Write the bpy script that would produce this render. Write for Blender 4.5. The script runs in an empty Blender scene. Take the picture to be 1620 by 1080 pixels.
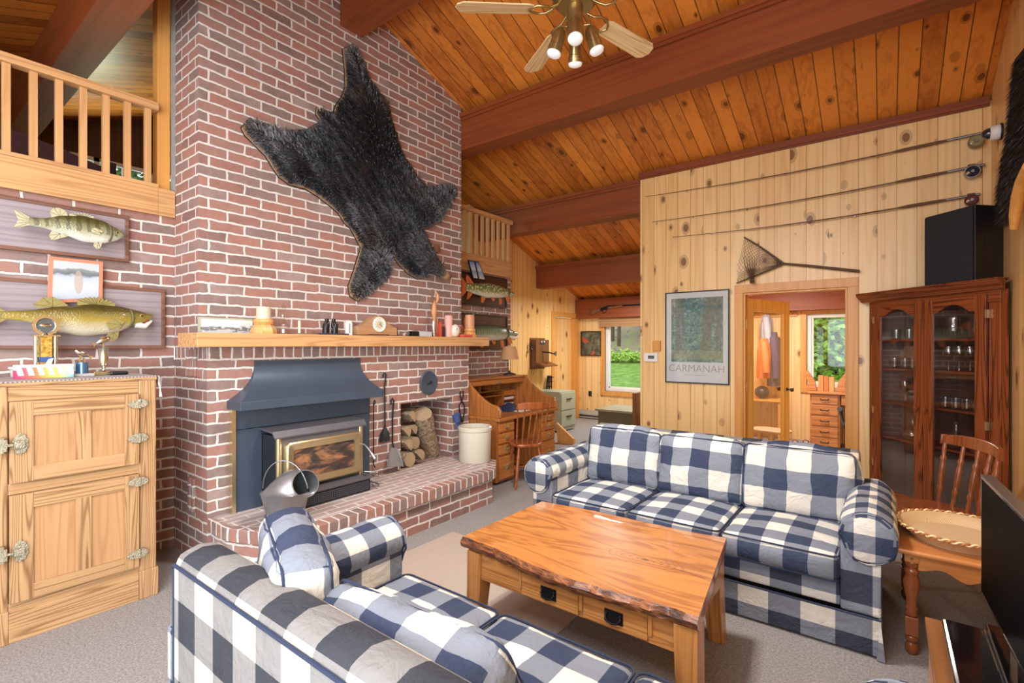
import bpy, bmesh, math, random
from mathutils import Vector, Matrix, noise
random.seed(7)
sc = bpy.context.scene
C = bpy.context.scene.collection
PI = math.pi
# ---------------------------------------------------------------- camera
F = 779.0
HEAD = math.radians(37.1)
CH, SH = math.cos(HEAD), math.sin(HEAD)
cam = bpy.data.objects.new('camera', bpy.data.cameras.new('camera')); C.objects.link(cam)
cam.data.sensor_width = 36; cam.data.lens = F/1620*36
cam.data.shift_y = 5/1620; cam.data.clip_start = .05
cam.location = (0, 0, 1.5); cam.rotation_euler = (PI/2, 0, HEAD)
sc.camera = cam
# ---------------------------------------------------------------- world, lights, exposure
w = bpy.data.worlds.new('world'); sc.world = w; w.use_nodes = True
bg = w.node_tree.nodes['Background']
bg.inputs[0].default_value = (.86, .93, 1, 1); bg.inputs[1].default_value = 2.3
def area(name, loc, rot, sx, sy, power, col=(1, 1, 1)):
    l = bpy.data.lights.new(name, 'AREA'); l.shape = 'RECTANGLE'; l.size = sx; l.size_y = sy
    l.energy = power; l.color = col
    o = bpy.data.objects.new(name, l); o.location = loc; o.rotation_euler = rot; C.objects.link(o); return o
# daylight through the window wall behind the camera, the east windows and loft windows, plus added fills
COOL = (.82, .92, 1)
area('daylight_south', (-1.1, -2.9, 1.75), (PI/2, 0, 0), 3.4, 2.3, 90, COOL)
area('daylight_east', (.69, -1.45, 1.5), (0, PI/2, 0), 1.8, 1.8, 160, COOL)
area('added_fill_roof', (-1.3, -.75, 3.30), (math.radians(19.8), 0, 0), 2.6, 1.3, 120, COOL)  # added overhead fill behind the camera; the roof is not cut here
area('added_fill_hall', (-3.6, 7.6, 2.35), (0, 0, 0), .5, .5, 45, (1, .97, .92))  # added fill panel under the hall ceiling, no fixture modelled
area('added_fill_mudroom', (-1.3, 7.4, 2.39), (0, 0, 0), .6, .6, 60, (1, .97, .92))  # added fill to brighten the mudroom, stands for no known lamp
area('daylight_loft', (-8.0, 2.2, 3.4), (0, -PI/2, 0), .7, .8, 24, (.85, 1, .7))
area('daylight_loft_south', (-6.3, -2.6, 3.0), (PI/2, 0, 0), 2.2, .6, 40, (.9, 1, .85))
sc.view_settings.view_transform = 'Standard'; sc.view_settings.look = 'None'
sc.view_settings.exposure = 0.2; sc.view_settings.gamma = 1; sc.view_settings.use_curve_mapping = False
sc.cycles.use_denoising = True
sc.cycles.max_bounces = 8; sc.cycles.diffuse_bounces = 5; sc.cycles.glossy_bounces = 3
sc.cycles.transmission_bounces = 8; sc.cycles.transparent_max_bounces = 8
sc.cycles.caustics_reflective = False; sc.cycles.caustics_refractive = False
sc.cycles.sample_clamp_indirect = 6

# ---------------------------------------------------------------- survey helpers (points of the room from the plan of the photo)
def ray(px, py):
    t = (px-810)/F
    return Vector((-SH+t*CH, CH+t*SH, -(py-545)/F))
def onX(px, py, v): d = ray(px, py); return Vector((0, 0, 1.5))+d*(v/d.x)
def onY(px, py, v): d = ray(px, py); return Vector((0, 0, 1.5))+d*(v/d.y)
def onZ(px, py, v): d = ray(px, py); return Vector((0, 0, 1.5))+d*((v-1.5)/d.z)
def ceil_z(y): return 4.69-.36*abs(y-2.6)

# ---------------------------------------------------------------- mesh builder
class MB:
    def __init__(s, M=None): s.v = []; s.f = []; s.uv = {}; s.M = M or Matrix()
    def add(s, vs, fs, uvs=None):
        n = len(s.v); s.v += [s.M @ Vector(p) for p in vs]
        for i, f in enumerate(fs):
            if uvs: s.uv[len(s.f)] = uvs[i]
            s.f.append([n+k for k in f])
        return s
    def box(s, x0, x1, y0, y1, z0, z1):
        if x0 > x1: x0, x1 = x1, x0
        if y0 > y1: y0, y1 = y1, y0
        if z0 > z1: z0, z1 = z1, z0
        return s.add([(x0,y0,z0),(x1,y0,z0),(x1,y1,z0),(x0,y1,z0),(x0,y0,z1),(x1,y0,z1),(x1,y1,z1),(x0,y1,z1)],
              [(0,3,2,1),(4,5,6,7),(0,1,5,4),(1,2,6,5),(2,3,7,6),(3,0,4,7)])
    def bar(s, a, b, w, h, up=(0,0,1), w2=None, h2=None):
        a, b = Vector(a), Vector(b); d = (b-a).normalized(); up = Vector(up)
        if abs(d.dot(up)) > .99: up = Vector((1,0,0))
        r = d.cross(up).normalized(); u = r.cross(d)
        w2 = w if w2 is None else w2; h2 = h if h2 is None else h2
        vs = []
        for p, ww, hh in ((a,w,h),(b,w2,h2)):
            for i, j in ((-1,-1),(1,-1),(1,1),(-1,1)): vs.append(p+r*(i*ww/2)+u*(j*hh/2))
        return s.add(vs, [(0,3,2,1)[::-1],(4,5,6,7)[::-1],(0,1,5,4)[::-1],(1,2,6,5)[::-1],(2,3,7,6)[::-1],(3,0,4,7)[::-1]])
    def prism(s, poly, axis, a, b):
        """poly of 2D points; axis 'x': (y,z), 'y': (x,z), 'z': (x,y)"""
        def P(p, t): return {'x': (t,p[0],p[1]), 'y': (p[0],t,p[1]), 'z': (p[0],p[1],t)}[axis]
        n = len(poly)
        ar = sum(poly[i][0]*poly[(i+1)%n][1]-poly[(i+1)%n][0]*poly[i][1] for i in range(n))
        if (ar < 0): poly = poly[::-1]
        if axis == 'y': poly = poly[::-1]
        if a > b: a, b = b, a
        return s.add([P(p,a) for p in poly]+[P(p,b) for p in poly],
            [tuple(range(n))[::-1], tuple(range(n,2*n))]+[(i,(i+1)%n,n+(i+1)%n,n+i) for i in range(n)])
    def tube(s, pts, r, seg=8, caps=True, closed=False):
        pts = [Vector(p) for p in pts]; n = len(pts); rs = r if isinstance(r,(list,tuple)) else [r]*n
        vs = []; up = None
        for i, p in enumerate(pts):
            if closed: d = (pts[(i+1)%n]-pts[i-1])
            else: d = (pts[min(i+1,n-1)]-pts[max(i-1,0)])
            d = d.normalized() if d.length > 1e-9 else Vector((0,0,1))
            if up is None: up = Vector((0,0,1)) if abs(d.z) < .9 else Vector((1,0,0))
            x = d.cross(up)
            x = x.normalized() if x.length > 1e-6 else Vector((1,0,0))
            y = x.cross(d).normalized(); up = y
            for k in range(seg):
                a = 2*PI*k/seg; vs.append(p+(x*math.cos(a)+y*math.sin(a))*rs[i])
        fs = []
        for i in range(n if closed else n-1):
            for k in range(seg):
                a = i*seg+k; b = i*seg+(k+1)%seg; j = ((i+1)%n)*seg
                fs.append((a, b, j+(k+1)%seg, j+k))
        if caps and not closed: fs += [tuple(range(seg))[::-1], tuple(range((n-1)*seg, n*seg))]
        return s.add(vs, fs)
    def lathe(s, c, prof, seg=24, axis='z', sx=1, sy=1):
        c = Vector(c); vs = []; n = len(prof)
        for r, z in prof:
            for k in range(seg):
                a = 2*PI*k/seg; x, y = r*math.cos(a)*sx, r*math.sin(a)*sy
                vs.append(c+Vector({'z': (x,y,z), 'x': (z,x,y), 'y': (y,z,x)}[axis]))
        fs = []
        for i in range(n-1):
            for k in range(seg):
                fs.append((i*seg+k, i*seg+(k+1)%seg, (i+1)*seg+(k+1)%seg, (i+1)*seg+k))
        if prof[0][0] > 1e-4: fs.append(tuple(range(seg))[::-1])
        if prof[-1][0] > 1e-4: fs.append(tuple(range((n-1)*seg, n*seg)))
        return s.add(vs, fs)
    def ball(s, c, rx, ry=None, rz=None, seg=16, rings=10):
        ry = ry or rx; rz = rz or rx; c = Vector(c)
        vs = [c+Vector((0,0,-rz))]
        for i in range(1, rings):
            t = -PI/2+PI*i/rings
            for k in range(seg):
                a = 2*PI*k/seg; vs.append(c+Vector((math.cos(t)*math.cos(a)*rx, math.cos(t)*math.sin(a)*ry, math.sin(t)*rz)))
        vs.append(c+Vector((0,0,rz))); fs = []
        for k in range(seg): fs.append((0, 1+(k+1)%seg, 1+k))
        for i in range(rings-2):
            for k in range(seg):
                a = 1+i*seg; fs.append((a+k, a+(k+1)%seg, a+seg+(k+1)%seg, a+seg+k))
        a = 1+(rings-2)*seg
        for k in range(seg): fs.append((a+k, a+(k+1)%seg, len(vs)-1))
        return s.add(vs, fs)
    def sheet(s, grid):
        """grid[i][j] of points"""
        n, m = len(grid), len(grid[0])
        return s.add([p for r in grid for p in r], [(i*m+j, (i+1)*m+j, (i+1)*m+j+1, i*m+j+1) for i in range(n-1) for j in range(m-1)])
    def cushion(s, cx, cy, cz, w, d, h, r=.05, bulge=.02, seg=12, wr=.004, seed=0, uo=(0,0)):
        """soft rounded box with flat cloth UVs per face"""
        H = (w/2, d/2, h/2)
        for ax in range(3):
            for sg in (-1, 1):
                a1, a2 = (ax+1)%3, (ax+2)%3
                n1 = seg if H[a1] > .12 else 5; n2 = seg if H[a2] > .12 else 5
                vs = []; uv = []
                for i in range(n1+1):
                    for j in range(n2+1):
                        p = [0,0,0]
                        # denser near the rim
                        u = math.sin((i/n1-.5)*PI)*.35+(i/n1-.5)*2*.65; v = math.sin((j/n2-.5)*PI)*.35+(j/n2-.5)*2*.65
                        p[ax] = sg*H[ax]; p[a1] = u*H[a1]; p[a2] = v*H[a2]
                        q = [max(-(H[k]-r), min(H[k]-r, p[k])) for k in range(3)]
                        dd = Vector([p[k]-q[k] for k in range(3)])
                        dd = dd.normalized()*r if dd.length > 1e-9 else dd
                        o = Vector(q)+dd
                        c = 1
                        for k in range(3): c *= 1 if k == ax else (1-(p[k]/H[k])**2)
                        o[ax] += sg*bulge*c
                        nz = noise.noise_vector(o*7+Vector((seed*3.1,seed*1.7,0)))
                        o += nz*wr*2+noise.noise_vector(Vector((o.x*22,o.y*22,o.z*22))+Vector((seed,)*3))*wr
                        vs.append((o.x+cx, o.y+cy, o.z+cz))
                        x, y, z = p
                        uv.append({0:(y,z),1:(x,z),2:(x,y)}[ax])
                fs = []; us = []
                m = n2+1
                for i in range(n1):
                    for j in range(n2):
                        f = (i*m+j, (i+1)*m+j, (i+1)*m+j+1, i*m+j+1)
                        if sg < 0: f = f[::-1]
                        fs.append(f); us.append([(uv[k][0]+uo[0], uv[k][1]+uo[1]) for k in f])
                s.add(vs, fs, us)
        return s

def wm(o):
    m = o.matrix_basis.copy()
    return wm(o.parent) @ m if o.parent else m

def obj(name, mb, mat, parent=None, local=False, smooth=None, bevel=0, sub=0, keep=False, weld=False):
    vs = mb.v
    origin = Vector((0,0,0))
    if parent is not None and not local:
        inv = wm(parent).inverted(); vs = [inv @ p for p in vs]
    elif parent is None and not keep and not local:
        lo = [min(p[k] for p in vs) for k in range(3)]; hi = [max(p[k] for p in vs) for k in range(3)]
        origin = Vector(((lo[0]+hi[0])/2, (lo[1]+hi[1])/2, lo[2])); vs = [p-origin for p in vs]
    me = bpy.data.meshes.new(name); me.from_pydata([tuple(p) for p in vs], [], mb.f)
    uvl = me.uv_layers.new(name='uv')
    d = uvl.data
    for p in me.polygons:
        if p.index in mb.uv:
            for li, c in zip(p.loop_indices, mb.uv[p.index]): d[li].uv = c
        else:
            n = p.normal; a = max(range(3), key=lambda k: abs(n[k]))
            for li, vi in zip(p.loop_indices, p.vertices):
                co = vs[vi]+origin
                d[li].uv = (co.y, co.z) if a == 0 else ((co.x, co.z) if a == 1 else (co.y, co.x))
    if smooth:
        me.polygons.foreach_set('use_smooth', [True]*len(me.polygons))
        if weld or smooth < 180: pass
        try: me.set_sharp_from_angle(angle=math.radians(smooth))
        except Exception: pass
    me.materials.append(mat)
    o = bpy.data.objects.new(name, me); C.objects.link(o)
    if parent: o.parent = parent
    else: o.location = origin
    if weld:
        m = o.modifiers.new('weld', 'WELD'); m.merge_threshold = .0008
    if bevel:
        m = o.modifiers.new('bevel', 'BEVEL'); m.width = bevel; m.segments = 2; m.limit_method = 'ANGLE'; m.angle_limit = math.radians(40)
    if sub:
        m = o.modifiers.new('sub', 'SUBSURF'); m.levels = m.render_levels = sub
    return o
def tag(o, label, cat, group=None):
    o['label'] = label; o['category'] = cat
    if group: o['group'] = group
    return o
def thing(name, label, cat, loc=(0,0,0), rz=0, group=None):
    o = bpy.data.objects.new(name, None); C.objects.link(o); o.empty_display_size = .1
    o.location = loc; o.rotation_euler = (0,0,rz)
    return tag(o, label, cat, group)
def struct(name, mb, mat, **k):
    o = obj(name, mb, mat, keep=True, **k); o['kind'] = 'structure'; return o
def dup(root, loc, rz, label, group=None):
    r = root.copy(); C.objects.link(r); r.location = loc; r.rotation_euler = (0,0,rz); r['label'] = label
    if group: r['group'] = group
    kids = [o for o in list(C.objects) if o.parent == root]
    for ch in kids:
        c = ch.copy(); C.objects.link(c); c.parent = r
        for g in [o for o in list(C.objects) if o.parent == ch]:
            d = g.copy(); C.objects.link(d); d.parent = c
    return r

# ---------------------------------------------------------------- materials
def srgb(r, g, b):
    f = lambda c: (c/255/12.92) if c/255 <= .04045 else ((c/255+.055)/1.055)**2.4
    return (f(r), f(g), f(b), 1)
class NT:
    def __init__(s, name):
        s.m = bpy.data.materials.new(name); s.m.use_nodes = True; s.t = s.m.node_tree
        s.b = s.t.nodes['Principled BSDF']
    def n(s, ty, **k):
        x = s.t.nodes.new(ty)
        for a, v in k.items(): setattr(x, a, v)
        return x
    def l(s, a, b): s.t.links.new(a, b)
    def put(s, inp, v):
        if hasattr(v, 'links') or isinstance(v, bpy.types.NodeSocket): s.l(v, inp)
        else: inp.default_value = v
    def math(s, op, a, b=None, c=None):
        x = s.n('ShaderNodeMath', operation=op); s.put(x.inputs[0], a)
        if b is not None: s.put(x.inputs[1], b)
        if c is not None: s.put(x.inputs[2], c)
        return x.outputs[0]
    def mix(s, f, a, b, mode='MIX'):
        x = s.n('ShaderNodeMix', data_type='RGBA', blend_type=mode); s.put(x.inputs[0], f); s.put(x.inputs[6], a); s.put(x.inputs[7], b)
        return x.outputs[2]
    def ramp(s, f, stops, interp='LINEAR'):
        x = s.n('ShaderNodeValToRGB'); s.put(x.inputs[0], f); e = x.color_ramp.elements; x.color_ramp.interpolation = interp
        while len(e) > 1: e.remove(e[-1])
        e[0].position = stops[0][0]; e[0].color = stops[0][1]
        for p, c in stops[1:]: q = e.new(p); q.color = c
        return x.outputs[0]
    def comb(s, x, y, z):
        c = s.n('ShaderNodeCombineXYZ'); s.put(c.inputs[0], x); s.put(c.inputs[1], y); s.put(c.inputs[2], z); return c.outputs[0]
    def noise(s, v, scale=1, detail=3, rough=.5, dist=0):
        x = s.n('ShaderNodeTexNoise'); s.put(x.inputs['Vector'], v); x.inputs['Scale'].default_value = scale
        x.inputs['Detail'].default_value = detail; x.inputs['Roughness'].default_value = rough; x.inputs['Distortion'].default_value = dist
        return x.outputs[0]
    def sep(s, which='Object'):
        t = s.n('ShaderNodeTexCoord'); x = s.n('ShaderNodeSeparateXYZ'); s.l(t.outputs[which], x.inputs[0]); return t.outputs[which], x.outputs
    def bump(s, h, strength=.3, dist=.01):
        x = s.n('ShaderNodeBump'); x.inputs['Strength'].default_value = strength; x.inputs['Distance'].default_value = dist
        s.l(h, x.inputs['Height']); s.l(x.outputs[0], s.b.inputs['Normal'])
    def col(s, c): s.put(s.b.inputs['Base Color'], c)
    def set(s, rough=.5, metal=0, coat=0, spec=None, **k):
        s.b.inputs['Roughness'].default_value = rough; s.b.inputs['Metallic'].default_value = metal
        s.b.inputs['Coat Weight'].default_value = coat; s.b.inputs['Coat Roughness'].default_value = .05
        if spec is not None: s.b.inputs['Specular IOR Level'].default_value = spec
        for a, v in k.items(): s.b.inputs[a].default_value = v
        return s.m
_cache = {}
def plain(name, rgb, rough=.5, metal=0, coat=0, var=.12, bump=0, nscale=20, **k):
    if name in _cache: return _cache[name]
    t = NT(name); v, _ = t.sep(); f = t.noise(v, nscale, 4)
    c = srgb(*rgb)
    t.col(t.mix(f, tuple(x*(1-var) for x in c[:3])+(1,), tuple(min(1,x*(1+var)) for x in c[:3])+(1,)))
    if bump: t.bump(t.noise(v, nscale*4, 3), bump)
    _cache[name] = t.set(rough, metal, coat, **k); return t.m
def wood(name, light, dark, axis='x', across=None, plank=0, knots=0, rings=7, rough=.45, coat=0, gap=.02, vary=.5, scale=1, gapcol=(40,22,10), ringamt=.5, knotcol=(80,40,18), bump=.15, kscale=1, off=0):
    if name in _cache: return _cache[name]
    t = NT(name); v, S = t.sep()
    ix = 'xyz'.index(axis); ac = 'xyz'.index(across) if across else [k for k in (0,1,2) if k != ix][0]
    th = 3-ix-ac
    a, b, c = S[ix], S[ac], S[th]
    L, D = srgb(*light), srgb(*dark)
    if plank:
        q = t.math('ADD', t.math('DIVIDE', b, plank), 100.37+off); idx = t.math('FLOOR', q); fr = t.math('SUBTRACT', q, idx)
        wn = t.n('ShaderNodeTexWhiteNoise', noise_dimensions='1D'); t.l(idx, wn.inputs['W']); rnd = wn.outputs['Value']
        oa = t.math('MULTIPLY', rnd, 37.3); oc = t.math('MULTIPLY', idx, 1.713)
        a = t.math('ADD', a, oa); c2 = t.math('ADD', c, oc)
    else: c2 = c; rnd = None
    g = t.noise(t.comb(t.math('MULTIPLY', a, .9*scale), t.math('MULTIPLY', b, 60*scale), t.math('MULTIPLY', c2, 60*scale)), 1, 3, .6)
    big = t.noise(t.comb(t.math('MULTIPLY', a, .45*scale), t.math('MULTIPLY', b, 10*scale), t.math('MULTIPLY', c2, 10*scale)), 1, 1.5, .4, 0)
    ring = t.math('SINE', t.math('MULTIPLY', big, rings*6.28))
    ring = t.math('MULTIPLY_ADD', ring, .5, .5); ring = t.math('POWER', ring, 3.5)
    f = t.math('ADD', t.math('MULTIPLY', ring, ringamt), t.math('MULTIPLY', g, .75))
    f = t.math('SUBTRACT', f, .18)
    if rnd is not None: f = t.math('ADD', f, t.math('MULTIPLY', t.math('SUBTRACT', rnd, .5), vary))
    col = t.mix(t.math('MINIMUM', t.math('MAXIMUM', f, 0), 1), L, D)
    h = g
    if knots:
        vo = t.n('ShaderNodeTexVoronoi'); vo.inputs['Scale'].default_value = 1; vo.inputs['Randomness'].default_value = 1
        t.l(t.comb(t.math('MULTIPLY', a, 4.6*kscale), t.math('MULTIPLY', b, 7*kscale), t.math('MULTIPLY', t.math('FLOOR', c2) if False else t.math('MULTIPLY', oc if plank else 0.0, 1.0), 1.0)), vo.inputs['Vector'])
        d = vo.outputs['Distance']
        wn2 = t.n('ShaderNodeTexWhiteNoise', noise_dimensions='3D'); t.l(vo.outputs['Position'], wn2.inputs['Vector'])
        rad = t.math('MULTIPLY', t.math('POWER', wn2.outputs['Value'], 3.0), .17*knots)
        k1 = t.math('LESS_THAN', d, rad)
        soft = t.math('MULTIPLY', t.math('LESS_THAN', d, t.math('MULTIPLY', rad, 1.7)), .35)
        kk = t.math('MAXIMUM', t.math('MULTIPLY', k1, .85), soft)
        col = t.mix(kk, col, srgb(*knotcol))
    if plank:
        e = t.math('MINIMUM', fr, t.math('SUBTRACT', 1, fr)); gp = t.math('LESS_THAN', e, gap)
        col = t.mix(t.math('MULTIPLY', gp, .8), col, srgb(*gapcol))
        h = t.math('SUBTRACT', t.math('MULTIPLY', g, .1), gp)
    t.col(col); t.bump(h, bump, .004)
    _cache[name] = t.set(rough, 0, coat); return t.m

def brick_mat(name, tall=False, topf=False):
    t = NT(name); tc = t.n('ShaderNodeTexCoord'); uv = tc.outputs['UV']; ob = tc.outputs['Object']
    nz = t.n('ShaderNodeTexNoise'); nz.inputs['Scale'].default_value = 13; nz.inputs['Detail'].default_value = 4; t.l(ob, nz.inputs['Vector'])
    vm = t.n('ShaderNodeVectorMath', operation='MULTIPLY_ADD'); t.l(nz.outputs['Color'], vm.inputs[0]); vm.inputs[1].default_value = (.022,.022,0); t.l(uv, vm.inputs[2])
    src = vm.outputs[0]
    if tall:
        sx = t.n('ShaderNodeSeparateXYZ'); t.l(src, sx.inputs[0]); src = t.comb(t.math('ADD', sx.outputs[1], .05), sx.outputs[0], 0)
    br = t.n('ShaderNodeTexBrick'); t.l(src, br.inputs['Vector'])
    br.inputs['Scale'].default_value = 1; br.inputs['Brick Width'].default_value = .243; br.inputs['Row Height'].default_value = .0748
    br.inputs['Mortar Size'].default_value = .0088; br.inputs['Mortar Smooth'].default_value = .25; br.offset = .5
    if tall: br.offset = 0
    br.inputs['Color1'].default_value = (0,0,0,1); br.inputs['Color2'].default_value = (1,1,1,1); br.inputs['Mortar'].default_value = (.5,.5,.5,1)
    fine = t.noise(ob, 45, 4, .65); mid = t.noise(ob, 2.2, 3, .6)
    val = t.math('ADD', br.outputs['Color'], t.math('MULTIPLY', t.math('SUBTRACT', mid, .5), .8))
    c = t.ramp(val, [(0, srgb(116,86,80)), (.15, srgb(158,106,92)), (.4, srgb(182,120,100)), (.58, srgb(168,124,110)), (.72, srgb(140,122,118)), (.85, srgb(120,102,98)), (1, srgb(172,152,144))])
    c = t.mix(t.math('MULTIPLY', fine, .55), c, srgb(186,164,156)) 
    c = t.mix(t.math('MULTIPLY', t.noise(ob, 12, 4, .7), .5), c, srgb(104,72,66))
    mort = t.mix(t.noise(ob, 30, 3), srgb(206,200,194), srgb(234,228,222))
    if topf: c = t.mix(t.math('MULTIPLY_ADD', t.noise(ob, 5, 4), .5, .25), c, srgb(200,188,186))
    c = t.mix(br.outputs['Fac'], c, mort)
    t.col(c)
    h = t.math('SUBTRACT', t.math('MULTIPLY', t.noise(ob, 38, 4, .7), .35), br.outputs['Fac'])
    t.bump(h, .9, .010)
    return t.set(.85)
def plaid(name, a=.13, warm=0, off=(0,0), dark=(32,46,76), mid=(124,131,142), light=(224,220,208)):
    if name in _cache: return _cache[name]
    t = NT(name); v, S = t.sep('UV'); ob, _ = t.sep('Object')
    def st(x, o):
        q = t.math('FRACT', t.math('ADD', t.math('DIVIDE', x, 2*a), 50+o)); return t.math('LESS_THAN', q, .5)
    su, sv = st(S[0], off[0]), st(S[1], off[1])
    k = t.math('ADD', su, sv)
    c = t.ramp(t.math('MULTIPLY', k, .5), [(0, srgb(*light)), (.3, srgb(*mid)), (.75, srgb(*dark))], 'CONSTANT')
    c2 = t.mix(t.math('MULTIPLY', t.math('ADD', t.noise(t.comb(t.math('MULTIPLY',S[0],300), t.math('MULTIPLY',S[1],60),0),1,2), t.noise(ob, 5, 2)), .14), c, srgb(120,125,135))
    t.col(c2); t.bump(t.math('ADD', t.math('MULTIPLY', t.noise(ob, 9, 4, .6, .6), 1.0), t.math('MULTIPLY', t.noise(ob, 300, 1), .03)), .6, .03)
    _cache[name] = t.set(.85, spec=.2); return t.m
def glassmat(name='clear_glass', tint=(1,1,1,1), rough=0.0, ior=1.45):
    if name in _cache: return _cache[name]
    t = NT(name); t.b.inputs['Base Color'].default_value = tint
    _cache[name] = t.set(rough); t.b.inputs['Transmission Weight'].default_value = 1; t.b.inputs['IOR'].default_value = ior
    return t.m
def panemat(name='pane_glass', refl=.08, rough=.02):
    """thin window glass: mostly see-through with a mirror-like sheen"""
    if name in _cache: return _cache[name]
    t = NT(name); t.t.nodes.remove(t.b)
    tr = t.n('ShaderNodeBsdfTransparent'); gl = t.n('ShaderNodeBsdfGlossy'); gl.inputs['Roughness'].default_value = rough
    fr = t.n('ShaderNodeLayerWeight'); fr.inputs[0].default_value = .5; mx = t.n('ShaderNodeMixShader')
    t.l(t.math('ADD', t.math('MULTIPLY', t.math('POWER', fr.outputs[1], 4.0), .8), refl+.03), mx.inputs[0]); t.l(tr.outputs[0], mx.inputs[1]); t.l(gl.outputs[0], mx.inputs[2])
    out = [x for x in t.t.nodes if x.type == 'OUTPUT_MATERIAL'][0]; t.l(mx.outputs[0], out.inputs[0])
    _cache[name] = t.m; return t.m
M = {}
M['brick'] = brick_mat('brick'); M['brick_soldier'] = brick_mat('brick_soldier', tall=True); M['brick_hearth'] = brick_mat('brick_hearth', topf=True)
M['pine_wall_x'] = wood('pine_planks_x', (248,214,154), (222,168,100), 'z', 'x', .142, knots=1.5, rings=4, rough=.35, gap=.016, vary=.4, ringamt=.3, gapcol=(150,100,52), knotcol=(112,60,28))
M['pine_wall_y'] = wood('pine_planks_y', (244,206,140), (216,160,90), 'z', 'y', .142, knots=1.5, rings=4, rough=.35, gap=.016, vary=.4, ringamt=.3, gapcol=(140,92,46), knotcol=(104,54,24))
M['ceiling'] = wood('ceiling_planks', (234,146,58), (166,86,30), 'y', 'x', .142, knots=1.5, rings=3, rough=.38, gap=.03, vary=.9, ringamt=.3, gapcol=(60,26,10), knotcol=(78,32,12))
M['beam'] = wood('stained_beam', (150,76,34), (100,46,20), 'x', 'z', 0, rings=3, rough=.5, ringamt=.3)
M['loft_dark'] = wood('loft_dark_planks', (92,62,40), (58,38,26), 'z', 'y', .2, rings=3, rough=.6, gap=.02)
M['casing'] = wood('casing_pine', (228,168,92), (198,132,62), 'z', 'x', 0, rings=3, rough=.4, ringamt=.3)
M['oak_rail'] = wood('oak_rail', (216,170,118), (168,120,74), 'y', 'z', 0, rings=9, rough=.4, ringamt=.5)
M['oak_rail_v'] = wood('oak_rail_v', (216,170,118), (176,126,78), 'z', 'y', 0, rings=4, rough=.4, ringamt=.3)
M['white'] = plain('white_paint', (235,236,234), .4, var=.03)
M['black'] = plain('black_plastic', (18,18,20), .35, var=.1)
M['brass'] = plain('brass', (226,208,164), .3, .9, var=.1)
M['chrome'] = plain('chrome', (150,150,154), .32, .9, var=.05)
M['iron'] = plain('black_iron', (40,40,44), .5, .7, var=.3)
t = NT('carpet'); v, S = t.sep()
c = t.ramp(t.noise(v, 90, 5, .8), [(.3, srgb(112,110,110)), (.5, srgb(166,164,163)), (.7, srgb(206,206,206))])
c = t.mix(t.math('MULTIPLY', t.noise(v, 1.3, 3), .25), c, srgb(150,136,122)); t.col(c); t.bump(t.noise(v, 160, 4, .8), .8, .012); M['carpet'] = t.set(.95, spec=.1)
# ================================================================ THE SETTING
struct('floor', MB().box(-8.4, .95, -3.1, 9.15, -.12, 0), M['carpet'])
mb = MB()
for ya, yb in ((-3.2, 2.6), (2.6, 9.2)):
    mb.prism([(ya, ceil_z(ya)), (yb, ceil_z(yb)), (yb, ceil_z(yb)+.12), (ya, ceil_z(ya)+.12)], 'x', -8.4, .95)
struct('ceiling', mb, M['ceiling'])
# beams
BT = .44
for i, yb in enumerate((.9, 2.52, 4.07, 5.70, 7.32, 8.72)):
    y1 = yb+(.22 if i != 3 else .2)
    zb = min(ceil_z(yb), ceil_z(y1)) - .40 if i != 1 else 4.285
    zt = min(ceil_z(yb), ceil_z(y1)) if i != 1 else 4.61
    if i == 5: y1 = 8.95; zb = 2.03; zt = ceil_z(y1)
    def B(xa, xb):
        m = MB().box(xa, xb, yb, y1, zb, zt)
        # cover mould along the top of the south face
        if i not in (0, 1, 5):
            m.box(xa, xb, yb-.035, yb, zt-.045, zt); m.box(xa, xb, yb-.02, yb, zt-.075, zt-.045)
        return m
    if i == 1: struct('ceiling_beam', B(-3.785, .70), M['beam'])
    elif i == 2: struct('ceiling_beam', B(-8.3, .70), M['beam'])
    elif i == 3: struct('ceiling_beam', MB().box(-8.3,-2.36,yb,y1,zb,zt).box(-8.3,-2.36,yb-.035,yb,zt-.045,zt).box(-8.3,-2.36,yb-.02,yb,zt-.075,zt-.045), M['beam'])
    elif i in (4, 5): struct('ceiling_beam', B(-4.99, -2.37), M['beam'])
    else: struct('ceiling_beam', B(-8.3, .70), M['beam'])
# mudroom lintel board above its window
struct('ceiling_beam', MB().box(-2.2, .70, 8.72, 8.95, 2.03, 2.40), M['beam'])
# brick west wall, in two lengths either side of the chimney
struct('wall_west', MB().box(-4.5, -4.23, -3.1, 1.41, 0, 2.44).box(-4.5, -4.23, 4.075, 5.56, 0, 2.44), M['brick'])
# loft deck and its walls
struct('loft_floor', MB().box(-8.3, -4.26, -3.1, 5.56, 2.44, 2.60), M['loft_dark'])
def gable(x0, x1, ya, yb, zlo):
    pts = [(ya, zlo), (yb, zlo), (yb, ceil_z(yb)-.002)]
    if ya < 2.6 < yb: pts.append((2.6, 4.688))
    pts.append((ya, ceil_z(ya)-.002)); return MB().prism(pts, 'x', x0, x1)
wy0, wy1, wz0, wz1 = 1.55, 2.75, 2.9, 3.93
mb = gable(-8.3, -8.2, -3.1, wy0, 2.6); g = gable(-8.3, -8.2, wy1, 5.6, 2.6); mb.add(g.v, g.f)
mb.box(-8.3, -8.2, wy0, wy1, 2.6, wz0); mb.prism([(wy0, wz1), (wy1, wz1), (wy1, ceil_z(wy1)-.002), (2.6, 4.688), (wy0, ceil_z(wy0)-.002)], 'x', -8.3, -8.2)
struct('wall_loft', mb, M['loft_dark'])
mb = MB()
for k in range(5):
    y = wy0+k*(wy1-wy0)/4; mb.box(-8.2, -8.17, y-.03, y+.03, wz0, wz1)
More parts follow.
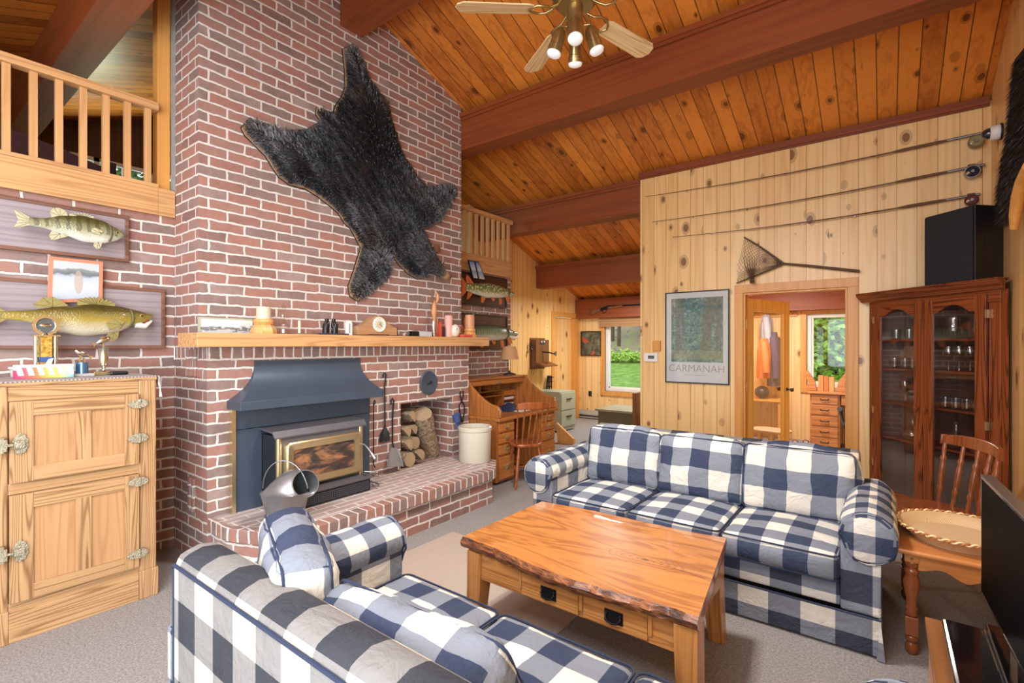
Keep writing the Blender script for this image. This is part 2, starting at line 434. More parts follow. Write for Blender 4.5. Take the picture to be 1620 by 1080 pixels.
mb.box(-8.2, -8.17, wy0, wy1, wz1-.05, wz1).box(-8.2, -8.17, wy0, wy1, wz0, wz0+.05)
o = struct('window_1', mb, M['white'])
struct('wall_loft_north', MB().box(-8.3, -5.1, 5.56, 5.66, 2.44, 3.55), M['pine_wall_x'])
# hall: pine wall with its doorway
dY0, dY1 = onX(876, 600, -5).y, onX(911, 600, -5).y
mb = MB()
def slopewall(m, x0, x1, ya, yb, zlo): m.prism([(ya, zlo), (yb, zlo), (yb, ceil_z(yb)-.002), (ya, ceil_z(ya)-.002)], 'x', x0, x1)
slopewall(mb, -5.1, -5, 5.56, dY0, 0); slopewall(mb, -5.1, -5, dY1, 8.95, 0); slopewall(mb, -5.1, -5, dY0, dY1, 2.04)
struct('wall_hall', mb, M['pine_wall_y'])
struct('trim_1', MB().box(-5.0, -4.975, dY0-.09, dY0, 0, 2.04).box(-5.0, -4.975, dY1, dY1+.09, 0, 2.04).box(-5.0, -4.975, dY0-.09, dY1+.09, 2.04, 2.13)
   .box(-5.1, -5.0, dY0-.01, dY0+.015, 0, 2.04).box(-5.1, -5.0, dY1-.015, dY1+.01, 0, 2.04), M['casing'])
d1 = struct('door_1', MB(Matrix.Translation((-5.1, dY0+.03, 0)) @ Matrix.Rotation(math.radians(0), 4, 'Z')).box(-.04, 0, -.06, dY1-dY0+.02, .02, 2.03), M['pine_wall_y'])
# north wall with the hall window and the mudroom window
hx0 = onY(957, 560, 8.95).x; hx1 = -3.0; hz0 = .58; hz1 = 1.98
mA = onY(1276, 560, 8.95); mx0 = mA.x; mx1 = onY(1380, 560, 8.95).x
mz1 = onY(1271, 497, 8.95).z; mz0 = onY(1280, 612, 8.95).z
mb = MB()
for x0, x1, z0, z1 in ((-5.1, hx0, 0, 2.42), (hx0, hx1, 0, hz0), (hx0, hx1, hz1, 2.42), (hx1, mx0, 0, 2.42), (mx0, mx1, 0, mz0), (mx0, mx1, mz1, 2.42), (mx1, .95, 0, 2.42)):
    mb.box(x0, x1, 8.95, 9.1, z0, z1)
struct('wall_north', mb, M['pine_wall_x'])
def window(n, x0, x1, z0, z1, y=8.95):
    m = MB(); t = .06
    m.box(x0, x0+t, y+.03, y+.1, z0, z1).box(x1-t, x1, y+.03, y+.1, z0, z1).box(x0+t, x1-t, y+.03, y+.1, z0, z0+t).box(x0+t, x1-t, y+.03, y+.1, z1-t, z1)
    m.box(x0+t, x0+t+.03, y+.05, y+.08, z0+t, z1-t).box(x0+t, x1-t, y+.05, y+.08, z0+t, z0+t+.03)
    o = struct('window_%d' % n, m, M['white'], bevel=.004)
    obj('pane', MB().box(x0+t, x1-t, y+.06, y+.065, z0+t, z1-t), panemat('window_pane', 0), o)
    c = .085
    struct('trim_%d' % (n+2), MB().box(x0-c, x0, y-.03, y+.03, z0-c, z1+c).box(x1, x1+c, y-.03, y+.03, z0-c, z1+c).box(x0, x1, y-.03, y+.03, z0-c, z0).box(x0, x1, y-.03, y+.03, z1, z1+c), M['casing'])
window(2, hx0, hx1, hz0, hz1); window(3, mx0, mx1, mz0, mz1)
# pine partition with the mudroom door
PW = 5.68
ox0 = onY(1176, 500, PW).x; ox1 = onY(1341, 500, PW).x; oz = 2.05
lx = onY(1013, 500, PW).x
pz = ceil_z(PW+.12)-.002
struct('wall_pine', MB().box(lx, ox0, PW, PW+.12, 0, pz).box(ox1, .71, PW, PW+.12, 0, pz).box(ox0, ox1, PW, PW+.12, oz, pz), M['pine_wall_x'])
struct('trim_2', MB().box(lx-.01, .70, PW-.035, PW, pz-.035, pz+.03).box(lx-.01, .70, PW-.02, PW, pz-.05, pz-.035), M['beam'])
c = .085
struct('trim_3', MB().box(ox0-c, ox0, PW-.022, PW, 0, oz).box(ox1, ox1+c, PW-.022, PW, 0, oz).box(ox0-c, ox1+c, PW-.022, PW, oz, oz+c)
   .box(ox0-.001, ox0+.02, PW, PW+.12, 0, oz-.02).box(ox1-.02, ox1+.001, PW, PW+.12, 0, oz-.02).box(ox0, ox1, PW, PW+.12, oz-.02, oz), M['casing'], bevel=.003)
struct('wall_mudroom', MB().prism([(PW+.12,0),(8.95,0),(8.95,ceil_z(8.95)-.002),(PW+.12,ceil_z(PW+.12)-.002)], 'x', -2.36, -2.24), M['pine_wall_y'])
struct('ceiling_mudroom', MB().box(-2.24, .71, 5.81, 8.71, 2.40, 2.46), M['pine_wall_y'])
# east wall (to the right of the camera) with daylight windows behind the camera
mb = MB(); X0, X1 = .71, .83
def sw(m, ya, yb, zlo):
    p = [(ya, zlo), (yb, zlo), (yb, ceil_z(yb)-.002)]
    if ya < 2.6 < yb: p.append((2.6, 4.688))
    p.append((ya, ceil_z(ya)-.002)); m.prism(p, 'x', X0, X1)
sw(mb, -3.1, -2.35, 0); sw(mb, -2.35, -.55, 2.4); mb.box(X0, X1, -2.35, -.55, 0, .6); sw(mb, -.55, 8.95, 0)
struct('wall_east', mb, M['pine_wall_y'])
# added frame, unseen behind the camera, around the overhead fill light
mb = MB(Matrix.Translation((-1.3, -.75, 3.42)) @ Matrix.Rotation(math.radians(19.8), 4, 'X'))
mb.box(-1.4,-1.32,-.72,.72,-.10,.02).box(1.32,1.4,-.72,.72,-.10,.02).box(-1.32,1.32,-.72,-.66,-.10,.02).box(-1.32,1.32,.66,.72,-.10,.02)
struct('window_4', mb, M['white'])
# south window wall behind the camera
mb = MB()
mb.box(-4.23, -2.85, -3.1, -3.0, 0, 2.6)
for x in (-1.1, .5): mb.box(x, x+.2, -3.1, -3.0, 0, 2.6)
mb.box(-4.23, .71, -3.1, -3.0, 0, .45).box(-4.23, .71, -3.1, -3.0, 2.5, 2.67)
struct('wall_south', mb, M['pine_wall_x'])
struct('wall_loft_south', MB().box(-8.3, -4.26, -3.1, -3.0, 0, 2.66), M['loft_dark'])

# ================================================================ CHIMNEY
def gpoly(ya, yb, zlo): return [(ya, zlo), (yb, zlo), (yb, ceil_z(yb)-.004), (2.6, 4.686), (ya, ceil_z(ya)-.004)]
ch = thing('brick_chimney', 'tall red brick chimney breast with raised hearth and firewood niche', 'chimney', (-3.95, 2.7, 0))
obj('chimney_stack', MB().prism(gpoly(1.41, 4.065, 1.48), 'x', -4.23, -3.79), M['brick'], ch)
mb = MB().box(-4.23, -3.65, 1.41, 3.08, 0, 1.39).box(-4.23, -3.65, 3.78, 4.035, 0, 1.39).box(-4.23, -3.65, 3.08, 3.78, .94, 1.39).box(-4.23, -3.65, 3.08, 3.78, 0, .30).box(-4.23, -4.16, 3.08, 3.78, .3, .94)
obj('chimney_breast', mb, M['brick'], ch)
obj('soldier_course', MB().box(-4.23, -3.64, 1.415, 4.03, 1.39, 1.482), M['brick_soldier'], ch)
# hearth with clipped corners and a soldier-course nosing
hy0, hy1 = 1.28, 3.95
def hp(i, xf): return [(-3.65, 1.412), (-3.66, 1.36), (-3.05-i, hy0+.02+i), (xf-.0, hy0+.28), (xf, hy1-.45), (xf-.42, hy1), (-3.65, hy1)]
obj('hearth', MB().prism([(-3.66,1.43),(-3.40,1.43),(-3.00,1.60),(-2.97,1.75),(-2.97,3.62),(-3.2,3.86),(-3.66,3.86)], 'z', 0, .235), M['brick'], ch)
obj('hearth_top', MB().prism([(-3.66,1.412),(-3.38,1.412),(-2.97,1.58),(-2.93,1.72),(-2.93,3.62),(-3.17,3.93),(-3.66,3.93)], 'z', .235, .323), M['brick_soldier'], ch, bevel=.006)
obj('hearth_paving', MB().prism([(-3.652,1.45),(-3.40,1.45),(-3.08,1.62),(-3.04,1.74),(-3.04,3.60),(-3.2,3.84),(-3.652,3.84)], 'z', .322, .3255), M['brick_hearth'], ch)
va, vb = onY(297, 752, 1.41), onY(308, 808, 1.41); vc, vd = onY(294, 552, 1.41), onY(310, 594, 1.41)
SLOT = plain('vent_shadow', (22,16,14), .9)
for (p, q, n_) in ((va, vb, 2), (vc, vd, 3)):
    for k in range(n_):
        x = p.x+(q.x-p.x)*(k+.5)/n_; obj('air_vent', MB().box(x-.012, x+.012, 1.402, 1.409, q.z+.01*k, p.z-.01), SLOT, ch)
        obj('vent_brick', MB().box(x+.014, x+.05, 1.392, 1.409, q.z-.005, p.z), M['brick'], ch, bevel=.003)
mantel = obj('mantel_shelf', MB().box(-3.79, -3.475, 1.285, 4.18, 1.485, 1.578), M['oak_rail'], ch, bevel=.003)
mantel['label'] = 'long pale oak mantel shelf'

# ================================================================ LOFT RAILING
def railing(name, label, ya, yb, n, x, post=None):
    r = thing(name, label, 'railing', (x, (ya+yb)/2, 2.44))
    obj('fascia', MB().box(x-.025, x+.025, ya, yb, 2.44, 2.635), M['oak_rail'], r, bevel=.003)
    obj('handrail', MB().box(x-.035, x+.045, ya, yb, 3.19, 3.245), M['oak_rail'], r, bevel=.006)
    obj('bottom_rail', MB().box(x-.03, x+.03, ya, yb, 2.635, 2.66), M['oak_rail'], r)
    for k in range(n):
        y = ya+(yb-ya)*(k+.5)/n
        obj('baluster', MB().box(x-.016, x+.016, y-.019, y+.019, 2.66, 3.19), M['oak_rail_v'], r)
    return r
r = railing('loft_railing', 'pale oak loft railing left of the brick chimney', -1.2, 1.30, 21, -4.22)
obj('fascia_end', MB().box(-4.245,-4.195,1.30,1.405,2.44,2.635), M['oak_rail'], r)
obj('mortar_strip', MB().box(-4.24,-4.20,1.392,1.409,2.64,4.2), plain('rough_mortar', (150,150,146), .95, var=.2, bump=.4), r)
obj('post', MB().box(-4.34, -4.25, 1.31, 1.39, 2.61, 4.15), M['casing'], r)
railing('loft_railing', 'short orange loft railing right of the brick chimney', 4.08, 5.55, 13, -4.22)
# ================================================================ FIREPLACE INSERT
M['steel_blue'] = plain('blue_grey_painted_steel', (78,92,110), .42, .35, var=.12, nscale=6)
M['stove_grey'] = plain('stove_grey', (104,104,110), .45, .4, var=.15, nscale=8)
M['dark_steel'] = plain('dark_steel', (52,56,62), .5, .5, var=.2)
ins = thing('fireplace_insert', 'blue-grey steel wood stove insert with flared hood and brass-framed glass door', 'fireplace insert', (-3.5, 2.13, .325))
mb = MB(); n = 14; vs = []
for i in range(n+1):
    v = i/n; f = v**2.6
    x = -3.642+f*.192; yl = 1.722-f*.182; yr = 2.624+f*.096; z = 1.384-.274*v
    vs += [(-3.652,yl,z),(x,yl,z),(x,yr,z),(-3.652,yr,z)]
fs = []
for i in range(n):
    for k in range(3): a = i*4+k; fs.append((a, a+4, a+5, a+1))
mb.add(vs, fs+[(0,1,2,3)])
obj('hood', mb, M['steel_blue'], ins, smooth=40)
obj('hood_lip', MB().box(-3.655, -3.448, 1.536, 2.724, 1.052, 1.112), M['steel_blue'], ins, bevel=.002)
mb = MB().box(-3.655, -3.615, 1.575, 1.76, .325, .90).box(-3.655, -3.615, 2.51, 2.70, .325, .90).box(-3.655, -3.613, 1.575, 2.70, .905, 1.052).box(-3.655,-3.63,1.76,2.51,.325,.905)
obj('surround', mb, M['steel_blue'], ins)
obj('brass_strip', MB().box(-3.65, -3.60, 1.55, 1.575, .325, 1.052), M['brass'], ins)
obj('stove_body', MB().box(-3.63, -3.43, 1.765, 2.49, .33, .85), M['dark_steel'], ins, bevel=.006)
obj('stove_lid', MB().prism([(-3.63,.885),(-3.44,.872),(-3.40,.835),(-3.40,.845),(-3.43,.885),(-3.63,.9)], 'y', 1.745, 2.51), M['stove_grey'], ins)
obj('face_plate', MB().box(-3.43, -3.415, 1.80, 2.46, .45, .845), M['stove_grey'], ins)
for y in (1.775, 2.455): obj('brass_corner', MB().lathe((-3.425, y+.012, .33), [(.02,.12),(.02,.51)], 12), M['brass'], ins, smooth=60)
# brass door frame and glass
dy0, dy1, dz0, dz1 = 1.815, 2.435, .475, .80
def rring(y0, y1, z0, z1, r, seg=4):
    p = []
    for (cy, cz, a0) in ((y1-r, z0+r, -90), (y1-r, z1-r, 0), (y0+r, z1-r, 90), (y0+r, z0+r, 180)):
        for k in range(seg+1):
            a = math.radians(a0+90*k/seg); p.append((cy+r*math.cos(a), cz+r*math.sin(a)))
    return p
oa, ib = rring(dy0, dy1, dz0, dz1, .03), rring(dy0+.055, dy1-.055, dz0+.055, dz1-.055, .02)
mb = MB(); n = len(oa)
vs = [(-3.415,y,z) for y, z in oa]+[(-3.37,y,z) for y, z in oa]+[(-3.362,y+(.01 if y<2.1 else -.01),z+(.01 if z<.63 else -.01)) for y, z in oa]+[(-3.372,y,z) for y, z in ib]+[(-3.41,y,z) for y, z in ib]
fs = []
for r in range(4):
    for k in range(n): fs.append((r*n+k, r*n+(k+1)%n, (r+1)*n+(k+1)%n, (r+1)*n+k))
mb.add(vs, fs); door = obj('stove_door', mb, M['brass'], ins, smooth=35); door['label'] = 'brass door frame with rounded corners'
t = NT('sooty_glass'); v, S = t.sep()
c = t.ramp(t.noise(t.comb(t.math('MULTIPLY',S[1],3.2),t.math('MULTIPLY',S[2],7),0), 1.3, 4, .6, .5), [(.3, srgb(42,46,52)), (.48, srgb(84,70,62)), (.6, srgb(178,128,92)), (.75, srgb(120,96,84))]); t.col(c); M['soot'] = t.set(.12, 0, .6)
obj('glass', MB().box(-3.408, -3.385, dy0+.05, dy1-.05, dz0+.05, dz1-.05), M['soot'], door)
obj('door_handle', MB().tube([(-3.37,2.425,.70),(-3.33,2.44,.70),(-3.29,2.45,.665),(-3.23,2.46,.60)], [.007,.007,.009,.011], 8).tube([(-3.26,2.455,.632),(-3.225,2.462,.593)], .014, 10), M['chrome'], ins, smooth=60)
obj('ash_lip', MB().prism([(-3.43,.45),(-3.36,.45),(-3.30,.435),(-3.30,.425),(-3.43,.425)], 'y', 1.77, 2.49), M['stove_grey'], ins)
obj('air_grille', MB().box(-3.43, -3.31, 1.78, 2.48, .326, .425), M['dark_steel'], ins)
mb = MB()
for k in range(46):
    for j in range(5): 
        y = 1.80+k*.0145; z = .345+j*.014; mb.box(-3.312, -3.306, y, y+.008, z, z+.007)
obj('grille_mesh', mb, M['stove_grey'], ins)
for z in (.46, .38):
    obj('draft_lever', MB().tube([(-3.40,2.49,z),(-3.36,2.53,z-.005),(-3.31,2.56,z-.02),(-3.28,2.54,z-.03),(-3.30,2.51,z-.03),(-3.34,2.52,z-.02)], .005, 6), M['chrome'], ins, smooth=60)

# ================================================================ BEAR HIDE
raw = [(450,75),(485,58),(505,95),(520,140),(545,200),(580,245),(612,280),(620,330),(640,400),(655,450),(680,500),(720,560),(765,612),(830,600),(865,598),(882,625),(865,655),(840,690),(820,735),(770,762),(748,768),(765,800),(785,850),(790,900),(770,945),(735,955),(700,935),(665,900),(640,870),(632,900),(620,950),(590,975),(550,1010),(500,1040),(478,1025),(472,990),(490,940),(505,890),(520,840),(500,800),(478,760),(455,740),(430,700),(395,670),(350,635),(300,605),(240,590),(200,560),(180,530),(150,480),(110,440),(70,400),(58,380),(90,345),(130,365),(190,385),(250,395),(310,390),(350,365),(365,350),(345,320),(345,305),(380,320),(410,325),(425,290),(445,260),(460,220),(458,150)]
hide = [onX(360+x/2.455, 50+y/2.455, -3.79) for x, y in raw]
hp2 = [(p.y, p.z) for p in hide]
def inside(y, z, P=hp2):
    r = False; n = len(P)
    for i in range(n):
        (a, b), (c, d) = P[i], P[i-1]
        if (b > z) != (d > z) and y < (c-a)*(z-b)/(d-b)+a: r = not r
    return r
def edge(y, z, P=hp2):
    best = 9; bp = None
    for i in range(len(P)):
        a = Vector(P[i-1]); b = Vector(P[i]); p = Vector((y, z)); ab = b-a
        t = max(0, min(1, (p-a).dot(ab)/max(ab.length_squared, 1e-9))); q = a+ab*t; d = (p-q).length
        if d < best: best = d; bp = q
    return best, bp
bear = thing('bear_hide_rug', 'whole black bear hide with head, spread on the brick chimney above the mantel', 'bear hide', (-3.78, 2.6, 2.9))
M['felt'] = plain('tan_felt', (176,140,104), .95, var=.15); M['felt_black'] = plain('black_felt', (30,26,26), .95)
def grow(P, d):
    out = []; n = len(P)
    for i in range(n):
        a, b, c = Vector(P[i-1]), Vector(P[i]), Vector(P[(i+1)%n]); t = (c-a).normalized(); nn = Vector((t.y, -t.x))
        ar = sum(P[k][0]*P[(k+1)%n][1]-P[(k+1)%n][0]*P[k][1] for k in range(n))
        out.append(tuple(b+nn*d*(1 if ar > 0 else -1)))
    return out
obj('felt_edging', MB().prism(grow(hp2, .020), 'x', -3.788, -3.782), M['felt_black'], bear)
obj('felt_backing', MB().prism(grow(hp2, .013), 'x', -3.782, -3.772), M['felt'], bear)
t = NT('bear_fur'); va = t.n('ShaderNodeVertexColor'); va.layer_name = 'tone'; t.col(va.outputs[0]); M['fur'] = t.set(.38, spec=.6)
def hair(name, roots, parent, mat=None):
    """roots: (pos, dir, length, colour) -> one mesh of bent blades"""
    vs = []; fs = []; cols = []
    for p, d, L, c, wd in roots:
        s = d.cross(Vector((random.uniform(-1,1), random.uniform(-1,1), random.uniform(-1,1)))).normalized()*wd
        n = len(vs); m = p+d*L*.55; e = p+d*L+Vector((-L*.25, 0, -L*.1))
        vs += [p-s, p+s, m+s*.8, m-s*.8, e]; fs += [(n,n+1,n+2,n+3),(n+3,n+2,n+4)]; cols += [c]*7
    if parent is not None:
        inv = wm(parent).inverted(); vs = [inv @ v for v in vs]
    me = bpy.data.meshes.new(name); me.from_pydata(vs, [], fs)
    a = me.color_attributes.new('tone', 'FLOAT_COLOR', 'CORNER')
    for i, c in enumerate(cols): a.data[i].color = c
    me.materials.append(mat or M['fur']); o = bpy.data.objects.new(name, me); C.objects.link(o)
    if parent is not None: o.parent = parent
    return o
y0 = min(p[0] for p in hp2); y1 = max(p[0] for p in hp2); z0 = min(p[1] for p in hp2); z1 = max(p[1] for p in hp2)
st = .02; ny = int((y1-y0)/st)+1; nz = int((z1-z0)/st)+1; E = {}
for i in range(ny+1):
    for j in range(nz+1):
        y, z = y0+i*st, z0+j*st
        if inside(y, z): E[(i,j)] = edge(y, z)
def hh(d): return .012+.06*(1-math.exp(-d/.09))
mb = MB(); ids = {}
for (i,j), (d, q) in E.items():
    ids[(i,j)] = len(mb.v); wv = noise.noise(Vector((i*.09, j*.09, 1)))*.02
    mb.v.append(Vector((-3.775+hh(d)+wv*min(1, d/.05), y0+i*st, z0+j*st)))
for (i,j) in E:
    q = [(i,j),(i+1,j),(i+1,j+1),(i,j+1)]
    if all(k in ids for k in q): mb.f.append([ids[k] for k in q])
skin = obj('hide', mb, plain('hide_black', (20,21,25), .7), bear, smooth=80)
tail = Vector((0, onX(500,150,-3.79).y-onX(660,400,-3.79).y, onX(500,150,-3.79).z-onX(660,400,-3.79).z)).normalized()
roots = []; patch = [(onX(360+x/2.455, 50+y/2.455, -3.79), r) for x, y, r in ((545,800,.10),(715,610,.09),(500,260,.07),(600,300,.08))]
paws = [onX(360+x/2.455, 50+y/2.455, -3.79) for x, y in ((500,1000),(850,630),(90,370),(480,90),(590,880),(790,700))]
keys = list(E.keys()); bc_ = onX(360+560/2.455, 50+420/2.455, -3.79)
while len(roots) < 46000:
    i, j = random.choice(keys); d0, q0 = E[(i,j)]
    y, z = y0+(i+random.random()-.5)*st, z0+(j+random.random()-.5)*st
    if d0 < .03 and not inside(y, z): continue
    out = Vector((0, y-q0.x, z-q0.y)); out = -out.normalized() if out.length > 1e-6 else Vector((0,0,-1))
    k = math.exp(-d0/.10)
    dr = tail*(.9-.5*k)+out*(.2+.9*k)+Vector((.55, random.uniform(-.3,.3), random.uniform(-.3,.3)-.1))
    dr.normalize(); p = Vector((-3.777+hh(d0), y, z))
    nn = noise.noise(Vector((y*3.5, z*3.5, 4)))*.5+.5; n2 = random.random(); n3 = noise.noise(Vector((y*9+z*6, z*2, 9)))*.5+.5
    fl = (y-bc_.y)*(-tail.z)+(z-bc_.z)*tail.y; al = (y-bc_.y)*tail.y+(z-bc_.z)*tail.z
    strk = noise.noise(Vector((fl*22, al*4, 2)))*.5+.5
    lim = (1-math.exp(-((y-bc_.y)**2+(z-bc_.z)**2)/.32))**1.5
    g = .004+(.006+.55*lim)*strk**2.5*(.25+.9*nn)+.12*(n2**5)*(.1+lim)  # grey sheen painted into the strand tone, along with the greyer limbs
    col = [g*.92, g*1.0, g*1.16]
    for pp, r in patch:
        k2 = math.exp(-((pp.y-y)**2+(pp.z-z)**2)/(r*r)); col = [col[0]+.035*k2, col[1]+.018*k2, col[2]+.006*k2]
    for pp in paws:
        k2 = math.exp(-((pp.y-y)**2+(pp.z-z)**2)/(.16**2)); f = k2*(.03+.05*n2); col = [col[0]+f*1.2, col[1]+f*1.05, col[2]+f*.85]
    roots.append((p, dr, random.uniform(.03,.062)*(.7+.6*nn), (*col, 1), .0020+.0022*n2))
hair('fur', roots, skin)
# head
hp_ = [(690,800,.03,.085),(705,830,.06,.10),(722,862,.09,.115),(745,895,.115,.105),(770,920,.12,.075),(792,938,.115,.052),(812,950,.105,.045),(823,955,.10,.025)]
cpts = [onX(360+x/2.455, 50+y/2.455, -3.79)+Vector((dx+.02,0,0)) for x, y, dx, r in hp_]; rads = [r for *_, r in hp_]
head = obj('head', MB().tube(cpts, rads, 18), plain('head_hide', (34,32,34), .7), bear, smooth=80)
roots = []
for _ in range(12000):
    s = random.random()*5.6; i = int(s); f = s-i; c0 = cpts[i].lerp(cpts[i+1], f); r = rads[i]*(1-f)+rads[i+1]*f
    ax = (cpts[i+1]-cpts[i]).normalized(); a = random.uniform(0, 2*PI); e1 = ax.orthogonal().normalized(); e2 = ax.cross(e1)
    nn = e1*math.cos(a)+e2*math.sin(a); g = .02+.24*random.random()**2.5*(.4+.6*s/5.6); sn = max(0, s-4.2)/1.4  # head strands also carry a painted grey sheen; snout end is tan
    roots.append((c0+nn*r*.99, (-ax*.9+nn*.35).normalized(), random.uniform(.02,.042)*(1-sn*.6), (g+.20*sn, g*1.02+.14*sn, g*1.12+.08*sn, 1), .0020))
hair('head_fur', roots, head)
obj('snout', MB().tube([cpts[5], cpts[6], cpts[7]+Vector((.0,.012,-.008))], [.053,.047,.03], 16), plain('tan_snout', (186,156,118), .8), head, smooth=80)
obj('nose', MB().ball(cpts[7]+Vector((.012,.018,-.006)), .02, .018, .016), M['black'], head, smooth=80)
for x, y in ((738,905),(795,845)):
    c = onX(360+x/2.455, 50+y/2.455, -3.79)+Vector((.13 if x < 760 else .07, 0, 0))
    obj('ear', MB().ball(c, .024, .046, .046), plain('ear_brown', (122,88,66), .9), head, smooth=80)
for dx, dy, dz in ((.085, -.005, .045), (.05,.07,.05)):
    obj('eye', MB().ball(cpts[4]+Vector((dx, dy, dz)), .008), M['black'], head, smooth=80)
for x, y, dx, dy in ((488,75,0,1),(72,378,-1,.2),(872,625,1,-.3),(488,1022,-.3,-1)):
    for k in range(4):
        c = onX(360+x/2.455, 50+y/2.455, -3.79)+Vector((.035, (k-1.5)*.016*abs(dy), (k-1.5)*.016*abs(dx)))
        obj('claw', MB().tube([c, c+Vector((.012, dx*.02, dy*.02)), c+Vector((.004, dx*.035, dy*.035))], [.006,.004,.001], 6), plain('claw_horn', (70,60,50), .4), bear, smooth=80)

# ================================================================ MANTEL ORNAMENTS
MZ = 1.579; MX = -3.62
def my(px, x=MX): return onX(px, 530, x).y
def mh(px, py, x=MX): return onX(px, py, x).z-MZ
M['maple'] = wood('turned_maple', (232,178,110), (196,132,70), 'z', rings=5, rough=.35, scale=4)
M['wax'] = plain('candle_wax', (238,226,200), .5, var=.04, **{'Subsurface Weight': .3})
t = NT('panorama'); v, S = t.sep()
c = t.ramp(t.math('ADD', t.math('MULTIPLY', S[2], 8), t.math('MULTIPLY', t.noise(t.comb(0, t.math('MULTIPLY',S[1],20), t.math('MULTIPLY', S[2], 60)), 1, 3), .7)), [(.0, srgb(90,104,124)), (.45, srgb(206,212,220)), (.62, srgb(96,106,112)), (.75, srgb(226,228,232)), (1, srgb(236,236,230))]); t.col(c); M['pano'] = t.set(.15)
p = thing('panorama_photo', 'long narrow panoramic lake photo at the left end of the mantel', 'photo', (-3.74, my(355,-3.74), MZ))
obj('print', MB().box(-3.745, -3.738, my(316,-3.745), my(399,-3.745), MZ+.006, MZ+mh(360,505,-3.74)), M['pano'], p)
obj('frame', MB().box(-3.75, -3.732, my(313,-3.745), my(316,-3.745), MZ, MZ+mh(360,503,-3.74)).box(-3.75, -3.732, my(316,-3.745), my(399,-3.745), MZ, MZ+.006).box(-3.75,-3.732,my(316,-3.745),my(399,-3.745),MZ+mh(360,505,-3.74),MZ+mh(360,503,-3.74)), plain('green_grey_frame', (170,182,160), .4), p)
def candle_holder(px, label, hbase, rbase, hc, rc, wax, extra=False):
    y = my(px); g = thing('candle_holder', label, 'candle holder', (MX, y, MZ), .3, 'octagonal wooden candle holders')
    k = hbase
    mb = MB().lathe((0,0,0), [(rbase,0),(rbase,.25*k),(rbase*.72,.62*k),(rbase*.74,.62*k)], 8)
    mb.lathe((0,0,0), [(rbase*.7,.6*k),(rbase*.78,.66*k),(rbase*.70,.72*k),(rbase*.78,.78*k),(rbase*.76,.9*k),(rbase*.68,k),(.001,k)], 24)
    obj('base', mb, M['maple'], g, local=True, smooth=30)
    obj('candle', MB().lathe((0,0,k), [(rc,0),(rc*.98,hc*.8),(rc*.92,hc),(rc*.7,hc*.93),(.001,hc*.9)], 20), wax, g, local=True, smooth=50)
    return g
t = NT('melted_wax'); v, S = t.sep(); t.col(t.ramp(t.math('ADD', t.math('MULTIPLY', S[2], 6), t.noise(v, 18, 3)), [(.7, srgb(226,172,96)), (1.35, srgb(232,214,176)), (1.6, srgb(206,200,176))])); M['wax_melt'] = t.set(.45)
candle_holder(417, 'stubby octagonal wooden candle holder with a fat melted candle, beside the decanter', .108, .088, .085, .05, M['wax_melt'])
g = candle_holder(743, 'octagonal wooden candle holder with a tall tan candle near the right mantel end', .095, .078, .15, .052, plain('tan_wax', (206,150,110), .45, var=.05))
obj('leaf_sprig', MB().ball((.03,.035,.25), .012,.016,.02, 8, 6).ball((.02,.05,.265), .012,.016,.012, 8, 6), plain('green_leaf', (60,110,70), .6), g, local=True)
G = panemat('crystal', .10, .05)
g = thing('glass_decanter', 'cut glass decanter with ball stopper on the mantel', 'decanter', (MX, my(447), MZ))
obj('bottle', MB().lathe((0,0,0), [(.03,0),(.045,.01),(.05,.04),(.046,.075),(.03,.10),(.014,.125),(.011,.15),(.017,.165)], 16), G, g, local=True)
obj('stopper', MB().lathe((0,0,.16), [(.009,-.02),(.009,.01),(.02,.02),(.028,.04),(.02,.065),(.006,.075)], 10), G, g, local=True)
tag(obj('serving_tray', MB().box(-3.72, -3.54, my(458), my(506), MZ, MZ+.008), plain('dull_tray', (150,146,140), .4, .5)), 'thin flat grey tray lying behind the mantel edge', 'tray')
tag(obj('taper_candle', MB().lathe((MX, my(473.5), MZ+.0085), [(.0105,0),(.0105,.098),(.002,.1)], 14), M['wax'], smooth=50), 'short white candle standing alone beside the decanter', 'candle')
tag(obj('notebook', MB().box(-3.70, -3.52, my(495), my(541), MZ, MZ+.012), plain('navy_cover', (40,56,84), .5)), 'flat navy book lying under the binoculars', 'book')
g = thing('binoculars', 'black binoculars standing upright on a flat navy book', 'binoculars', (-3.62, my(522.5,-3.62), MZ+.012), -.25)
for s in (-1, 1):
    obj('barrel', MB().lathe((0,s*.036,0), [(.027,0),(.027,.035),(.024,.075),(.02,.08),(.013,.085),(.013,.095)], 16), M['black'], g, local=True, smooth=50)
    obj('eyepiece', MB().lathe((0,s*.027,.09), [(.013,0),(.016,.008),(.016,.03),(.013,.032)], 14), M['black'], g, local=True, smooth=50)
    obj('prism_housing', MB().box(-.02,.02, s*.03-.022, s*.03+.028 if s > 0 else s*.03+.022, .05, .085), M['black'], g, local=True, bevel=.006)
obj('hinge', MB().box(-.012,.012,-.014,.014,.03,.045).lathe((0,0,.02), [(.006,0),(.006,.075)], 10), M['chrome'], g, local=True)
g = thing('thermometer', 'small white arch-topped thermometer beside the mantel clock', 'thermometer', (MX, my(551.5), MZ))
pts = [(-.03,0),(.03,0),(.03,.095)]+[(.03*math.cos(a), .095+.03*math.sin(a)) for a in [PI*k/10 for k in range(1,10)]]+[(-.03,.095)]
obj('plate', MB().prism(pts, 'x', -.012, .012), M['white'], g, local=True, bevel=.003)
obj('scale_tube', MB().box(.0125,.0145,-.003,.003,.02,.1), plain('grey_mark', (90,96,110), .4), g, local=True)
for k in range(6): obj('tick', MB().box(.0125,.0135,.006,.018,.025+k*.013,.027+k*.013), plain('grey_mark', (90,96,110)), g, local=True)
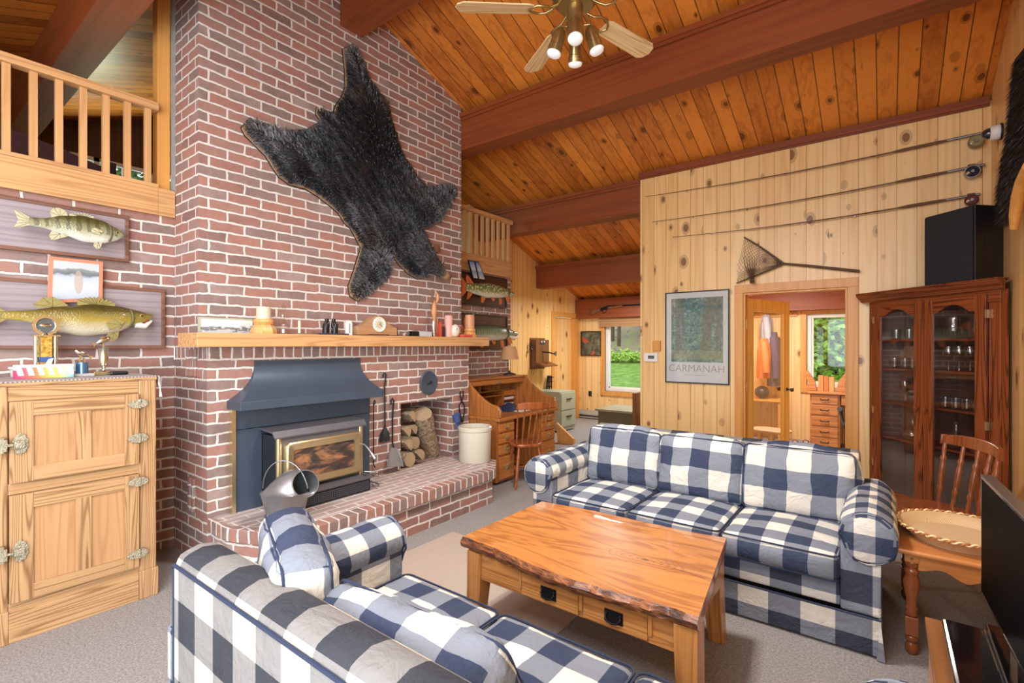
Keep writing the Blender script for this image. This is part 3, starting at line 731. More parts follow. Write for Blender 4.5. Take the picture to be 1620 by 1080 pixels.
# clock
cy = my(591); cw = (my(622)-my(560))*.5
g = thing('mantel_clock', 'round-topped walnut mantel clock with a cream dial', 'clock', (-3.60, cy, MZ))
pts = [(-cw,.006),(cw,.006),(cw,.075)]
for k in range(1, 24):
    u = 1-2*k/24; pts.append((cw*u, .075+.105*math.exp(-(u/.58)**2*1.1)-.105*math.exp(-1/.58**2*1.1)))
pts.append((-cw,.075))
obj('case', MB().prism([(a, b) for a, b in pts], 'x', -.05, .045), wood('clock_walnut', (186,144,106), (140,100,70), 'y', 'z', rings=3, rough=.3), g, local=True, bevel=.004)
obj('foot', MB().box(-.05,.05,-cw*.5,cw*.55,0,.012), wood('clock_foot', (70,40,28), (50,28,20), 'y'), g, local=True)
dl = obj('dial', MB().lathe((.046,.01,.098), [(.068,0),(.066,.01),(.058,.014),(.054,.006),(.001,.006)], 32, axis='x'), plain('cream_dial', (238,234,220), .35, var=.03), g, local=True, smooth=30)
obj('face', MB().lathe((.0525,.01,.098), [(.036,0),(.036,.001),(.001,.001)], 28, axis='x'), plain('gilt_face', (200,190,164), .4), g, local=True)
for a, L in ((2.1,.03),(.5,.022)):
    obj('hand', MB().bar((.055,.01,.098), (.055,.01+L*math.sin(a),.098+L*math.cos(a)), .004, .001, up=(1,0,0)), M['black'], g, local=True)
for k in range(12):
    a = k*PI/6; obj('hour_mark', MB().bar((.0535,.01+.042*math.sin(a),.098+.042*math.cos(a)), (.0535,.01+.050*math.sin(a),.098+.050*math.cos(a)), .003, .001, up=(1,0,0)), M['black'], g, local=True)
tag(obj('metal_cylinder', MB().lathe((MX, my(627), MZ), [(.012,0),(.012,.075),(.008,.08)], 12), plain('grey_metal', (120,124,132), .3, .8), smooth=50), 'small upright grey cylinder right of the mantel clock', 'ornament')
for i, px in enumerate((631, 637, 643)):
    y = my(px); g = MB().ball((MX+.02, y, MZ+.012+.003*i), .014, .02, .012+.003*i, 10, 7).ball((MX+.02, y+.015, MZ+.02+.004*i), .008, .009, .012, 8, 6)
    tag(obj('small_figurine', g, plain('bone_%d' % i, [(120,104,90),(188,178,160),(90,84,80)][i], .5), smooth=80), ['tiny brown figurine nearest the mantel clock', 'tiny pale figurine between two darker ones', 'tiny dark figurine beside the black box'][i], 'figurine', 'tiny mantel figurines')
tag(obj('black_box', MB().box(-3.65,-3.59, my(649), my(660), MZ, MZ+.05), M['black'], bevel=.006), 'small black cube box on the mantel', 'box')
tag(obj('white_box', MB().box(-3.64,-3.58, my(661), my(679), MZ, MZ+.045), plain('pale_box', (196,200,206), .4), bevel=.003), 'low pale box between the black cube and the glass tumbler', 'box')
tag(obj('glass_tumbler', MB().lathe((MX, my(686.5), MZ), [(.036,0),(.038,.005),(.038,.155),(.034,.155),(.034,.01),(.001,.01)], 20), G, smooth=60), 'clear glass tumbler holding a crayfish claw stick', 'glass')
y = my(687); zt = MZ+.012
g = thing('crayfish_stick', 'tall dried orange crayfish carving standing in the glass tumbler', 'carving', (MX, y, zt))
mc = plain('dried_shell', (206,150,104), .5, var=.2)
obj('body', MB().tube([(MX,y,zt),(MX,y+.004,zt+.12),(MX,y-.002,zt+.17),(MX,y-.004,zt+.24),(MX,y,zt+.31),(MX,y-.01,zt+.36)], [.006,.01,.012,.03,.022,.008], 10), mc, g, smooth=70)
obj('claw', MB().tube([(MX,y+.01,zt+.31),(MX,y+.045,zt+.36),(MX,y+.05,zt+.41),(MX,y+.02,zt+.45)], [.008,.016,.018,.003], 8), mc, g, smooth=70)
obj('claw', MB().tube([(MX,y-.01,zt+.31),(MX,y-.03,zt+.38),(MX,y-.02,zt+.47)], [.007,.012,.002], 8), plain('dark_shell', (120,84,64), .5), g, smooth=70)
for k in range(4): obj('feeler', MB().tube([(MX,y+.01,zt+.13+k*.02),(MX+.01,y+.03,zt+.12+k*.02),(MX+.015,y+.035,zt+.09+k*.02)], .003, 5), mc, g)
for i, (a, b, h, col, lab) in enumerate(((693,697,.15,(214,84,64),'thin red book standing beside the glass tumbler'),(697,702,.105,(60,44,44),'thin dark book standing against the red one'))):
    tag(obj('book', MB().box(-3.68,-3.60, my(a), my(b)-.001, MZ, MZ+h), plain('cover_%d' % i, col, .5)), lab, 'book', 'two thin books on the mantel')
tag(obj('pillar_candle', MB().lathe((MX, my(709.5), MZ), [(.042,0),(.042,.215),(.035,.225),(.001,.21)], 22), plain('pink_wax', (232,176,164), .5, var=.04), smooth=50), 'tall pale pink pillar candle beside the owl mug', 'candle')
g = thing('owl_mug', 'white pottery owl mug painted green, in front of the pink candle', 'mug', (-3.59, my(719,-3.59), MZ))
obj('body', MB().lathe((0,0,0), [(.03,0),(.048,.02),(.056,.06),(.05,.10),(.036,.125),(.03,.12)], 20), plain('cream_pottery', (226,216,198), .3, coat=.5), g, local=True, smooth=60)
t = NT('green_pottery'); v, S = t.sep(); t.col(t.ramp(t.noise(v, 40, 2), [(.48, srgb(232,226,210)), (.52, srgb(30,118,74))], 'CONSTANT')); 
obj('painted_back', MB().lathe((-.012,.02,0), [(.03,.02),(.052,.05),(.05,.10),(.034,.13),(.001,.135)], 20), t.set(.25, coat=.5), g, local=True, smooth=60)
for s in (-1, 1): obj('eye', MB().ball((.05, s*.018-.005, .085), .006,.012,.012), M['white'], g, local=True, smooth=60); obj('pupil', MB().ball((.057, s*.018-.005, .085), .003,.005,.005, 8, 6), M['black'], g, local=True)
obj('handle', MB().tube([(0,.05,.10),(0,.08,.09),(0,.08,.05),(0,.05,.035)], .007, 8), plain('cream_pottery', (0,0,0)), g, local=True, smooth=60)
tag(obj('red_case', MB().box(-3.54,-3.485, my(731,-3.5), my(746,-3.5), MZ, MZ+.028), plain('coral_case', (206,84,70), .4), bevel=.006), 'flat coral red case at the front of the mantel', 'case')

# ================================================================ FIRE TOOLS, LID, LOGS, CROCK, SCUTTLE
BX = -3.625
def bp(px, py, x=BX): return onX(px, py, x)
g = thing('hearth_brush', 'black bristle hearth brush hanging on the brick by its twisted handle', 'brush', bp(608,697))
obj('handle', MB().tube([bp(606,597), bp(606,592), bp(608,590), bp(610.5,592), bp(610,598), bp(608.5,612), bp(608.8,650), bp(608.8,676)], .006, 8), M['iron'], g, smooth=60)
a, b = bp(608.8,674), bp(608,698)
rr = []
mb = MB()
for k in range(160):
    ang = random.uniform(0,2*PI); r = random.random()**.5; e = b+Vector((.03*math.sin(ang)*r, .06*r*math.cos(ang), random.uniform(-.005,.01)))
    mb.tube([a+Vector((0,.006*math.cos(ang),0)), a.lerp(e,.5)+Vector((.01*math.sin(ang),.022*math.cos(ang)*r,0)), e], [.003,.0025,.0015], 3)
obj('bristles', mb, plain('bristle', (48,46,48), .8), g)
g = thing('ash_shovel', 'galvanised ash shovel with long iron handle leaning on the brick by the log niche', 'shovel', bp(626,738))
obj('handle', MB().tube([bp(618.5,640), bp(618.5,633), bp(620.5,630), bp(623,634), bp(622,642), bp(621,660), bp(621,700), bp(623,712,-3.6)], .007, 8), M['iron'], g, smooth=60)
P = [bp(620,708,-3.60), bp(627,708,-3.60), bp(633,716,-3.58), bp(639,738,-3.56), bp(631,737,-3.54), bp(615,739,-3.54), bp(616,718,-3.56)]
mb = MB(); mb.add(P+[p+Vector((-.012,0,0)) for p in P], [tuple(range(7)), tuple(range(7,14))[::-1]]+[(i,i+7,(i+1)%7+7,(i+1)%7) for i in range(7)])
obj('blade', mb, plain('galvanised', (170,176,184), .4, .7, var=.2), g)
g = thing('fire_poker', 'thin iron poker hanging on the brick close to the stove', 'poker', bp(591,738))
obj('rod', MB().tube([bp(592,640), bp(594,636), bp(592.5,633), bp(591,636), bp(591,650), bp(591,700), bp(591,735), bp(593,739)], .005, 8), M['iron'], g, smooth=60)
g = thing('log_tongs', 'black iron tongs hanging at the right edge of the chimney', 'tongs', bp(731,665))
for s in (-1, 1):
    obj('arm', MB().tube([bp(730.5+s*2,618), bp(730.5+s*2.6,626), bp(730.5,634), bp(730.5-s*4,641), bp(731-s*4,650), bp(731-s*1.5,662), bp(731-s*1,668)], .007, 8), M['iron'], g, smooth=60)
g = thing('fire_glove', 'faded blue glove hanging beside the iron tongs', 'glove', bp(724,676))
m = plain('blue_leather', (70,96,146), .8, var=.2)
a = bp(721,655); b = bp(726,676)
obj('cuff', MB().tube([a, a.lerp(b,.55)], [.045,.034], 12), m, g, smooth=60)
for k in range(4): obj('finger', MB().tube([a.lerp(b,.5)+Vector((0,(k-1.5)*.018,0)), b+Vector((0,(k-1.5)*.016,-.01*abs(k-1.5)))], [.012,.009], 8), m, g, smooth=60)
lc = bp(678.5,605.3,-3.638)
g = thing('damper_lid', 'round black iron cover plate with small handle fixed to the brick above the logs', 'cover', lc)
obj('disc', MB().lathe(lc+Vector((-.008,0,0)), [(.118,0),(.118,.010),(.108,.016),(.1,.012),(.001,.014)], 32, axis='x'), M['steel_blue'], g, smooth=30)
obj('handle', MB().tube([lc+Vector((.004,-.025,-.012)), lc+Vector((.022,-.015,-.008)), lc+Vector((.022,.02,.008)), lc+Vector((.004,.03,.012))], .006, 8), M['iron'], g, smooth=60)
t = NT('bark'); v, S = t.sep(); nn = t.noise(v, 34, 5, .7, .4)
t.col(t.ramp(nn, [(.3, srgb(104,86,70)), (.48, srgb(168,146,118)), (.62, srgb(214,198,168))])); t.bump(nn, 1, .03); M['bark'] = t.set(.95)
M['log_end'] = plain('split_wood', (168,146,114), .85, var=.2, bump=.3)
def log(a, b, r, label, split=False):
    a, b = Vector(a), Vector(b); d = (b-a).normalized(); e1 = d.orthogonal().normalized(); e2 = d.cross(e1); mb = MB(); n = 10; seg = 16; vs = []
    sd = random.random()*50
    for i in range(n+1):
        c = a.lerp(b, i/n)+Vector(noise.noise_vector(Vector((i*.35, sd, 0))))*.012
        for k in range(seg):
            an = 2*PI*k/seg; rr = r*(1+.10*noise.noise(Vector((math.cos(an)*2, math.sin(an)*2, i*.5+sd))))
            x = math.cos(an)*rr
            if split: x = max(x, -.15*r)
            vs.append(c+e1*x+e2*math.sin(an)*rr)
    mb.add(vs, [(i*seg+k, i*seg+(k+1)%seg, (i+1)*seg+(k+1)%seg, (i+1)*seg+k) for i in range(n) for k in range(seg)])
    g = thing('firewood_log', label, 'log', (a+b)/2-Vector((0,0,r)), 0, 'firewood logs in the niche')
    obj('bark', mb, M['bark'], g, smooth=70)
    obj('cut_end', MB().add(vs[:seg], [tuple(range(seg))[::-1]]), M['log_end'], g); obj('cut_end', MB().add(vs[-seg:], [tuple(range(seg))]), M['log_end'], g)
b0 = onZ(683,716,.34); log((b0.x-.02,b0.y,.345), onX(668,654,-3.70)+Vector((0,0,.0)), .098, 'thick barked log leaning upright at the front of the niche')
for (x0,y,z,x1,y1,zz,r,lab,sp) in ((-4.12,3.16,.40,-3.62,3.17,.40,.068,'log at the bottom left of the niche, touching the brick floor',False),
    (-4.12,3.32,.40,-3.66,3.34,.40,.065,'split log at the bottom, behind the leaning one',True),
    (-4.12,3.15,.53,-3.64,3.16,.53,.062,'second log up at the left of the niche',True),
    (-4.12,3.29,.53,-3.70,3.31,.53,.06,'second-row log just behind the leaning one',False),
    (-4.12,3.15,.655,-3.66,3.17,.655,.06,'third log up at the left, pale split face showing',True),
    (-4.12,3.28,.65,-3.72,3.30,.65,.055,'third-row log deeper in the niche',True),
    (-4.13,3.20,.775,-3.68,3.25,.79,.06,'log on top of the left pile under the niche roof',True),
    (-4.12,3.34,.80,-3.88,3.50,.78,.060,'topmost log slanting right behind the leaning log',False)):
    log((x0,y,z),(x1,y1,zz),r,lab,sp)
cc = Vector((-3.31,3.755,.326))
g = thing('stoneware_crock', 'large cream stoneware crock on the right end of the brick hearth', 'crock', cc)
obj('body', MB().lathe((0,0,0), [(.155,0),(.162,.008),(.166,.30),(.158,.308),(.172,.312),(.174,.345),(.166,.352),(.152,.348),(.15,.03),(.001,.02)], 40), plain('cream_stoneware', (214,210,192), .22, coat=.4, var=.05, nscale=5), g, local=True, smooth=45)
# scuttle
GV = plain('galvanised_bucket', (158,162,166), .38, .75, var=.28, nscale=9)
sc0 = Vector((-3.17,1.70,.326))
g = thing('coal_scuttle', 'galvanised coal scuttle bucket with wire handle on the hearth by the stove', 'scuttle', sc0, 0)
obj('bucket', MB().lathe((0,0,0), [(.10,0),(.105,.01),(.15,.20),(.155,.205),(.145,.20),(.098,.015),(.001,.012)], 32), GV, g, local=True, smooth=45)
ca, cb = Vector((0,0,.20)), Vector((.115,.075,.255)); vs = []; seg = 28; n = 8
dir2 = Vector((.93,-.05,.36)).normalized(); e1 = dir2.cross(Vector((0,0,1))).normalized(); e2 = e1.cross(dir2)
for i in range(n+1):
    f = i/n
    for k in range(seg):
        an = 2*PI*k/seg
        # rim circle -> tilted mouth
        p0 = Vector((math.cos(an)*.15, math.sin(an)*.15, .20)); ao = an-math.atan2(dir2.y, dir2.x)
        p1 = cb+e1*(-math.sin(ao)*.088)+e2*(-math.cos(ao)*.088)
        vs.append(p0.lerp(p1, f)+Vector((0,0,.055*math.sin(PI*f)*max(0,-math.cos(ao)))))
obj('spout_hood', MB().add(vs, [(i*seg+k, i*seg+(k+1)%seg, (i+1)*seg+(k+1)%seg, (i+1)*seg+k) for i in range(n) for k in range(seg)]), GV, g, local=True, smooth=60)
obj('mouth_rim', MB().tube([vs[n*seg+k] for k in range(seg)], .004, 6, closed=True), GV, g, local=True, smooth=60)
hb = [Vector((-.12*math.cos(a)-.03*math.sin(a), -.09*math.cos(a), .20+.20*math.sin(a))) for a in [PI*k/16 for k in range(17)]]
obj('wire_handle', MB().tube(hb, .004, 6), M['chrome'], g, local=True, smooth=60)
for p in (hb[0], hb[-1]): obj('handle_ear', MB().tube([p+Vector((0,0,.02)), p, p-Vector((0,0,.03))], .009, 6), M['iron'], g, local=True)

# ================================================================ ICEBOX CABINET
A1 = wood('ash_wood_v', (196,158,114), (134,96,60), 'z', 'y', rings=24, rough=.42, ringamt=.7, scale=.9)
A2 = wood('ash_wood_h', (196,158,114), (136,98,62), 'y', 'z', rings=24, rough=.42, ringamt=.7, scale=.9)
A3 = wood('ash_panel', (192,150,106), (160,116,74), 'z', 'y', rings=12, rough=.42, ringamt=.4)
ib = thing('oak_icebox', 'tall pale ash icebox cupboard with ornate brass hinges against the brick wall', 'cabinet', (-3.82,.715,0))
obj('carcass', MB().box(-4.15,-3.52,.36,1.07,.02,1.29), A1, ib, bevel=.006)
for ya, yb in ((.355,.445),(.985,1.075)): obj('stile', MB().box(-3.53,-3.50,ya,yb,.16,1.295), A1, ib, bevel=.008)
for za, zb in ((1.215,1.295),(.745,.80),(.14,.20)): obj('rail', MB().box(-3.53,-3.503,.445,.985,za,zb), A2, ib)
obj('top_board', MB().box(-4.16,-3.495,.35,1.08,1.288,1.308), A2, ib, bevel=.008)
obj('plinth', MB().box(-4.14,-3.492,.445,.985,0,.148), A2, ib, bevel=.003)
for ya, yb in ((.35,.445),(.985,1.082)): obj('plinth_block', MB().box(-4.15,-3.49,ya,yb,0,.165), A1, ib, bevel=.004)
def idoor(z0, z1):
    d = obj('door', MB().box(-3.50,-3.478,.447,.535,z0,z1), A1, ib, bevel=.002)
    obj('door_stile', MB().box(-3.50,-3.478,.915,.983,z0,z1), A1, d, bevel=.002)
    obj('door_rail', MB().box(-3.50,-3.478,.535,.915,z0,z0+.075), A2, d, bevel=.002); obj('door_rail', MB().box(-3.50,-3.478,.535,.915,z1-.075,z1), A2, d, bevel=.002)
    obj('door_muntin', MB().box(-3.50,-3.479,.70,.765,z0+.075,z1-.075), A1, d)
    obj('door_panel', MB().box(-3.50,-3.488,.535,.70,z0+.075,z1-.075), A3, d); obj('door_panel', MB().box(-3.50,-3.488,.765,.915,z0+.075,z1-.075), A3, d)
    return d
D1, D2 = idoor(.803,1.213), idoor(.202,.742)
t = NT('antique_brass'); v, S = t.sep(); nn = t.noise(v, 110, 3, .7); t.col(t.mix(nn, srgb(120,112,84), srgb(226,220,196))); t.bump(nn, .9, .01); AB = t.set(.35, .85)
for z in (1.155,.955,.70,.28):
    mb = MB(); y = .985
    P = [(y-.062,z),(y-.045,z+.016),(y-.02,z+.026),(y-.005,z+.024),(y-.005,z-.024),(y-.02,z-.026),(y-.045,z-.016)]
    mb.prism(P, 'x', -3.479, -3.470)
    mb.prism([(y+.005,z+.024),(y+.02,z+.024),(y+.036,z+.010),(y+.04,z-.002),(y+.03,z-.018),(y+.005,z-.024)], 'x', -3.50, -3.470)
    mb.lathe((-3.472,y,z-.026), [(.006,0),(.006,.052)], 8)
    obj('hinge', mb, AB, ib)
for z in (1.00, .46):
    P = []; 
    for k in range(20):
        a = 2*PI*k/20; r = .046 if k%2 else .04; P.append((.486+.032*math.cos(a)*r/.046, z+1.25*r*math.sin(a)))
    mb = MB().prism(P, 'x', -3.479, -3.470).box(-3.475,-3.455,.46,.50,z-.018,z+.018).bar((-3.46,.46,z),(-3.46,.425,z),.012,.014).bar((-3.46,.43,z-.03),(-3.46,.43,z+.03),.014,.014).box(-3.50,-3.46,.41,.428,z-.04,z+.04)
    obj('latch', mb, AB, ib, bevel=.003)
# runner cloth on top
t = NT('woven_runner'); v, S = t.sep(); 
c = t.mix(t.math('LESS_THAN', t.math('FRACT', t.math('MULTIPLY', t.math('ADD', S[0], S[1]), 60)), .5), srgb(120,108,110), srgb(206,204,200)); t.col(c); t.bump(t.noise(v,200,2),.5); RW = t.set(.9)
rn = thing('table_runner', 'grey and white woven runner draped over the icebox top', 'runner', (-3.80,.715,1.309))
obj('cloth', MB().box(-4.08,-3.50,.34,1.085,1.3085,1.3125).box(-4.08,-3.50,1.0855,1.0895,1.27,1.3125), RW, rn)
mb = MB()
for k in range(7): mb.tube([(-3.51-k*.001,1.090,1.29),(-3.50,1.094,1.24),(-3.497+random.uniform(-.008,.008),1.094+random.uniform(-.006,.006),1.185)], .0022, 4)
mb.tube([(-3.505,1.089,1.27),(-3.50,1.094,1.235)], .005, 6)
obj('tassel', mb, plain('tassel_white', (222,218,210), .9), rn)
TZ = 1.3135
# tissue box
ty0, ty1 = onX(26,600,-3.72).y, onX(117,600,-3.72).y
t = NT('tissue_print'); v, S = t.sep()
hue = t.ramp(t.math('MULTIPLY_ADD', S[1], 4.2, .5), [(0, srgb(226,60,120)), (.3, srgb(244,120,90)), (.55, srgb(246,190,90)), (.75, srgb(220,226,120)), (1, srgb(110,190,226))])
st_ = t.math('LESS_THAN', t.math('FRACT', t.math('ADD', t.math('MULTIPLY', S[1], 24), t.math('MULTIPLY', S[2], 6))), .45)
f = t.math('MULTIPLY', t.math('ADD', st_, t.math('LESS_THAN', S[2], .018)), t.math('LESS_THAN', S[2], .062)); t.col(t.mix(t.math('MINIMUM', f, 1), srgb(232,240,246), hue))
g = thing('tissue_box', 'long white tissue box with rainbow stripes on the icebox', 'tissue box', (-3.77,(ty0+ty1)/2,TZ))
obj('box', MB().box(-3.83,-3.72,ty0,ty1,TZ,TZ+.075), t.set(.5), g, bevel=.002)
obj('tissue', MB().add([(-3.79,ty1-.11,TZ+.074),(-3.76,ty1-.09,TZ+.074),(-3.77,ty1-.10,TZ+.105),(-3.785,ty1-.075,TZ+.11)], [(0,1,3),(0,1,2),(0,2,3),(1,2,3)]), M['white'], g)
# trophies
SIL = plain('trophy_silver', (214,210,196), .18, 1, var=.08); 
def tz(px, py, x): return onX(px, py, x).z
def ty(px, x): return onX(px, 560, x).y
X1 = -3.93; y = ty(72.5, X1)
g = thing('fishing_trophy', 'tallest trophy, two silver columns topped by a round fish medallion', 'trophy', (X1,y,TZ), 0, 'fishing trophies on the icebox')
obj('base', MB().box(X1-.04,X1+.04,y-.06,y+.06,TZ,TZ+.02), M['black'], g)
zt = tz(73,532,X1)
for s in (-1, 1): obj('column', MB().lathe((X1,y+s*.042,TZ+.02), [(.013,0),(.013,zt-TZ-.02)], 12), SIL, g, smooth=50)
t = NT('gold_foil'); v, S = t.sep(); t.col(t.ramp(t.noise(v, 45, 3), [(.35, srgb(176,140,50)), (.6, srgb(240,214,120))])); GF = t.set(.3, .7)
obj('gold_column', MB().box(X1-.02,X1+.02,y-.024,y+.024,TZ+.02,zt), GF, g); obj('blue_band', MB().box(X1-.021,X1+.021,y-.025,y+.025,TZ+.085,TZ+.115), plain('blue_label', (60,90,150), .4), g)
obj('cap', MB().box(X1-.03,X1+.03,y-.06,y+.06,zt,zt+.008), SIL, g); obj('neck', MB().lathe((X1,y,zt+.008), [(.02,0),(.006,.012),(.006,.03)], 12), SIL, g, smooth=50)
zc = tz(72,517,X1)+.008
pts = [(.060*(1+.05*math.cos(16*a))*math.cos(a)+y, .058*(1+.05*math.cos(16*a))*math.sin(a)+zc) for a in [2*PI*k/96 for k in range(96)]]
md = obj('medallion', MB().prism(pts, 'x', X1-.008, X1+.006), SIL, g, smooth=40)
obj('relief', MB().lathe((X1+.006,y,zc), [(.044,0),(.044,.004),(.038,.002),(.001,.002)], 28, axis='x'), plain('pewter', (110,118,122), .35, .8), md)
obj('fish_relief', MB().ball((X1+.009,y,zc), .004,.028,.010), SIL, md, smooth=60)
def small_fish(mb, x, y, z, L, tilt):
    R = Matrix.Translation((x,y,z)) @ Matrix.Rotation(tilt, 4, 'X'); m = MB(R)
    m.ball((0,0,0), L*.11, L*.42, L*.17, 12, 8); m.prism([(-L*.38,0),(-L*.62,L*.16),(-L*.58,0),(-L*.62,-L*.16)], 'x', -.004, .004); m.prism([(-L*.1,L*.14),(0,L*.26),(L*.15,L*.15)], 'x', -.003, .003); mb.add(m.v, m.f)
X2 = -3.80; y = ty(130, X2)
g = thing('fishing_trophy', 'short trophy with a blue column and silver fish leaping down', 'trophy', (X2,y,TZ), 0, 'fishing trophies on the icebox')
obj('base', MB().box(X2-.035,X2+.035,y-.05,y+.05,TZ,TZ+.016), plain('marble', (190,186,184), .3), g, bevel=.002)
obj('column', MB().lathe((X2,y,TZ+.016), [(.029,0),(.029,.065),(.001,.065)], 20), plain('blue_foil', (96,136,186), .25, .7), g, smooth=40)
mb = MB().tube([(X2,y-.008,TZ+.08),(X2,y-.014,TZ+.10),(X2,y,TZ+.125)], .006, 6).tube([(X2,y+.01,TZ+.08),(X2,y+.006,TZ+.11)], .005, 6); small_fish(mb, X2, y-.002, TZ+.135, .09, math.radians(-30+180)); obj('fish_figure', mb, SIL, g, smooth=60)
X3 = -3.86; y = ty(164, X3)
g = thing('fishing_trophy', 'middle-height trophy with one silver column and a fish rising up', 'trophy', (X3,y,TZ), 0, 'fishing trophies on the icebox')
obj('base', MB().box(X3-.04,X3+.04,y-.055,y+.055,TZ,TZ+.02), plain('gold_base', (190,176,130), .3, .8), g, bevel=.002)
obj('stem', MB().lathe((X3,y,TZ+.02), [(.02,0),(.008,.014),(.01,.035),(.03,.042)], 16), SIL, g, smooth=60)
zt = tz(164,549,X3)
obj('column', MB().lathe((X3,y,TZ+.06), [(.027,0),(.024,.006),(.024,zt-TZ-.066),(.027,zt-TZ-.06),(.001,zt-TZ-.058)], 20), SIL, g, smooth=40)
mb = MB().tube([(X3,y,zt),(X3,y-.004,zt+.02),(X3,y+.004,zt+.035)], .007, 6); small_fish(mb, X3, y+.0, zt+.042, .1, math.radians(28)); obj('fish_figure', mb, SIL, g, smooth=60)
y = ty(188, -3.78); tag(obj('black_case', MB().box(-3.81,-3.76,y-.045,y+.045,TZ,TZ+.022), M['black'], bevel=.008), 'small black case lying right of the trophies', 'case')
y = ty(43, -3.98); tag(obj('jar_lid', MB().lathe((-4.04,y-.02,TZ), [(.04,0),(.045,.04),(.052,.045),(.052,.058),(.001,.058)], 20), plain('milky', (206,204,198), .4), smooth=40), 'white lidded dish half hidden behind the tissue box', 'dish')
# ================================================================ MOUNTED FISH
def interp(P, t):
    for i in range(len(P)-1):
        if P[i][0] <= t <= P[i+1][0]:
            f = (t-P[i][0])/(P[i+1][0]-P[i][0]+1e-9); f = f*f*(3-2*f)*.5+f*.5; return P[i][1]+(P[i+1][1]-P[i][1])*f
    return P[-1][1]
def fishmat(name, back, side, belly, bars=None, spots=False, H=.1):
    t = NT(name); v, S = t.sep(); sc_ = t.n('ShaderNodeTexVoronoi'); sc_.inputs['Scale'].default_value = 90; t.l(v, sc_.inputs['Vector'])
    z = t.math('ADD', t.math('DIVIDE', S[2], H), t.math('MULTIPLY', t.math('SUBTRACT', t.noise(v, 16, 3), .5), .35))
    c = t.ramp(t.math('MULTIPLY_ADD', z, .5, .5), [(.12, srgb(*belly)), (.42, srgb(*side)), (.78, srgb(*back)), (1, srgb(*[x*.6 for x in back]))])
    if bars:
        b = t.math('MULTIPLY', t.math('GREATER_THAN', t.math('SINE', t.math('ADD', t.math('MULTIPLY', S[1], bars), t.math('MULTIPLY', t.noise(v, 14, 3), 5))), .2), t.math('GREATER_THAN', z, -.25))
        c = t.mix(t.math('MULTIPLY', b, .5), c, srgb(*[x*.55 for x in back]))
    if spots:
        vo = t.n('ShaderNodeTexVoronoi'); vo.inputs['Scale'].default_value = 46; t.l(t.comb(S[0], t.math('MULTIPLY', S[1], .7), S[2]), vo.inputs['Vector'])
        s_ = t.math('MULTIPLY', t.math('LESS_THAN', vo.outputs['Distance'], .34), t.math('GREATER_THAN', z, -.6)); c = t.mix(s_, c, srgb(224,224,196))
    t.col(c); t.bump(sc_.outputs['Distance'], .4, .004); return t.set(.28, 0, .35)
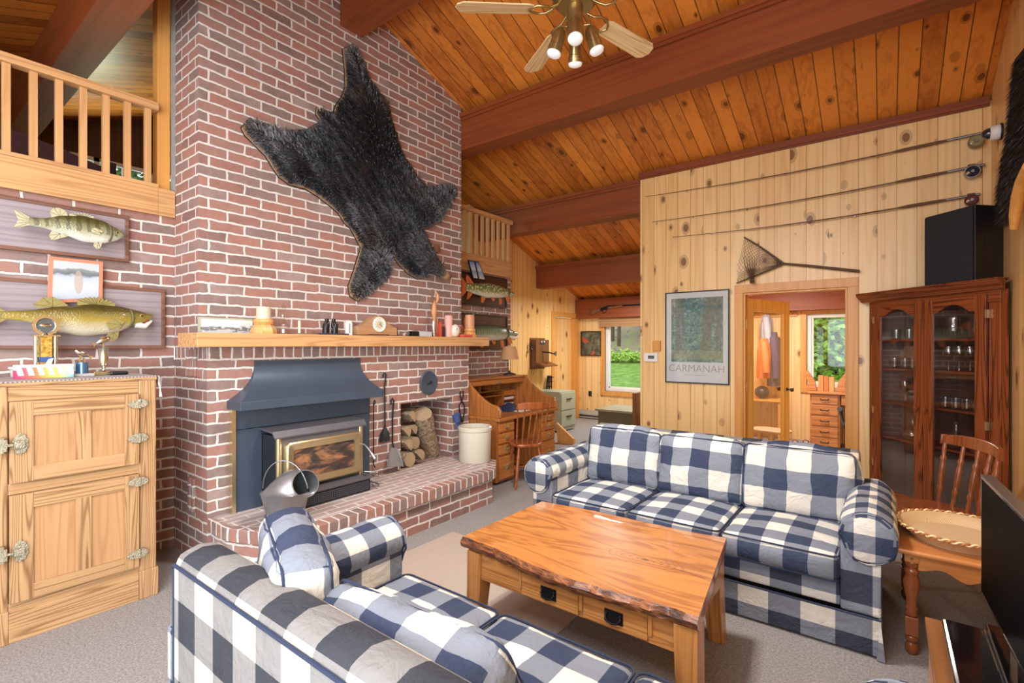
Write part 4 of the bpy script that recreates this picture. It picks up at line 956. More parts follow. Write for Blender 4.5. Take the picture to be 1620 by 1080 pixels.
def fish(label, loc, L, tail, prof, thick, mat, finmat, fins, plq, plq_mats, gill=(150,60,50), mouth=True, jaw=.0):
    g = thing('mounted_fish', label, 'mounted fish', loc, 0, 'mounted fish on plaques')
    top, bot = prof; n = 26; seg = 18; vs = []
    for i in range(n+1):
        t = i/n; zt, zb = interp(top, t)*L, interp(bot, t)*L; th = interp(thick, t)*L
        for k in range(seg):
            a = 2*PI*k/seg; s = math.sin(a); c = math.cos(a)
            vs.append((c*th, (t-.5)*L, (zt+zb)/2+s*(zt-zb)/2))
    mb = MB().add(vs, [(i*seg+k, (i+1)*seg+k, (i+1)*seg+(k+1)%seg, i*seg+(k+1)%seg) for i in range(n) for k in range(seg)]+[tuple(range(seg)), tuple(range(n*seg,(n+1)*seg))[::-1]])
    body = obj('body', mb, mat, g, local=True, smooth=70)
    def P(t, z): return ((t-.5)*L, z*L)
    for nm, pts, x in fins:
        m = MB(); pp = [P(*p) for p in pts]; m.prism(pp, 'x', x*L-.003, x*L+.003); f = obj(nm, m, finmat, g, local=True)
        # raised rays
        c0 = Vector((sum(p[0] for p in pp[:2])/2, sum(p[1] for p in pp[:2])/2))
        r = MB()
        for p in pp[2:]: r.tube([(x*L+.003, pp[0][0]*.5+pp[1][0]*.5, pp[0][1]*.5+pp[1][1]*.5), (x*L+.003, p[0], p[1])], .0012, 3)
        obj('fin_rays', r, plain('ray_brown', (92,74,48), .4), f, local=True)
    if jaw:
        tj = 1-jaw
        m = MB().tube([((0),(tj-.5)*L,(interp(bot,tj)+.015)*L), (thick[-2][1]*L*.3,(tj+jaw*.55-.5)*L,(interp(bot,tj)+.012)*L-.01), (.0,(1.0-.5)*L,(interp(bot,1)-.015)*L)], [.028*L+.006,.022*L+.004,.010*L], 10)
        obj('lower_jaw', m, plain('fish_white', (222,222,212), .35), g, local=True, smooth=60)
        obj('mouth', MB().ball((0,(.94-.5)*L,(interp(bot,.94)+.01)*L), .02*L,.05*L,.02*L), plain('gill_red', gill, .4), g, local=True, smooth=60)
    te = 1-(.09 if jaw < .17 else .13)
    ze = (interp(top,te)*.62+interp(bot,te)*.38)*L
    obj('eye', MB().ball((interp(thick,te)*L*.88,(te-.5)*L,ze), .012*L+.003), plain('fish_eye_gold', (190,160,90), .2), g, local=True, smooth=60)
    obj('pupil', MB().ball((interp(thick,te)*L*.88+.008*L+.0025,(te-.5)*L,ze), .007*L+.002, seg=10, rings=6), M['black'], g, local=True, smooth=60)
    tg = te-.10 if jaw < .17 else te-.14
    gp = [((interp(thick,tg)*math.cos(a)*1.0+.004)*L, (tg+.03*math.cos(a*1.0)-.5)*L, ((interp(top,tg)+interp(bot,tg))/2+math.sin(a)*(interp(top,tg)-interp(bot,tg))/2*.92)*L) for a in [-1.2+2.2*k/10 for k in range(11)]]
    obj('gill_cover', MB().tube(gp, .004+.004*L, 6), plain('gill_edge', gill, .4), g, local=True, smooth=60)
    (pa, pb, za, zb, px_) = plq; fm, bm = plq_mats; lx_, ly_, lz_ = loc
    xb = px_-lx_
    brd = obj('plaque', MB().box(xb-.02, xb, pa-ly_+.012, pb-ly_-.012, za-lz_+.012, zb-lz_-.012), bm, g, local=True)
    m = MB(); w_ = .022
    y0_, y1_, z0_, z1_ = pa-ly_, pb-ly_, za-lz_, zb-lz_
    m.prism([(y0_,z0_),(y1_,z0_),(y1_,z1_),(y0_,z1_)], 'x', xb-.025, xb-.021)
    for (a,b,c,d) in ((y0_,y1_,z0_,z0_+w_),(y0_,y1_,z1_-w_,z1_),(y0_,y0_+w_,z0_+w_,z1_-w_),(y1_-w_,y1_,z0_+w_,z1_-w_)): m.box(xb-.021, xb+.010, a, b, c, d)
    obj('plaque_moulding', m, fm, g, local=True, bevel=.004)
    obj('mounting_peg', MB().lathe((xb,0,0), [(.012,0),(.012,-xb)], 8, axis='x'), fm, g, local=True)
    return g
PB = wood('plaque_grey', (166,154,158), (132,120,126), 'y', 'z', rings=6, rough=.5, ringamt=.5); PF = wood('plaque_frame', (138,98,80), (96,62,48), 'y', rough=.4)
PD = wood('plaque_dark', (92,58,44), (60,38,30), 'y', 'z', rough=.35); PDF = wood('plaque_dark_frame', (66,42,34), (44,28,22), 'y', rough=.35)
amber = plain('amber_fin', (176,124,66), .35, var=.25, nscale=60); olivef = plain('olive_fin', (150,140,84), .35, var=.35, nscale=80); orangef = plain('orange_fin', (206,116,66), .35, var=.2, nscale=60); palef = plain('pale_fin', (196,190,156), .3, var=.3, nscale=90)
def zig(t0, t1, zb0, zb1, zt, n, lean=-.01):
    p = [(t0, zb0)]
    q = [(t1, zb1)]
    pts = []
    for k in range(n+1):
        f = k/n; t = t1+(t0-t1)*f; h = zt*(.35+.65*math.sin(PI*(.12+.78*(1-f)))); base = zb1+(zb0-zb1)*f
        pts.append((t+lean, base+h))
        if k < n: pts.append((t+(t0-t1)*.5/n+lean, base+h*.72))
    return [(t0, zb0), (t1, zb1)]+pts
FX = -4.10
# smallmouth bass
f1 = onX(106, 352, FX); ya, yb = onX(24, 345, FX).y, onX(197, 367, FX).y; L1 = (yb-ya)*.88
bk = 1.42
bass = ([(0,.055),(.12,.065),(.35,.15),(.55,.185),(.75,.16),(.9,.09),(1,.03)], [(0,-.055),(.12,-.06),(.35,-.12),(.55,-.18),(.75,-.17),(.9,-.11),(1,-.03)])
th1 = [(0,.015),(.2,.03),(.5,.075),(.75,.075),(.9,.05),(1,.02)]
fins1 = [('tail_fin', [(.03,.04),(.03,-.04),(-.14,-.11),(-.12,-.05),(-.10,0),(-.12,.06),(-.14,.13)], 0), ('dorsal_fin', [(.22,.09),(.38,.15),(.36,.21),(.30,.24),(.24,.23),(.20,.17)], 0),
  ('spiny_dorsal_fin', zig(.40,.66,.155,.175,.06,8), 0), ('anal_fin', [(.22,-.08),(.38,-.13),(.30,-.17),(.22,-.21),(.19,-.15)], 0), ('pectoral_fin', [(.74,-.01),(.70,-.06),(.62,-.05),(.61,.0),(.66,.03)], .085), ('pelvic_fin', [(.66,-.16),(.74,-.16),(.72,-.24),(.68,-.26),(.64,-.21)], .04)]
zc1 = (onX(120,337,FX).z+onX(125,385,FX).z)/2
fish('striped olive bass on the upper left plaque, above the photo frame', (FX,(ya+.12*L1+yb)/2+.0,zc1), L1, None, bass, th1, fishmat('bass_skin', (92,90,48), (158,160,124), (222,222,212), bars=130, H=L1*.18), palef, fins1,
     (.44, onX(204,380,-4.2).y, onX(204,415,-4.2).z, onX(204,342,-4.2).z, -4.205), (PF, PB), gill=(96,96,60))
# walleye
ya, yb = onX(8, 495, FX).y, onX(236, 492, FX).y; L2 = (yb-ya)*1.04
wal = ([(0,.035),(.12,.045),(.35,.09),(.55,.125),(.75,.12),(.9,.085),(1,.055)], [(0,-.03),(.12,-.04),(.35,-.13),(.5,-.16),(.7,-.135),(.86,-.06),(1,.01)])
th2 = [(0,.012),(.2,.03),(.5,.075),(.75,.07),(.9,.045),(1,.02)]
fins2 = [('tail_fin', [(.02,.035),(.02,-.035),(-.13,-.15),(-.12,-.06),(-.09,0),(-.12,.06),(-.13,.15)], 0), ('dorsal_fin', [(.20,.07),(.40,.10),(.37,.13),(.30,.17),(.24,.16),(.18,.10)], 0),
  ('spiny_dorsal_fin', zig(.46,.72,.11,.108,.085,9,-.005), 0), ('anal_fin', [(.20,-.06),(.30,-.09),(.26,-.13),(.20,-.14)], 0), ('pectoral_fin', [(.77,-.02),(.73,-.09),(.66,-.10),(.64,-.04),(.69,-.0)], .08), ('pelvic_fin', [(.66,-.13),(.74,-.11),(.73,-.17),(.69,-.21),(.64,-.18)], .04)]
zc2 = onX(130,503,FX).z
fish('big golden walleye with open mouth on the lower left plaque', (FX,(ya+yb)/2,zc2), L2, None, wal, th2, fishmat('walleye_skin', (84,74,28), (166,146,66), (214,206,180), bars=None, H=L2*.13), olivef, fins2,
     (.30, onX(261,500,-4.2).y, onX(261,551,-4.2).z, onX(261,458,-4.2).z, -4.205), (PF, PB), jaw=.13)
# right-hand pike
PX = -4.10
ya, yb = onX(737, 460, PX).y, onX(814, 460, PX).y; L3 = yb-ya
pike = ([(0,.04),(.15,.065),(.4,.095),(.65,.085),(.82,.055),(.92,.03),(1,.015)], [(0,-.04),(.15,-.07),(.4,-.10),(.65,-.085),(.82,-.06),(.92,-.035),(1,-.012)])
th3 = [(0,.015),(.3,.05),(.6,.055),(.85,.035),(1,.012)]
fins3 = [('tail_fin', [(.02,.04),(.02,-.04),(-.08,-.13),(-.07,0),(-.08,.13)], 0), ('dorsal_fin', [(.02,.05),(.14,.065),(.06,.14),(.02,.16),(.0,.11)], 0), ('anal_fin', [(.04,-.05),(.12,-.07),(.06,-.13),(.02,-.15)], 0),
  ('pelvic_fin', [(.26,-.09),(.34,-.10),(.30,-.17),(.25,-.17)], .03), ('pelvic_fin', [(.42,-.09),(.50,-.10),(.50,-.13),(.46,-.14)], .05), ('pectoral_fin', [(.60,-.09),(.66,-.09),(.67,-.15),(.62,-.18)], .04), ('pectoral_fin', [(.72,-.06),(.79,-.05),(.82,-.12),(.77,-.14)], .05)]
zc3 = onX(770,459,PX).z
fish('white-spotted green pike with orange fins on the upper dark plaque right of the chimney', (PX,(ya+yb)/2,zc3), L3, None, pike, th3, fishmat('pike_skin', (96,112,58), (130,140,84), (226,228,218), spots=True, H=L3*.1), orangef, fins3,
     (4.10, onX(802,450,-4.2).y, onX(802,488,-4.2).z, onX(802,441,-4.2).z, -4.205), (PDF, PD))
ya, yb = onX(733, 527, PX).y, onX(819, 522, PX).y; L4 = yb-ya
fish('silvery green pike with open jaws on the lower dark plaque', (PX,(ya+yb)/2,onX(770,526,PX).z), L4, None, pike, th3, fishmat('muskie_skin', (96,116,84), (146,166,144), (230,232,226), bars=160, H=L4*.1), orangef, fins3,
     (4.10, onX(803,510,-4.2).y, onX(803,552,-4.2).z, onX(803,500,-4.2).z, -4.205), (PDF, PD), jaw=.2, gill=(190,70,70))
# framed photo on the walleye plaque
def photo(name, label, x, pts, border, fm, artmat, fw):
    a, b, c, d = [onX(px, py, x) for px, py in pts]   # tl tr br bl
    g = thing(name, label, 'framed photo', (a+b+c+d)/4)
    def q(k): # inset
        ctr = (a+b+c+d)/4; return [p+(ctr-p)*k for p in (a,b,c,d)]
    def slab(P, x0, x1):
        m = MB(); m.prism([(p.y,p.z) for p in P], 'x', x0, x1); return m
    obj('frame', slab((a,b,c,d), x-.008, x+.006), fm, g, bevel=.002)
    obj('print', slab(q(border), x+.0062, x+.0085), artmat, g); return g
t = NT('lake_photo'); v, S = t.sep(); c = t.ramp(t.math('ADD', t.math('MULTIPLY_ADD', S[2], 4.5, .5), t.math('MULTIPLY', t.noise(v, 22, 3), .22)), [(0, srgb(188,206,224)), (.45, srgb(216,224,232)), (.72, srgb(200,214,230)), (.8, srgb(110,122,128)), (.92, srgb(150,160,160)), (.95, srgb(206,216,220))])
fg = t.math('MULTIPLY', t.math('LESS_THAN', t.math('ADD', t.math('POWER', t.math('DIVIDE', t.math('ADD', S[1], -.01), .022), 2), t.math('POWER', t.math('DIVIDE', t.math('ADD', S[2], .01), .075), 2)), 1.0), 1.0); t.col(t.mix(.18, t.mix(t.math('MULTIPLY', fg, .7), c, srgb(196,176,160)), srgb(90,100,110))); LP = t.set(.12, 0, .5)
photo('framed_photo', 'lake snapshot in a terracotta frame between the two left fish plaques', -4.165, ((77,405),(163,414),(162,476),(75,480)), .16, plain('terracotta_frame', (206,136,108), .45), LP, .03)
t = NT('pond_photo'); v, S = t.sep(); t.col(t.mix(t.math('LESS_THAN', t.math('ABSOLUTE', t.math('ADD', S[1], t.math('MULTIPLY', S[2], .35))), .016), t.ramp(t.math('MULTIPLY_ADD', S[2], 5, .5), [(0, srgb(200,206,220)), (.4, srgb(130,160,200)), (.55, srgb(190,206,226)), (1, srgb(90,140,200))]), srgb(52,50,54)))
photo('framed_photo', 'small blue photo in a thin dark frame above the spotted pike', -4.13, ((740,411),(757,414),(768,444),(748,441)), .12, M['black'], t.set(.15, 0, .5), .02)

# ================================================================ ROLL-TOP DESK
DK = wood('honey_oak_h', (190,122,62), (134,78,36), 'y', 'x', rings=6, rough=.32, ringamt=.5, coat=.15); DV = wood('honey_oak_v', (186,118,58), (128,74,34), 'z', 'y', rings=6, rough=.32, ringamt=.5, coat=.15)
DD = wood('honey_oak_front', (200,132,66), (160,96,46), 'y', 'z', rings=4, rough=.32, ringamt=.4)
dY0, dY1, dX0, dX1 = 4.06, 5.21, -4.13, -3.26
dk = thing('rolltop_desk', 'honey oak roll-top desk open against the brick, right of the stone crock', 'desk', (-3.7, 4.63, 0))
def ped(ya, yb, fronts):
    obj('pedestal', MB().box(dX0, dX1-.02, ya, yb, .03, .685), DV, dk, bevel=.004)
    for za, zb in fronts:
        dr = obj('drawer', MB().box(dX1-.02, dX1+.002, ya+.03, yb-.02, za, zb), DD, dk, bevel=.004)
        y = (ya+yb)/2+.005; z = (za+zb)/2
        m = MB().lathe((dX1+.002, y, z), [(.034,0),(.033,.004),(.016,.012),(.001,.013)], 18, axis='x').box(dX1+.004, dX1+.022, y-.024, y+.024, z+.0, z+.018)
        obj('cup_pull', m, plain('pull_brass', (206,190,150), .25, .9), dr, smooth=40)
ped(dY0, 4.37, ((.565,.655),(.44,.545),(.325,.425),(.06,.30))); ped(4.88, dY1, ((.575,.655),(.47,.56),(.35,.455),(.08,.33)))
obj('writing_surface', MB().box(dX0, dX1+.03, dY0-.01, dY1+.01, .685, .72), DK, dk, bevel=.006)
obj('modesty_panel', MB().box(-4.0, -3.98, 4.37, 4.88, .1, .685), DV, dk)
prof = [(dX0,.72),(dX1+.015,.72),(dX1+.02,.79),(dX1-.01,.82)]
for k in range(12):
    a = k/11; prof.append((dX1-.03-.42*a, .825+.255*(a**1.6)*(1 if a < 1 else 1)+.0*math.sin(PI*a)))
prof += [(-3.74,1.088),(dX0,1.088)]
for ya, yb in ((dY0,dY0+.035),(dY1-.035,dY1)): obj('side_panel', MB().prism(prof, 'y', ya, yb), DV, dk, bevel=.004)
rim = [(x, z+.008) for x, z in prof[1:-1]]
for y in (dY0+.018, dY1-.018):
    obj('curved_moulding', MB().tube([(x, y, z) for x, z in rim], .019, 8), DV, dk, smooth=60)
obj('top_board', MB().box(dX0, -3.70, dY0-.015, dY1+.015, 1.088, 1.108), DK, dk, bevel=.006)
obj('tambour', MB().box(-3.78,-3.72,dY0+.035,dY1-.035,1.02,1.088), DK, dk, bevel=.01)
obj('tambour_handle', MB().box(-3.72,-3.705,4.60,4.72,1.035,1.055), AB, dk, bevel=.005)
obj('gallery_back', MB().box(dX0, dX0+.02, dY0+.035, dY1-.035, .72, 1.088), DD, dk)
ga, gb = dY0+.036, dY1-.036
obj('gallery_shelf', MB().box(dX0+.02,-3.85,ga,gb,.925,.935), DK, dk)
for y in (4.16,4.26,4.37,4.47,4.73,4.83,4.93,5.03): obj('pigeonhole_divider', MB().box(dX0+.02,-3.85,y-.004,y+.004,.935,1.02), DV, dk)
for y in (4.30, 4.92): obj('pigeonhole_divider', MB().box(dX0+.02,-3.85,y-.005,y+.005,.72,.925), DV, dk)
obj('gallery_drawer', MB().box(-4.05,-3.845,ga+.01,4.29,.86,.92), DD, dk, bevel=.003); obj('gallery_drawer', MB().box(-4.05,-3.845,4.93,gb-.01,.85,.92), DD, dk, bevel=.003)
obj('gallery_shelf', MB().box(dX0+.02,-3.85,4.93,gb,.79,.80), DK, dk); obj('gallery_shelf', MB().box(dX0+.02,-3.85,4.56,4.9,.86,.87), DK, dk)
for z in (.722, .80):
    tag(obj('paper_stack', MB().box(-4.05,-3.86,4.95,5.14,z,z+.03), M['white']), ['stack of white papers low in the right cubby of the desk','stack of white papers on the upper cubby shelf of the desk'][int(z > .75)], 'papers')
mb = MB(); rng = random.Random(3)
mb.sheet([[(-3.62+.30*(i/10-.5)+.02*rng.random(), 4.72+.42*(j/12-.5), .724+max(0, .06*math.sin(PI*i/10)*math.sin(PI*j/12)*(.7+rng.random()*.8))) for j in range(13)] for i in range(11)])
tag(obj('crumpled_cloth', mb, plain('navy_print', (34,44,78), .8, var=.6, nscale=40), smooth=60), 'crumpled navy patterned cloth lying on the open desk', 'cloth')
tag(obj('paper_sheet', MB().box(-3.48,-3.36,4.62,4.80,.7205,.726), M['white']), 'white papers at the front edge of the desk cloth', 'papers')
# lamp on the desk
lp = Vector((-3.90, 5.10, 1.109))
g = thing('table_lamp', 'small table lamp with a tan parchment shade on top of the desk', 'lamp', lp)
obj('base', MB().lathe(lp, [(.085,0),(.085,.012),(.05,.022),(.02,.03),(.015,.05)], 20), plain('dark_lamp_base', (60,48,40), .5), g, smooth=50)
obj('pole', MB().lathe(lp, [(.011,.03),(.011,.24)], 10), M['brass'], g, smooth=50)
obj('lamp_shade', MB().lathe(lp, [(.125,.20),(.085,.37),(.083,.37),(.123,.20)], 28), plain('parchment', (206,160,112), .7, var=.1), g, smooth=50)
obj('bulb', MB().ball(lp+Vector((0,0,.27)), .03), plain('lamp_bulb', (240,236,220), .4), g, smooth=60)

def spindle_chair(name, label, loc, rz, nsp, mat, seat_r=(.20,.19), rail_w=.42, arms=False, turned=1.0, lean=.13):
    """local: faces -y, back at +y"""
    g = thing(name, label, 'chair', loc, rz)
    pts = []
    for k in range(28):
        a = 2*PI*k/28; x = seat_r[0]*math.copysign(abs(math.cos(a))**.7, math.cos(a)); y = seat_r[1]*math.copysign(abs(math.sin(a))**.7, math.sin(a)); pts.append((x*(1+.06*(-y/seat_r[1])), y))
    obj('seat', MB().prism(pts, 'z', .425, .458), mat, g, local=True, bevel=.012)
    hb = rail_w/2
    def turn(p, q, r): 
        p, q = Vector(p), Vector(q); n = 16; rs = []
        P_ = []
        for i in range(n+1):
            f = i/n; P_.append(p.lerp(q, f)); rs.append(r*(.62+.38*math.sin(PI*f))*(1.25 if i in (4,12) else (.72 if i in (5,11,3,13) else 1)))
        return P_, rs
    for k in range(nsp):
        u = (k/(nsp-1)-.5)*2; p = (u*seat_r[0]*.82, seat_r[1]*(.86-.12*abs(u)), .45); q = (u*hb*.92, seat_r[1]+lean-.05*u*u, .845)
        P_, rs = turn(p, q, .0115*turned); obj('spindle', MB().tube(P_, rs, 8), mat, g, local=True, smooth=60)
    gr = []
    for k in range(13):
        u = (k/12-.5)*2; y = seat_r[1]+lean+.005-.055*u*u; z = .84; h = .075-.02*abs(u)**3
        gr.append([(u*hb, y-.012, z), (u*hb, y+.012, z), (u*hb, y+.018, z+h), (u*hb, y-.006, z+h)])
    m = MB(); m.add([p for r in gr for p in r], [(i*4+k, (i+1)*4+k, (i+1)*4+(k+1)%4, i*4+(k+1)%4) for i in range(12) for k in range(4)]+[(3,2,1,0),(48,49,50,51)])
    obj('crest_rail', m, mat, g, local=True, bevel=.006, smooth=50)
    for sx in (-1, 1):
        for sy in (-1, 1):
            P_, rs = turn((sx*seat_r[0]*.62, sy*seat_r[1]*.62, .43), (sx*seat_r[0]*.98, sy*seat_r[1]*1.05, 0), .019); obj('leg', MB().tube(P_, rs, 10), mat, g, local=True, smooth=60)
        obj('side_stretcher', MB().tube([(sx*seat_r[0]*.8, -seat_r[1]*.83, .19), (sx*seat_r[0]*.8, seat_r[1]*.83, .19)], [.009,.009], 8), mat, g, local=True, smooth=60)
    obj('cross_stretcher', MB().tube([(-seat_r[0]*.8,0,.19),(seat_r[0]*.8,0,.19)], .01, 8), mat, g, local=True, smooth=60)
    return g
CW = wood('chair_maple', (172,98,50), (118,62,30), 'z', rings=4, rough=.3, coat=.2, scale=2)
cs = onZ(832, 700, .45)
spindle_chair('windsor_chair', 'small wooden spindle-back chair tucked into the roll-top desk', (cs.x-.02, cs.y+.02, 0), -2.2, 6, CW, (.17,.17), .36)
# ================================================================ HALL
# wall telephone
hx = -4.998
def hw(px, py, x=hx): return onX(px, py, x)
a, b = hw(839,537), hw(860,580)
OAKD = wood('dark_oak', (132,86,50), (88,54,30), 'z', rings=4, rough=.4)
ph = thing('wall_telephone', 'antique oak crank wall telephone with black mouthpiece on the pine wall', 'telephone', (hx,(a.y+b.y)/2,b.z))
obj('case', MB().box(hx, hx+.12, a.y, b.y, b.z, a.z), OAKD, ph, bevel=.006)
obj('backboard', MB().box(hx, hx+.02, a.y-.02, b.y+.02, b.z-.03, a.z+.03), OAKD, ph, bevel=.004)
zt = (a.z+b.z)/2; yc = (a.y+b.y)/2
for s in (-1, 1): obj('bell', MB().ball((hx+.13, yc+s*.045, a.z-.05), .02,.036,.036), M['chrome'], ph, smooth=60)
obj('mouthpiece_arm', MB().tube([(hx+.12,yc,zt+.03),(hx+.24,yc+.03,zt+.02),(hx+.30,yc+.05,zt+.0)], .012, 8), M['black'], ph, smooth=60)
obj('mouthpiece', MB(Matrix.Translation((hx+.30,yc+.05,zt)) @ Matrix.Rotation(.2,4,'Z')).lathe((0,0,0), [(.012,0),(.02,.03),(.045,.06),(.04,.062)], 16, axis='x'), M['chrome'], ph, smooth=50)
obj('writing_shelf', MB().prism([(hx+.12,b.z+.1),(hx+.30,b.z+.04),(hx+.30,b.z+.02),(hx+.12,b.z+.05)], 'y', a.y-.01, b.y+.01), OAKD, ph)
obj('earpiece', MB().lathe((hx+.06,a.y-.06,a.z-.18), [(.035,0),(.018,.03),(.014,.11),(.018,.12)], 14), M['black'], ph, smooth=50)
obj('crank', MB().tube([(hx+.06,b.y,zt+.05),(hx+.06,b.y+.05,zt+.05),(hx+.06,b.y+.05,zt+.12)], .007, 6), M['iron'], ph)
obj('cord', MB().tube([(hx+.03,a.y+.02,b.z),(hx+.03,a.y+.0,b.z-.10),(hx+.03,a.y+.05,b.z-.13),(hx+.03,a.y+.08,b.z-.03)], .004, 6), M['black'], ph)
# black rack on the wall
g = thing('magazine_rack', 'black slatted rack hanging low on the pine wall below the telephone', 'rack', hw(864,600))
A, B_ = hw(857,612), hw(868,596)
for k in range(4):
    u = k/3; p = hw(857+5*u, 617-1*u); q = hw(863+6*u, 594); obj('slat', MB().bar((hx+.10,p.y+.02*k,p.z), (hx+.05,q.y,q.z), .02, .02), M['iron'], g)
for z in (.25, .6, .9):
    p = hw(857,617).lerp(hw(863,594), z); q = hw(863,616).lerp(hw(869,594), z); obj('crossbar', MB().bar((hx+.085,p.y,p.z), (hx+.085,q.y+.02,q.z), .02, .014), M['iron'], g)
# filing cabinet
g = thing('filing_cabinet', 'pale sage two-drawer filing cabinet beside the roll-top desk', 'filing cabinet', (-4.65,7.45,0))
FCm = plain('sage_metal', (176,184,164), .4, .1, var=.05)
fy0, fy1 = 7.18, 7.68
obj('body', MB().box(-4.97,-4.40,fy0,fy1,.02,.69), FCm, g, bevel=.004)
for za, zb in ((.09,.355),(.375,.665)):
    d = obj('drawer', MB().box(-4.40,-4.382,fy0+.012,fy1-.012,za,zb), FCm, g, bevel=.004); obj('drawer_handle', MB().box(-4.382,-4.36,fy0+.17,fy1-.17,(za+zb)/2+.03,(za+zb)/2+.045), M['iron'], d, bevel=.003)
wA, wB = onZ(882,700,0), onZ(899,706,0)
tag(obj('wooden_wedge', MB().prism([(wA.x,0),(wB.x+.02,0),(wB.x,.09),(wA.x-.02,.30)], 'y', wA.y, wA.y+.045), M['casing']), 'triangular pale wooden offcut on the carpet beside the desk', 'wood block')
# hall north wall
ny = 8.948
def nw(px, py, y=ny): return onY(px, py, y)
a, b = nw(920,524), nw(952,563)
t = NT('old_painting'); v, S = t.sep(); nn = t.noise(v, 9, 4, .6, .5); t.col(t.mix(t.math('LESS_THAN', t.noise(v, 5.5, 2), .42), t.ramp(nn, [(.3, srgb(50,52,40)), (.5, srgb(96,96,80)), (.7, srgb(136,130,110))]), srgb(186,92,66)))
g = thing('painting', 'small dark figure painting in a dark frame on the hall wall', 'painting', (a+b)/2)
obj('canvas', MB().box(a.x+.02,b.x-.02,ny-.015,ny-.002,b.z+.02,a.z-.02), t.set(.4), g)
m = MB().box(a.x,a.x+.02,ny-.03,ny,b.z,a.z).box(b.x-.02,b.x,ny-.03,ny,b.z,a.z).box(a.x+.02,b.x-.02,ny-.03,ny,a.z-.02,a.z).box(a.x+.02,b.x-.02,ny-.03,ny,b.z,b.z+.02)
obj('frame', m, plain('dark_frame', (50,42,30), .5), g)
a = nw(931,618); g = thing('wall_outlet', 'brown electrical outlet low on the hall wall under the painting', 'outlet', a)
o = obj('cover_plate', MB().box(a.x,a.x+.075,ny-.006,ny,a.z-.11,a.z), plain('brown_plate', (70,50,40), .4), g, bevel=.003); obj('socket', MB().box(a.x+.022,a.x+.052,ny-.009,ny-.006,a.z-.09,a.z-.065).box(a.x+.022,a.x+.052,ny-.009,ny-.006,a.z-.045,a.z-.02), M['black'], g)
a = nw(915,655); g = thing('baseboard_heater', 'low grey electric baseboard heater along the hall wall', 'heater', (a.x+.5,ny-.04,0))
obj('housing', MB().prism([(ny,.02),(ny-.07,.02),(ny-.07,.10),(ny-.04,.17),(ny,.17)], 'x', a.x, -3.3), plain('heater_grey', (176,172,164), .4), g); obj('louvre', MB().box(a.x+.02,-3.32,ny-.073,ny-.068,.05,.075), M['black'], g)
# roman blind
a, b = nw(953,494), nw(1010,508)
g = thing('roman_blind', 'folded tan fabric blind at the top of the hall window', 'blind', ((a.x+hx1)/2,8.86,a.z))
for k in range(4): 
    z0_ = hz1-.11+.055*k
    obj('fold', MB().prism([(8.905,z0_),(8.86-.01*k,z0_-.02),(8.845,z0_+.03),(8.905,z0_+.06)], 'x', a.x-.01, hx1+.05), plain('tan_blind', (176,136,96), .8, var=.1), g)
p = hw(913,484, -4.99); tag(obj('motion_sensor', MB().box(-4.998,-4.95,p.y-.03,p.y+.03,p.z-.06,p.z+.06), M['white'], bevel=.01), 'small white motion sensor high on the hall wall', 'sensor')
# rifle on the beam face
RY = 8.70
def rf(px, py): return onY(px, py, RY)
g = thing('rifle', 'old dark rifle hanging on the dark beam above the hall window', 'rifle', rf(960,488))
m = MB().bar(rf(934,494.5), rf(950,489.5), .03, .11, w2=.03, h2=.05); obj('stock', m, OAKD, g, bevel=.006)
obj('receiver', MB().bar(rf(950,489.5), rf(962,486), .035, .06), M['iron'], g, bevel=.004)
obj('barrel', MB().tube([rf(960,484.5), rf(1014,481.5)], .014, 8), M['iron'], g, smooth=60); obj('forestock', MB().bar(rf(962,487), rf(985,484), .03, .04), OAKD, g)
obj('trigger_guard', MB().tube([rf(952,491), rf(954,495), rf(958,494), rf(960,489)], .006, 6), M['iron'], g)
# trunk
g = thing('blanket_chest', 'olive green wooden chest with a lighter lid under the hall window', 'chest', (-3.2,7.65,0))
OL = plain('olive_paint', (96,86,50), .45, var=.08); 
obj('body', MB().box(-3.74,-2.62,7.28,7.98,.02,.42), OL, g, bevel=.004)
obj('lid', MB().box(-3.78,-2.60,7.24,8.0,.42,.455), plain('worn_olive', (150,142,112), .35), g, bevel=.006)
obj('front_panel', MB().box(-3.62,-2.72,7.272,7.282,.08,.36), plain('olive_paint', (0,0,0)), g, bevel=.003)
tp = onY(1011, 640, 7.1)
tag(obj('cabinet_side', MB().box(tp.x-.02,tp.x+.04,6.9,7.2,0,tp.z+.19), OAKD), 'narrow dark brown furniture end beside the chest', 'furniture')
# ================================================================ PINE WALL ITEMS
py_ = PW-.001
def pw(px, py, y=py_): return onY(px, py, y)
a, b = pw(1053.5,462), pw(1154.5,607)
tl, br = Vector((a.x, 0, a.z)), Vector((b.x, 0, pw(1154.5,608).z)); z0_, z1_ = (pw(1053.5,605).z+pw(1154.5,608).z)/2, (pw(1053.5,463).z+pw(1154.5,457.5).z)/2
g = thing('framed_poster', 'forest poster lettered CARMANAH in a thin black frame on the pine wall', 'poster', ((a.x+b.x)/2, py_, z0_))
W_ = b.x-a.x
m = MB(); 
for (x0,x1,za,zb) in ((a.x,a.x+.012,z0_,z1_),(b.x-.012,b.x,z0_,z1_),(a.x+.012,b.x-.012,z0_,z0_+.012),(a.x+.012,b.x-.012,z1_-.012,z1_)): m.box(x0,x1,py_-.025,py_,za,zb)
obj('frame', m, M['black'], g)
obj('mat_board', MB().box(a.x+.012,b.x-.012,py_-.014,py_-.004,z0_+.012,z1_-.012), plain('mat_white', (214,222,226), .5, var=.02), g)
t = NT('forest_print'); v, S = t.sep('Object')
tr = t.math('GREATER_THAN', t.noise(t.comb(t.math('MULTIPLY', S[0], 13), 0, t.math('MULTIPLY', S[2], .5)), 1, 2, .5), .53)
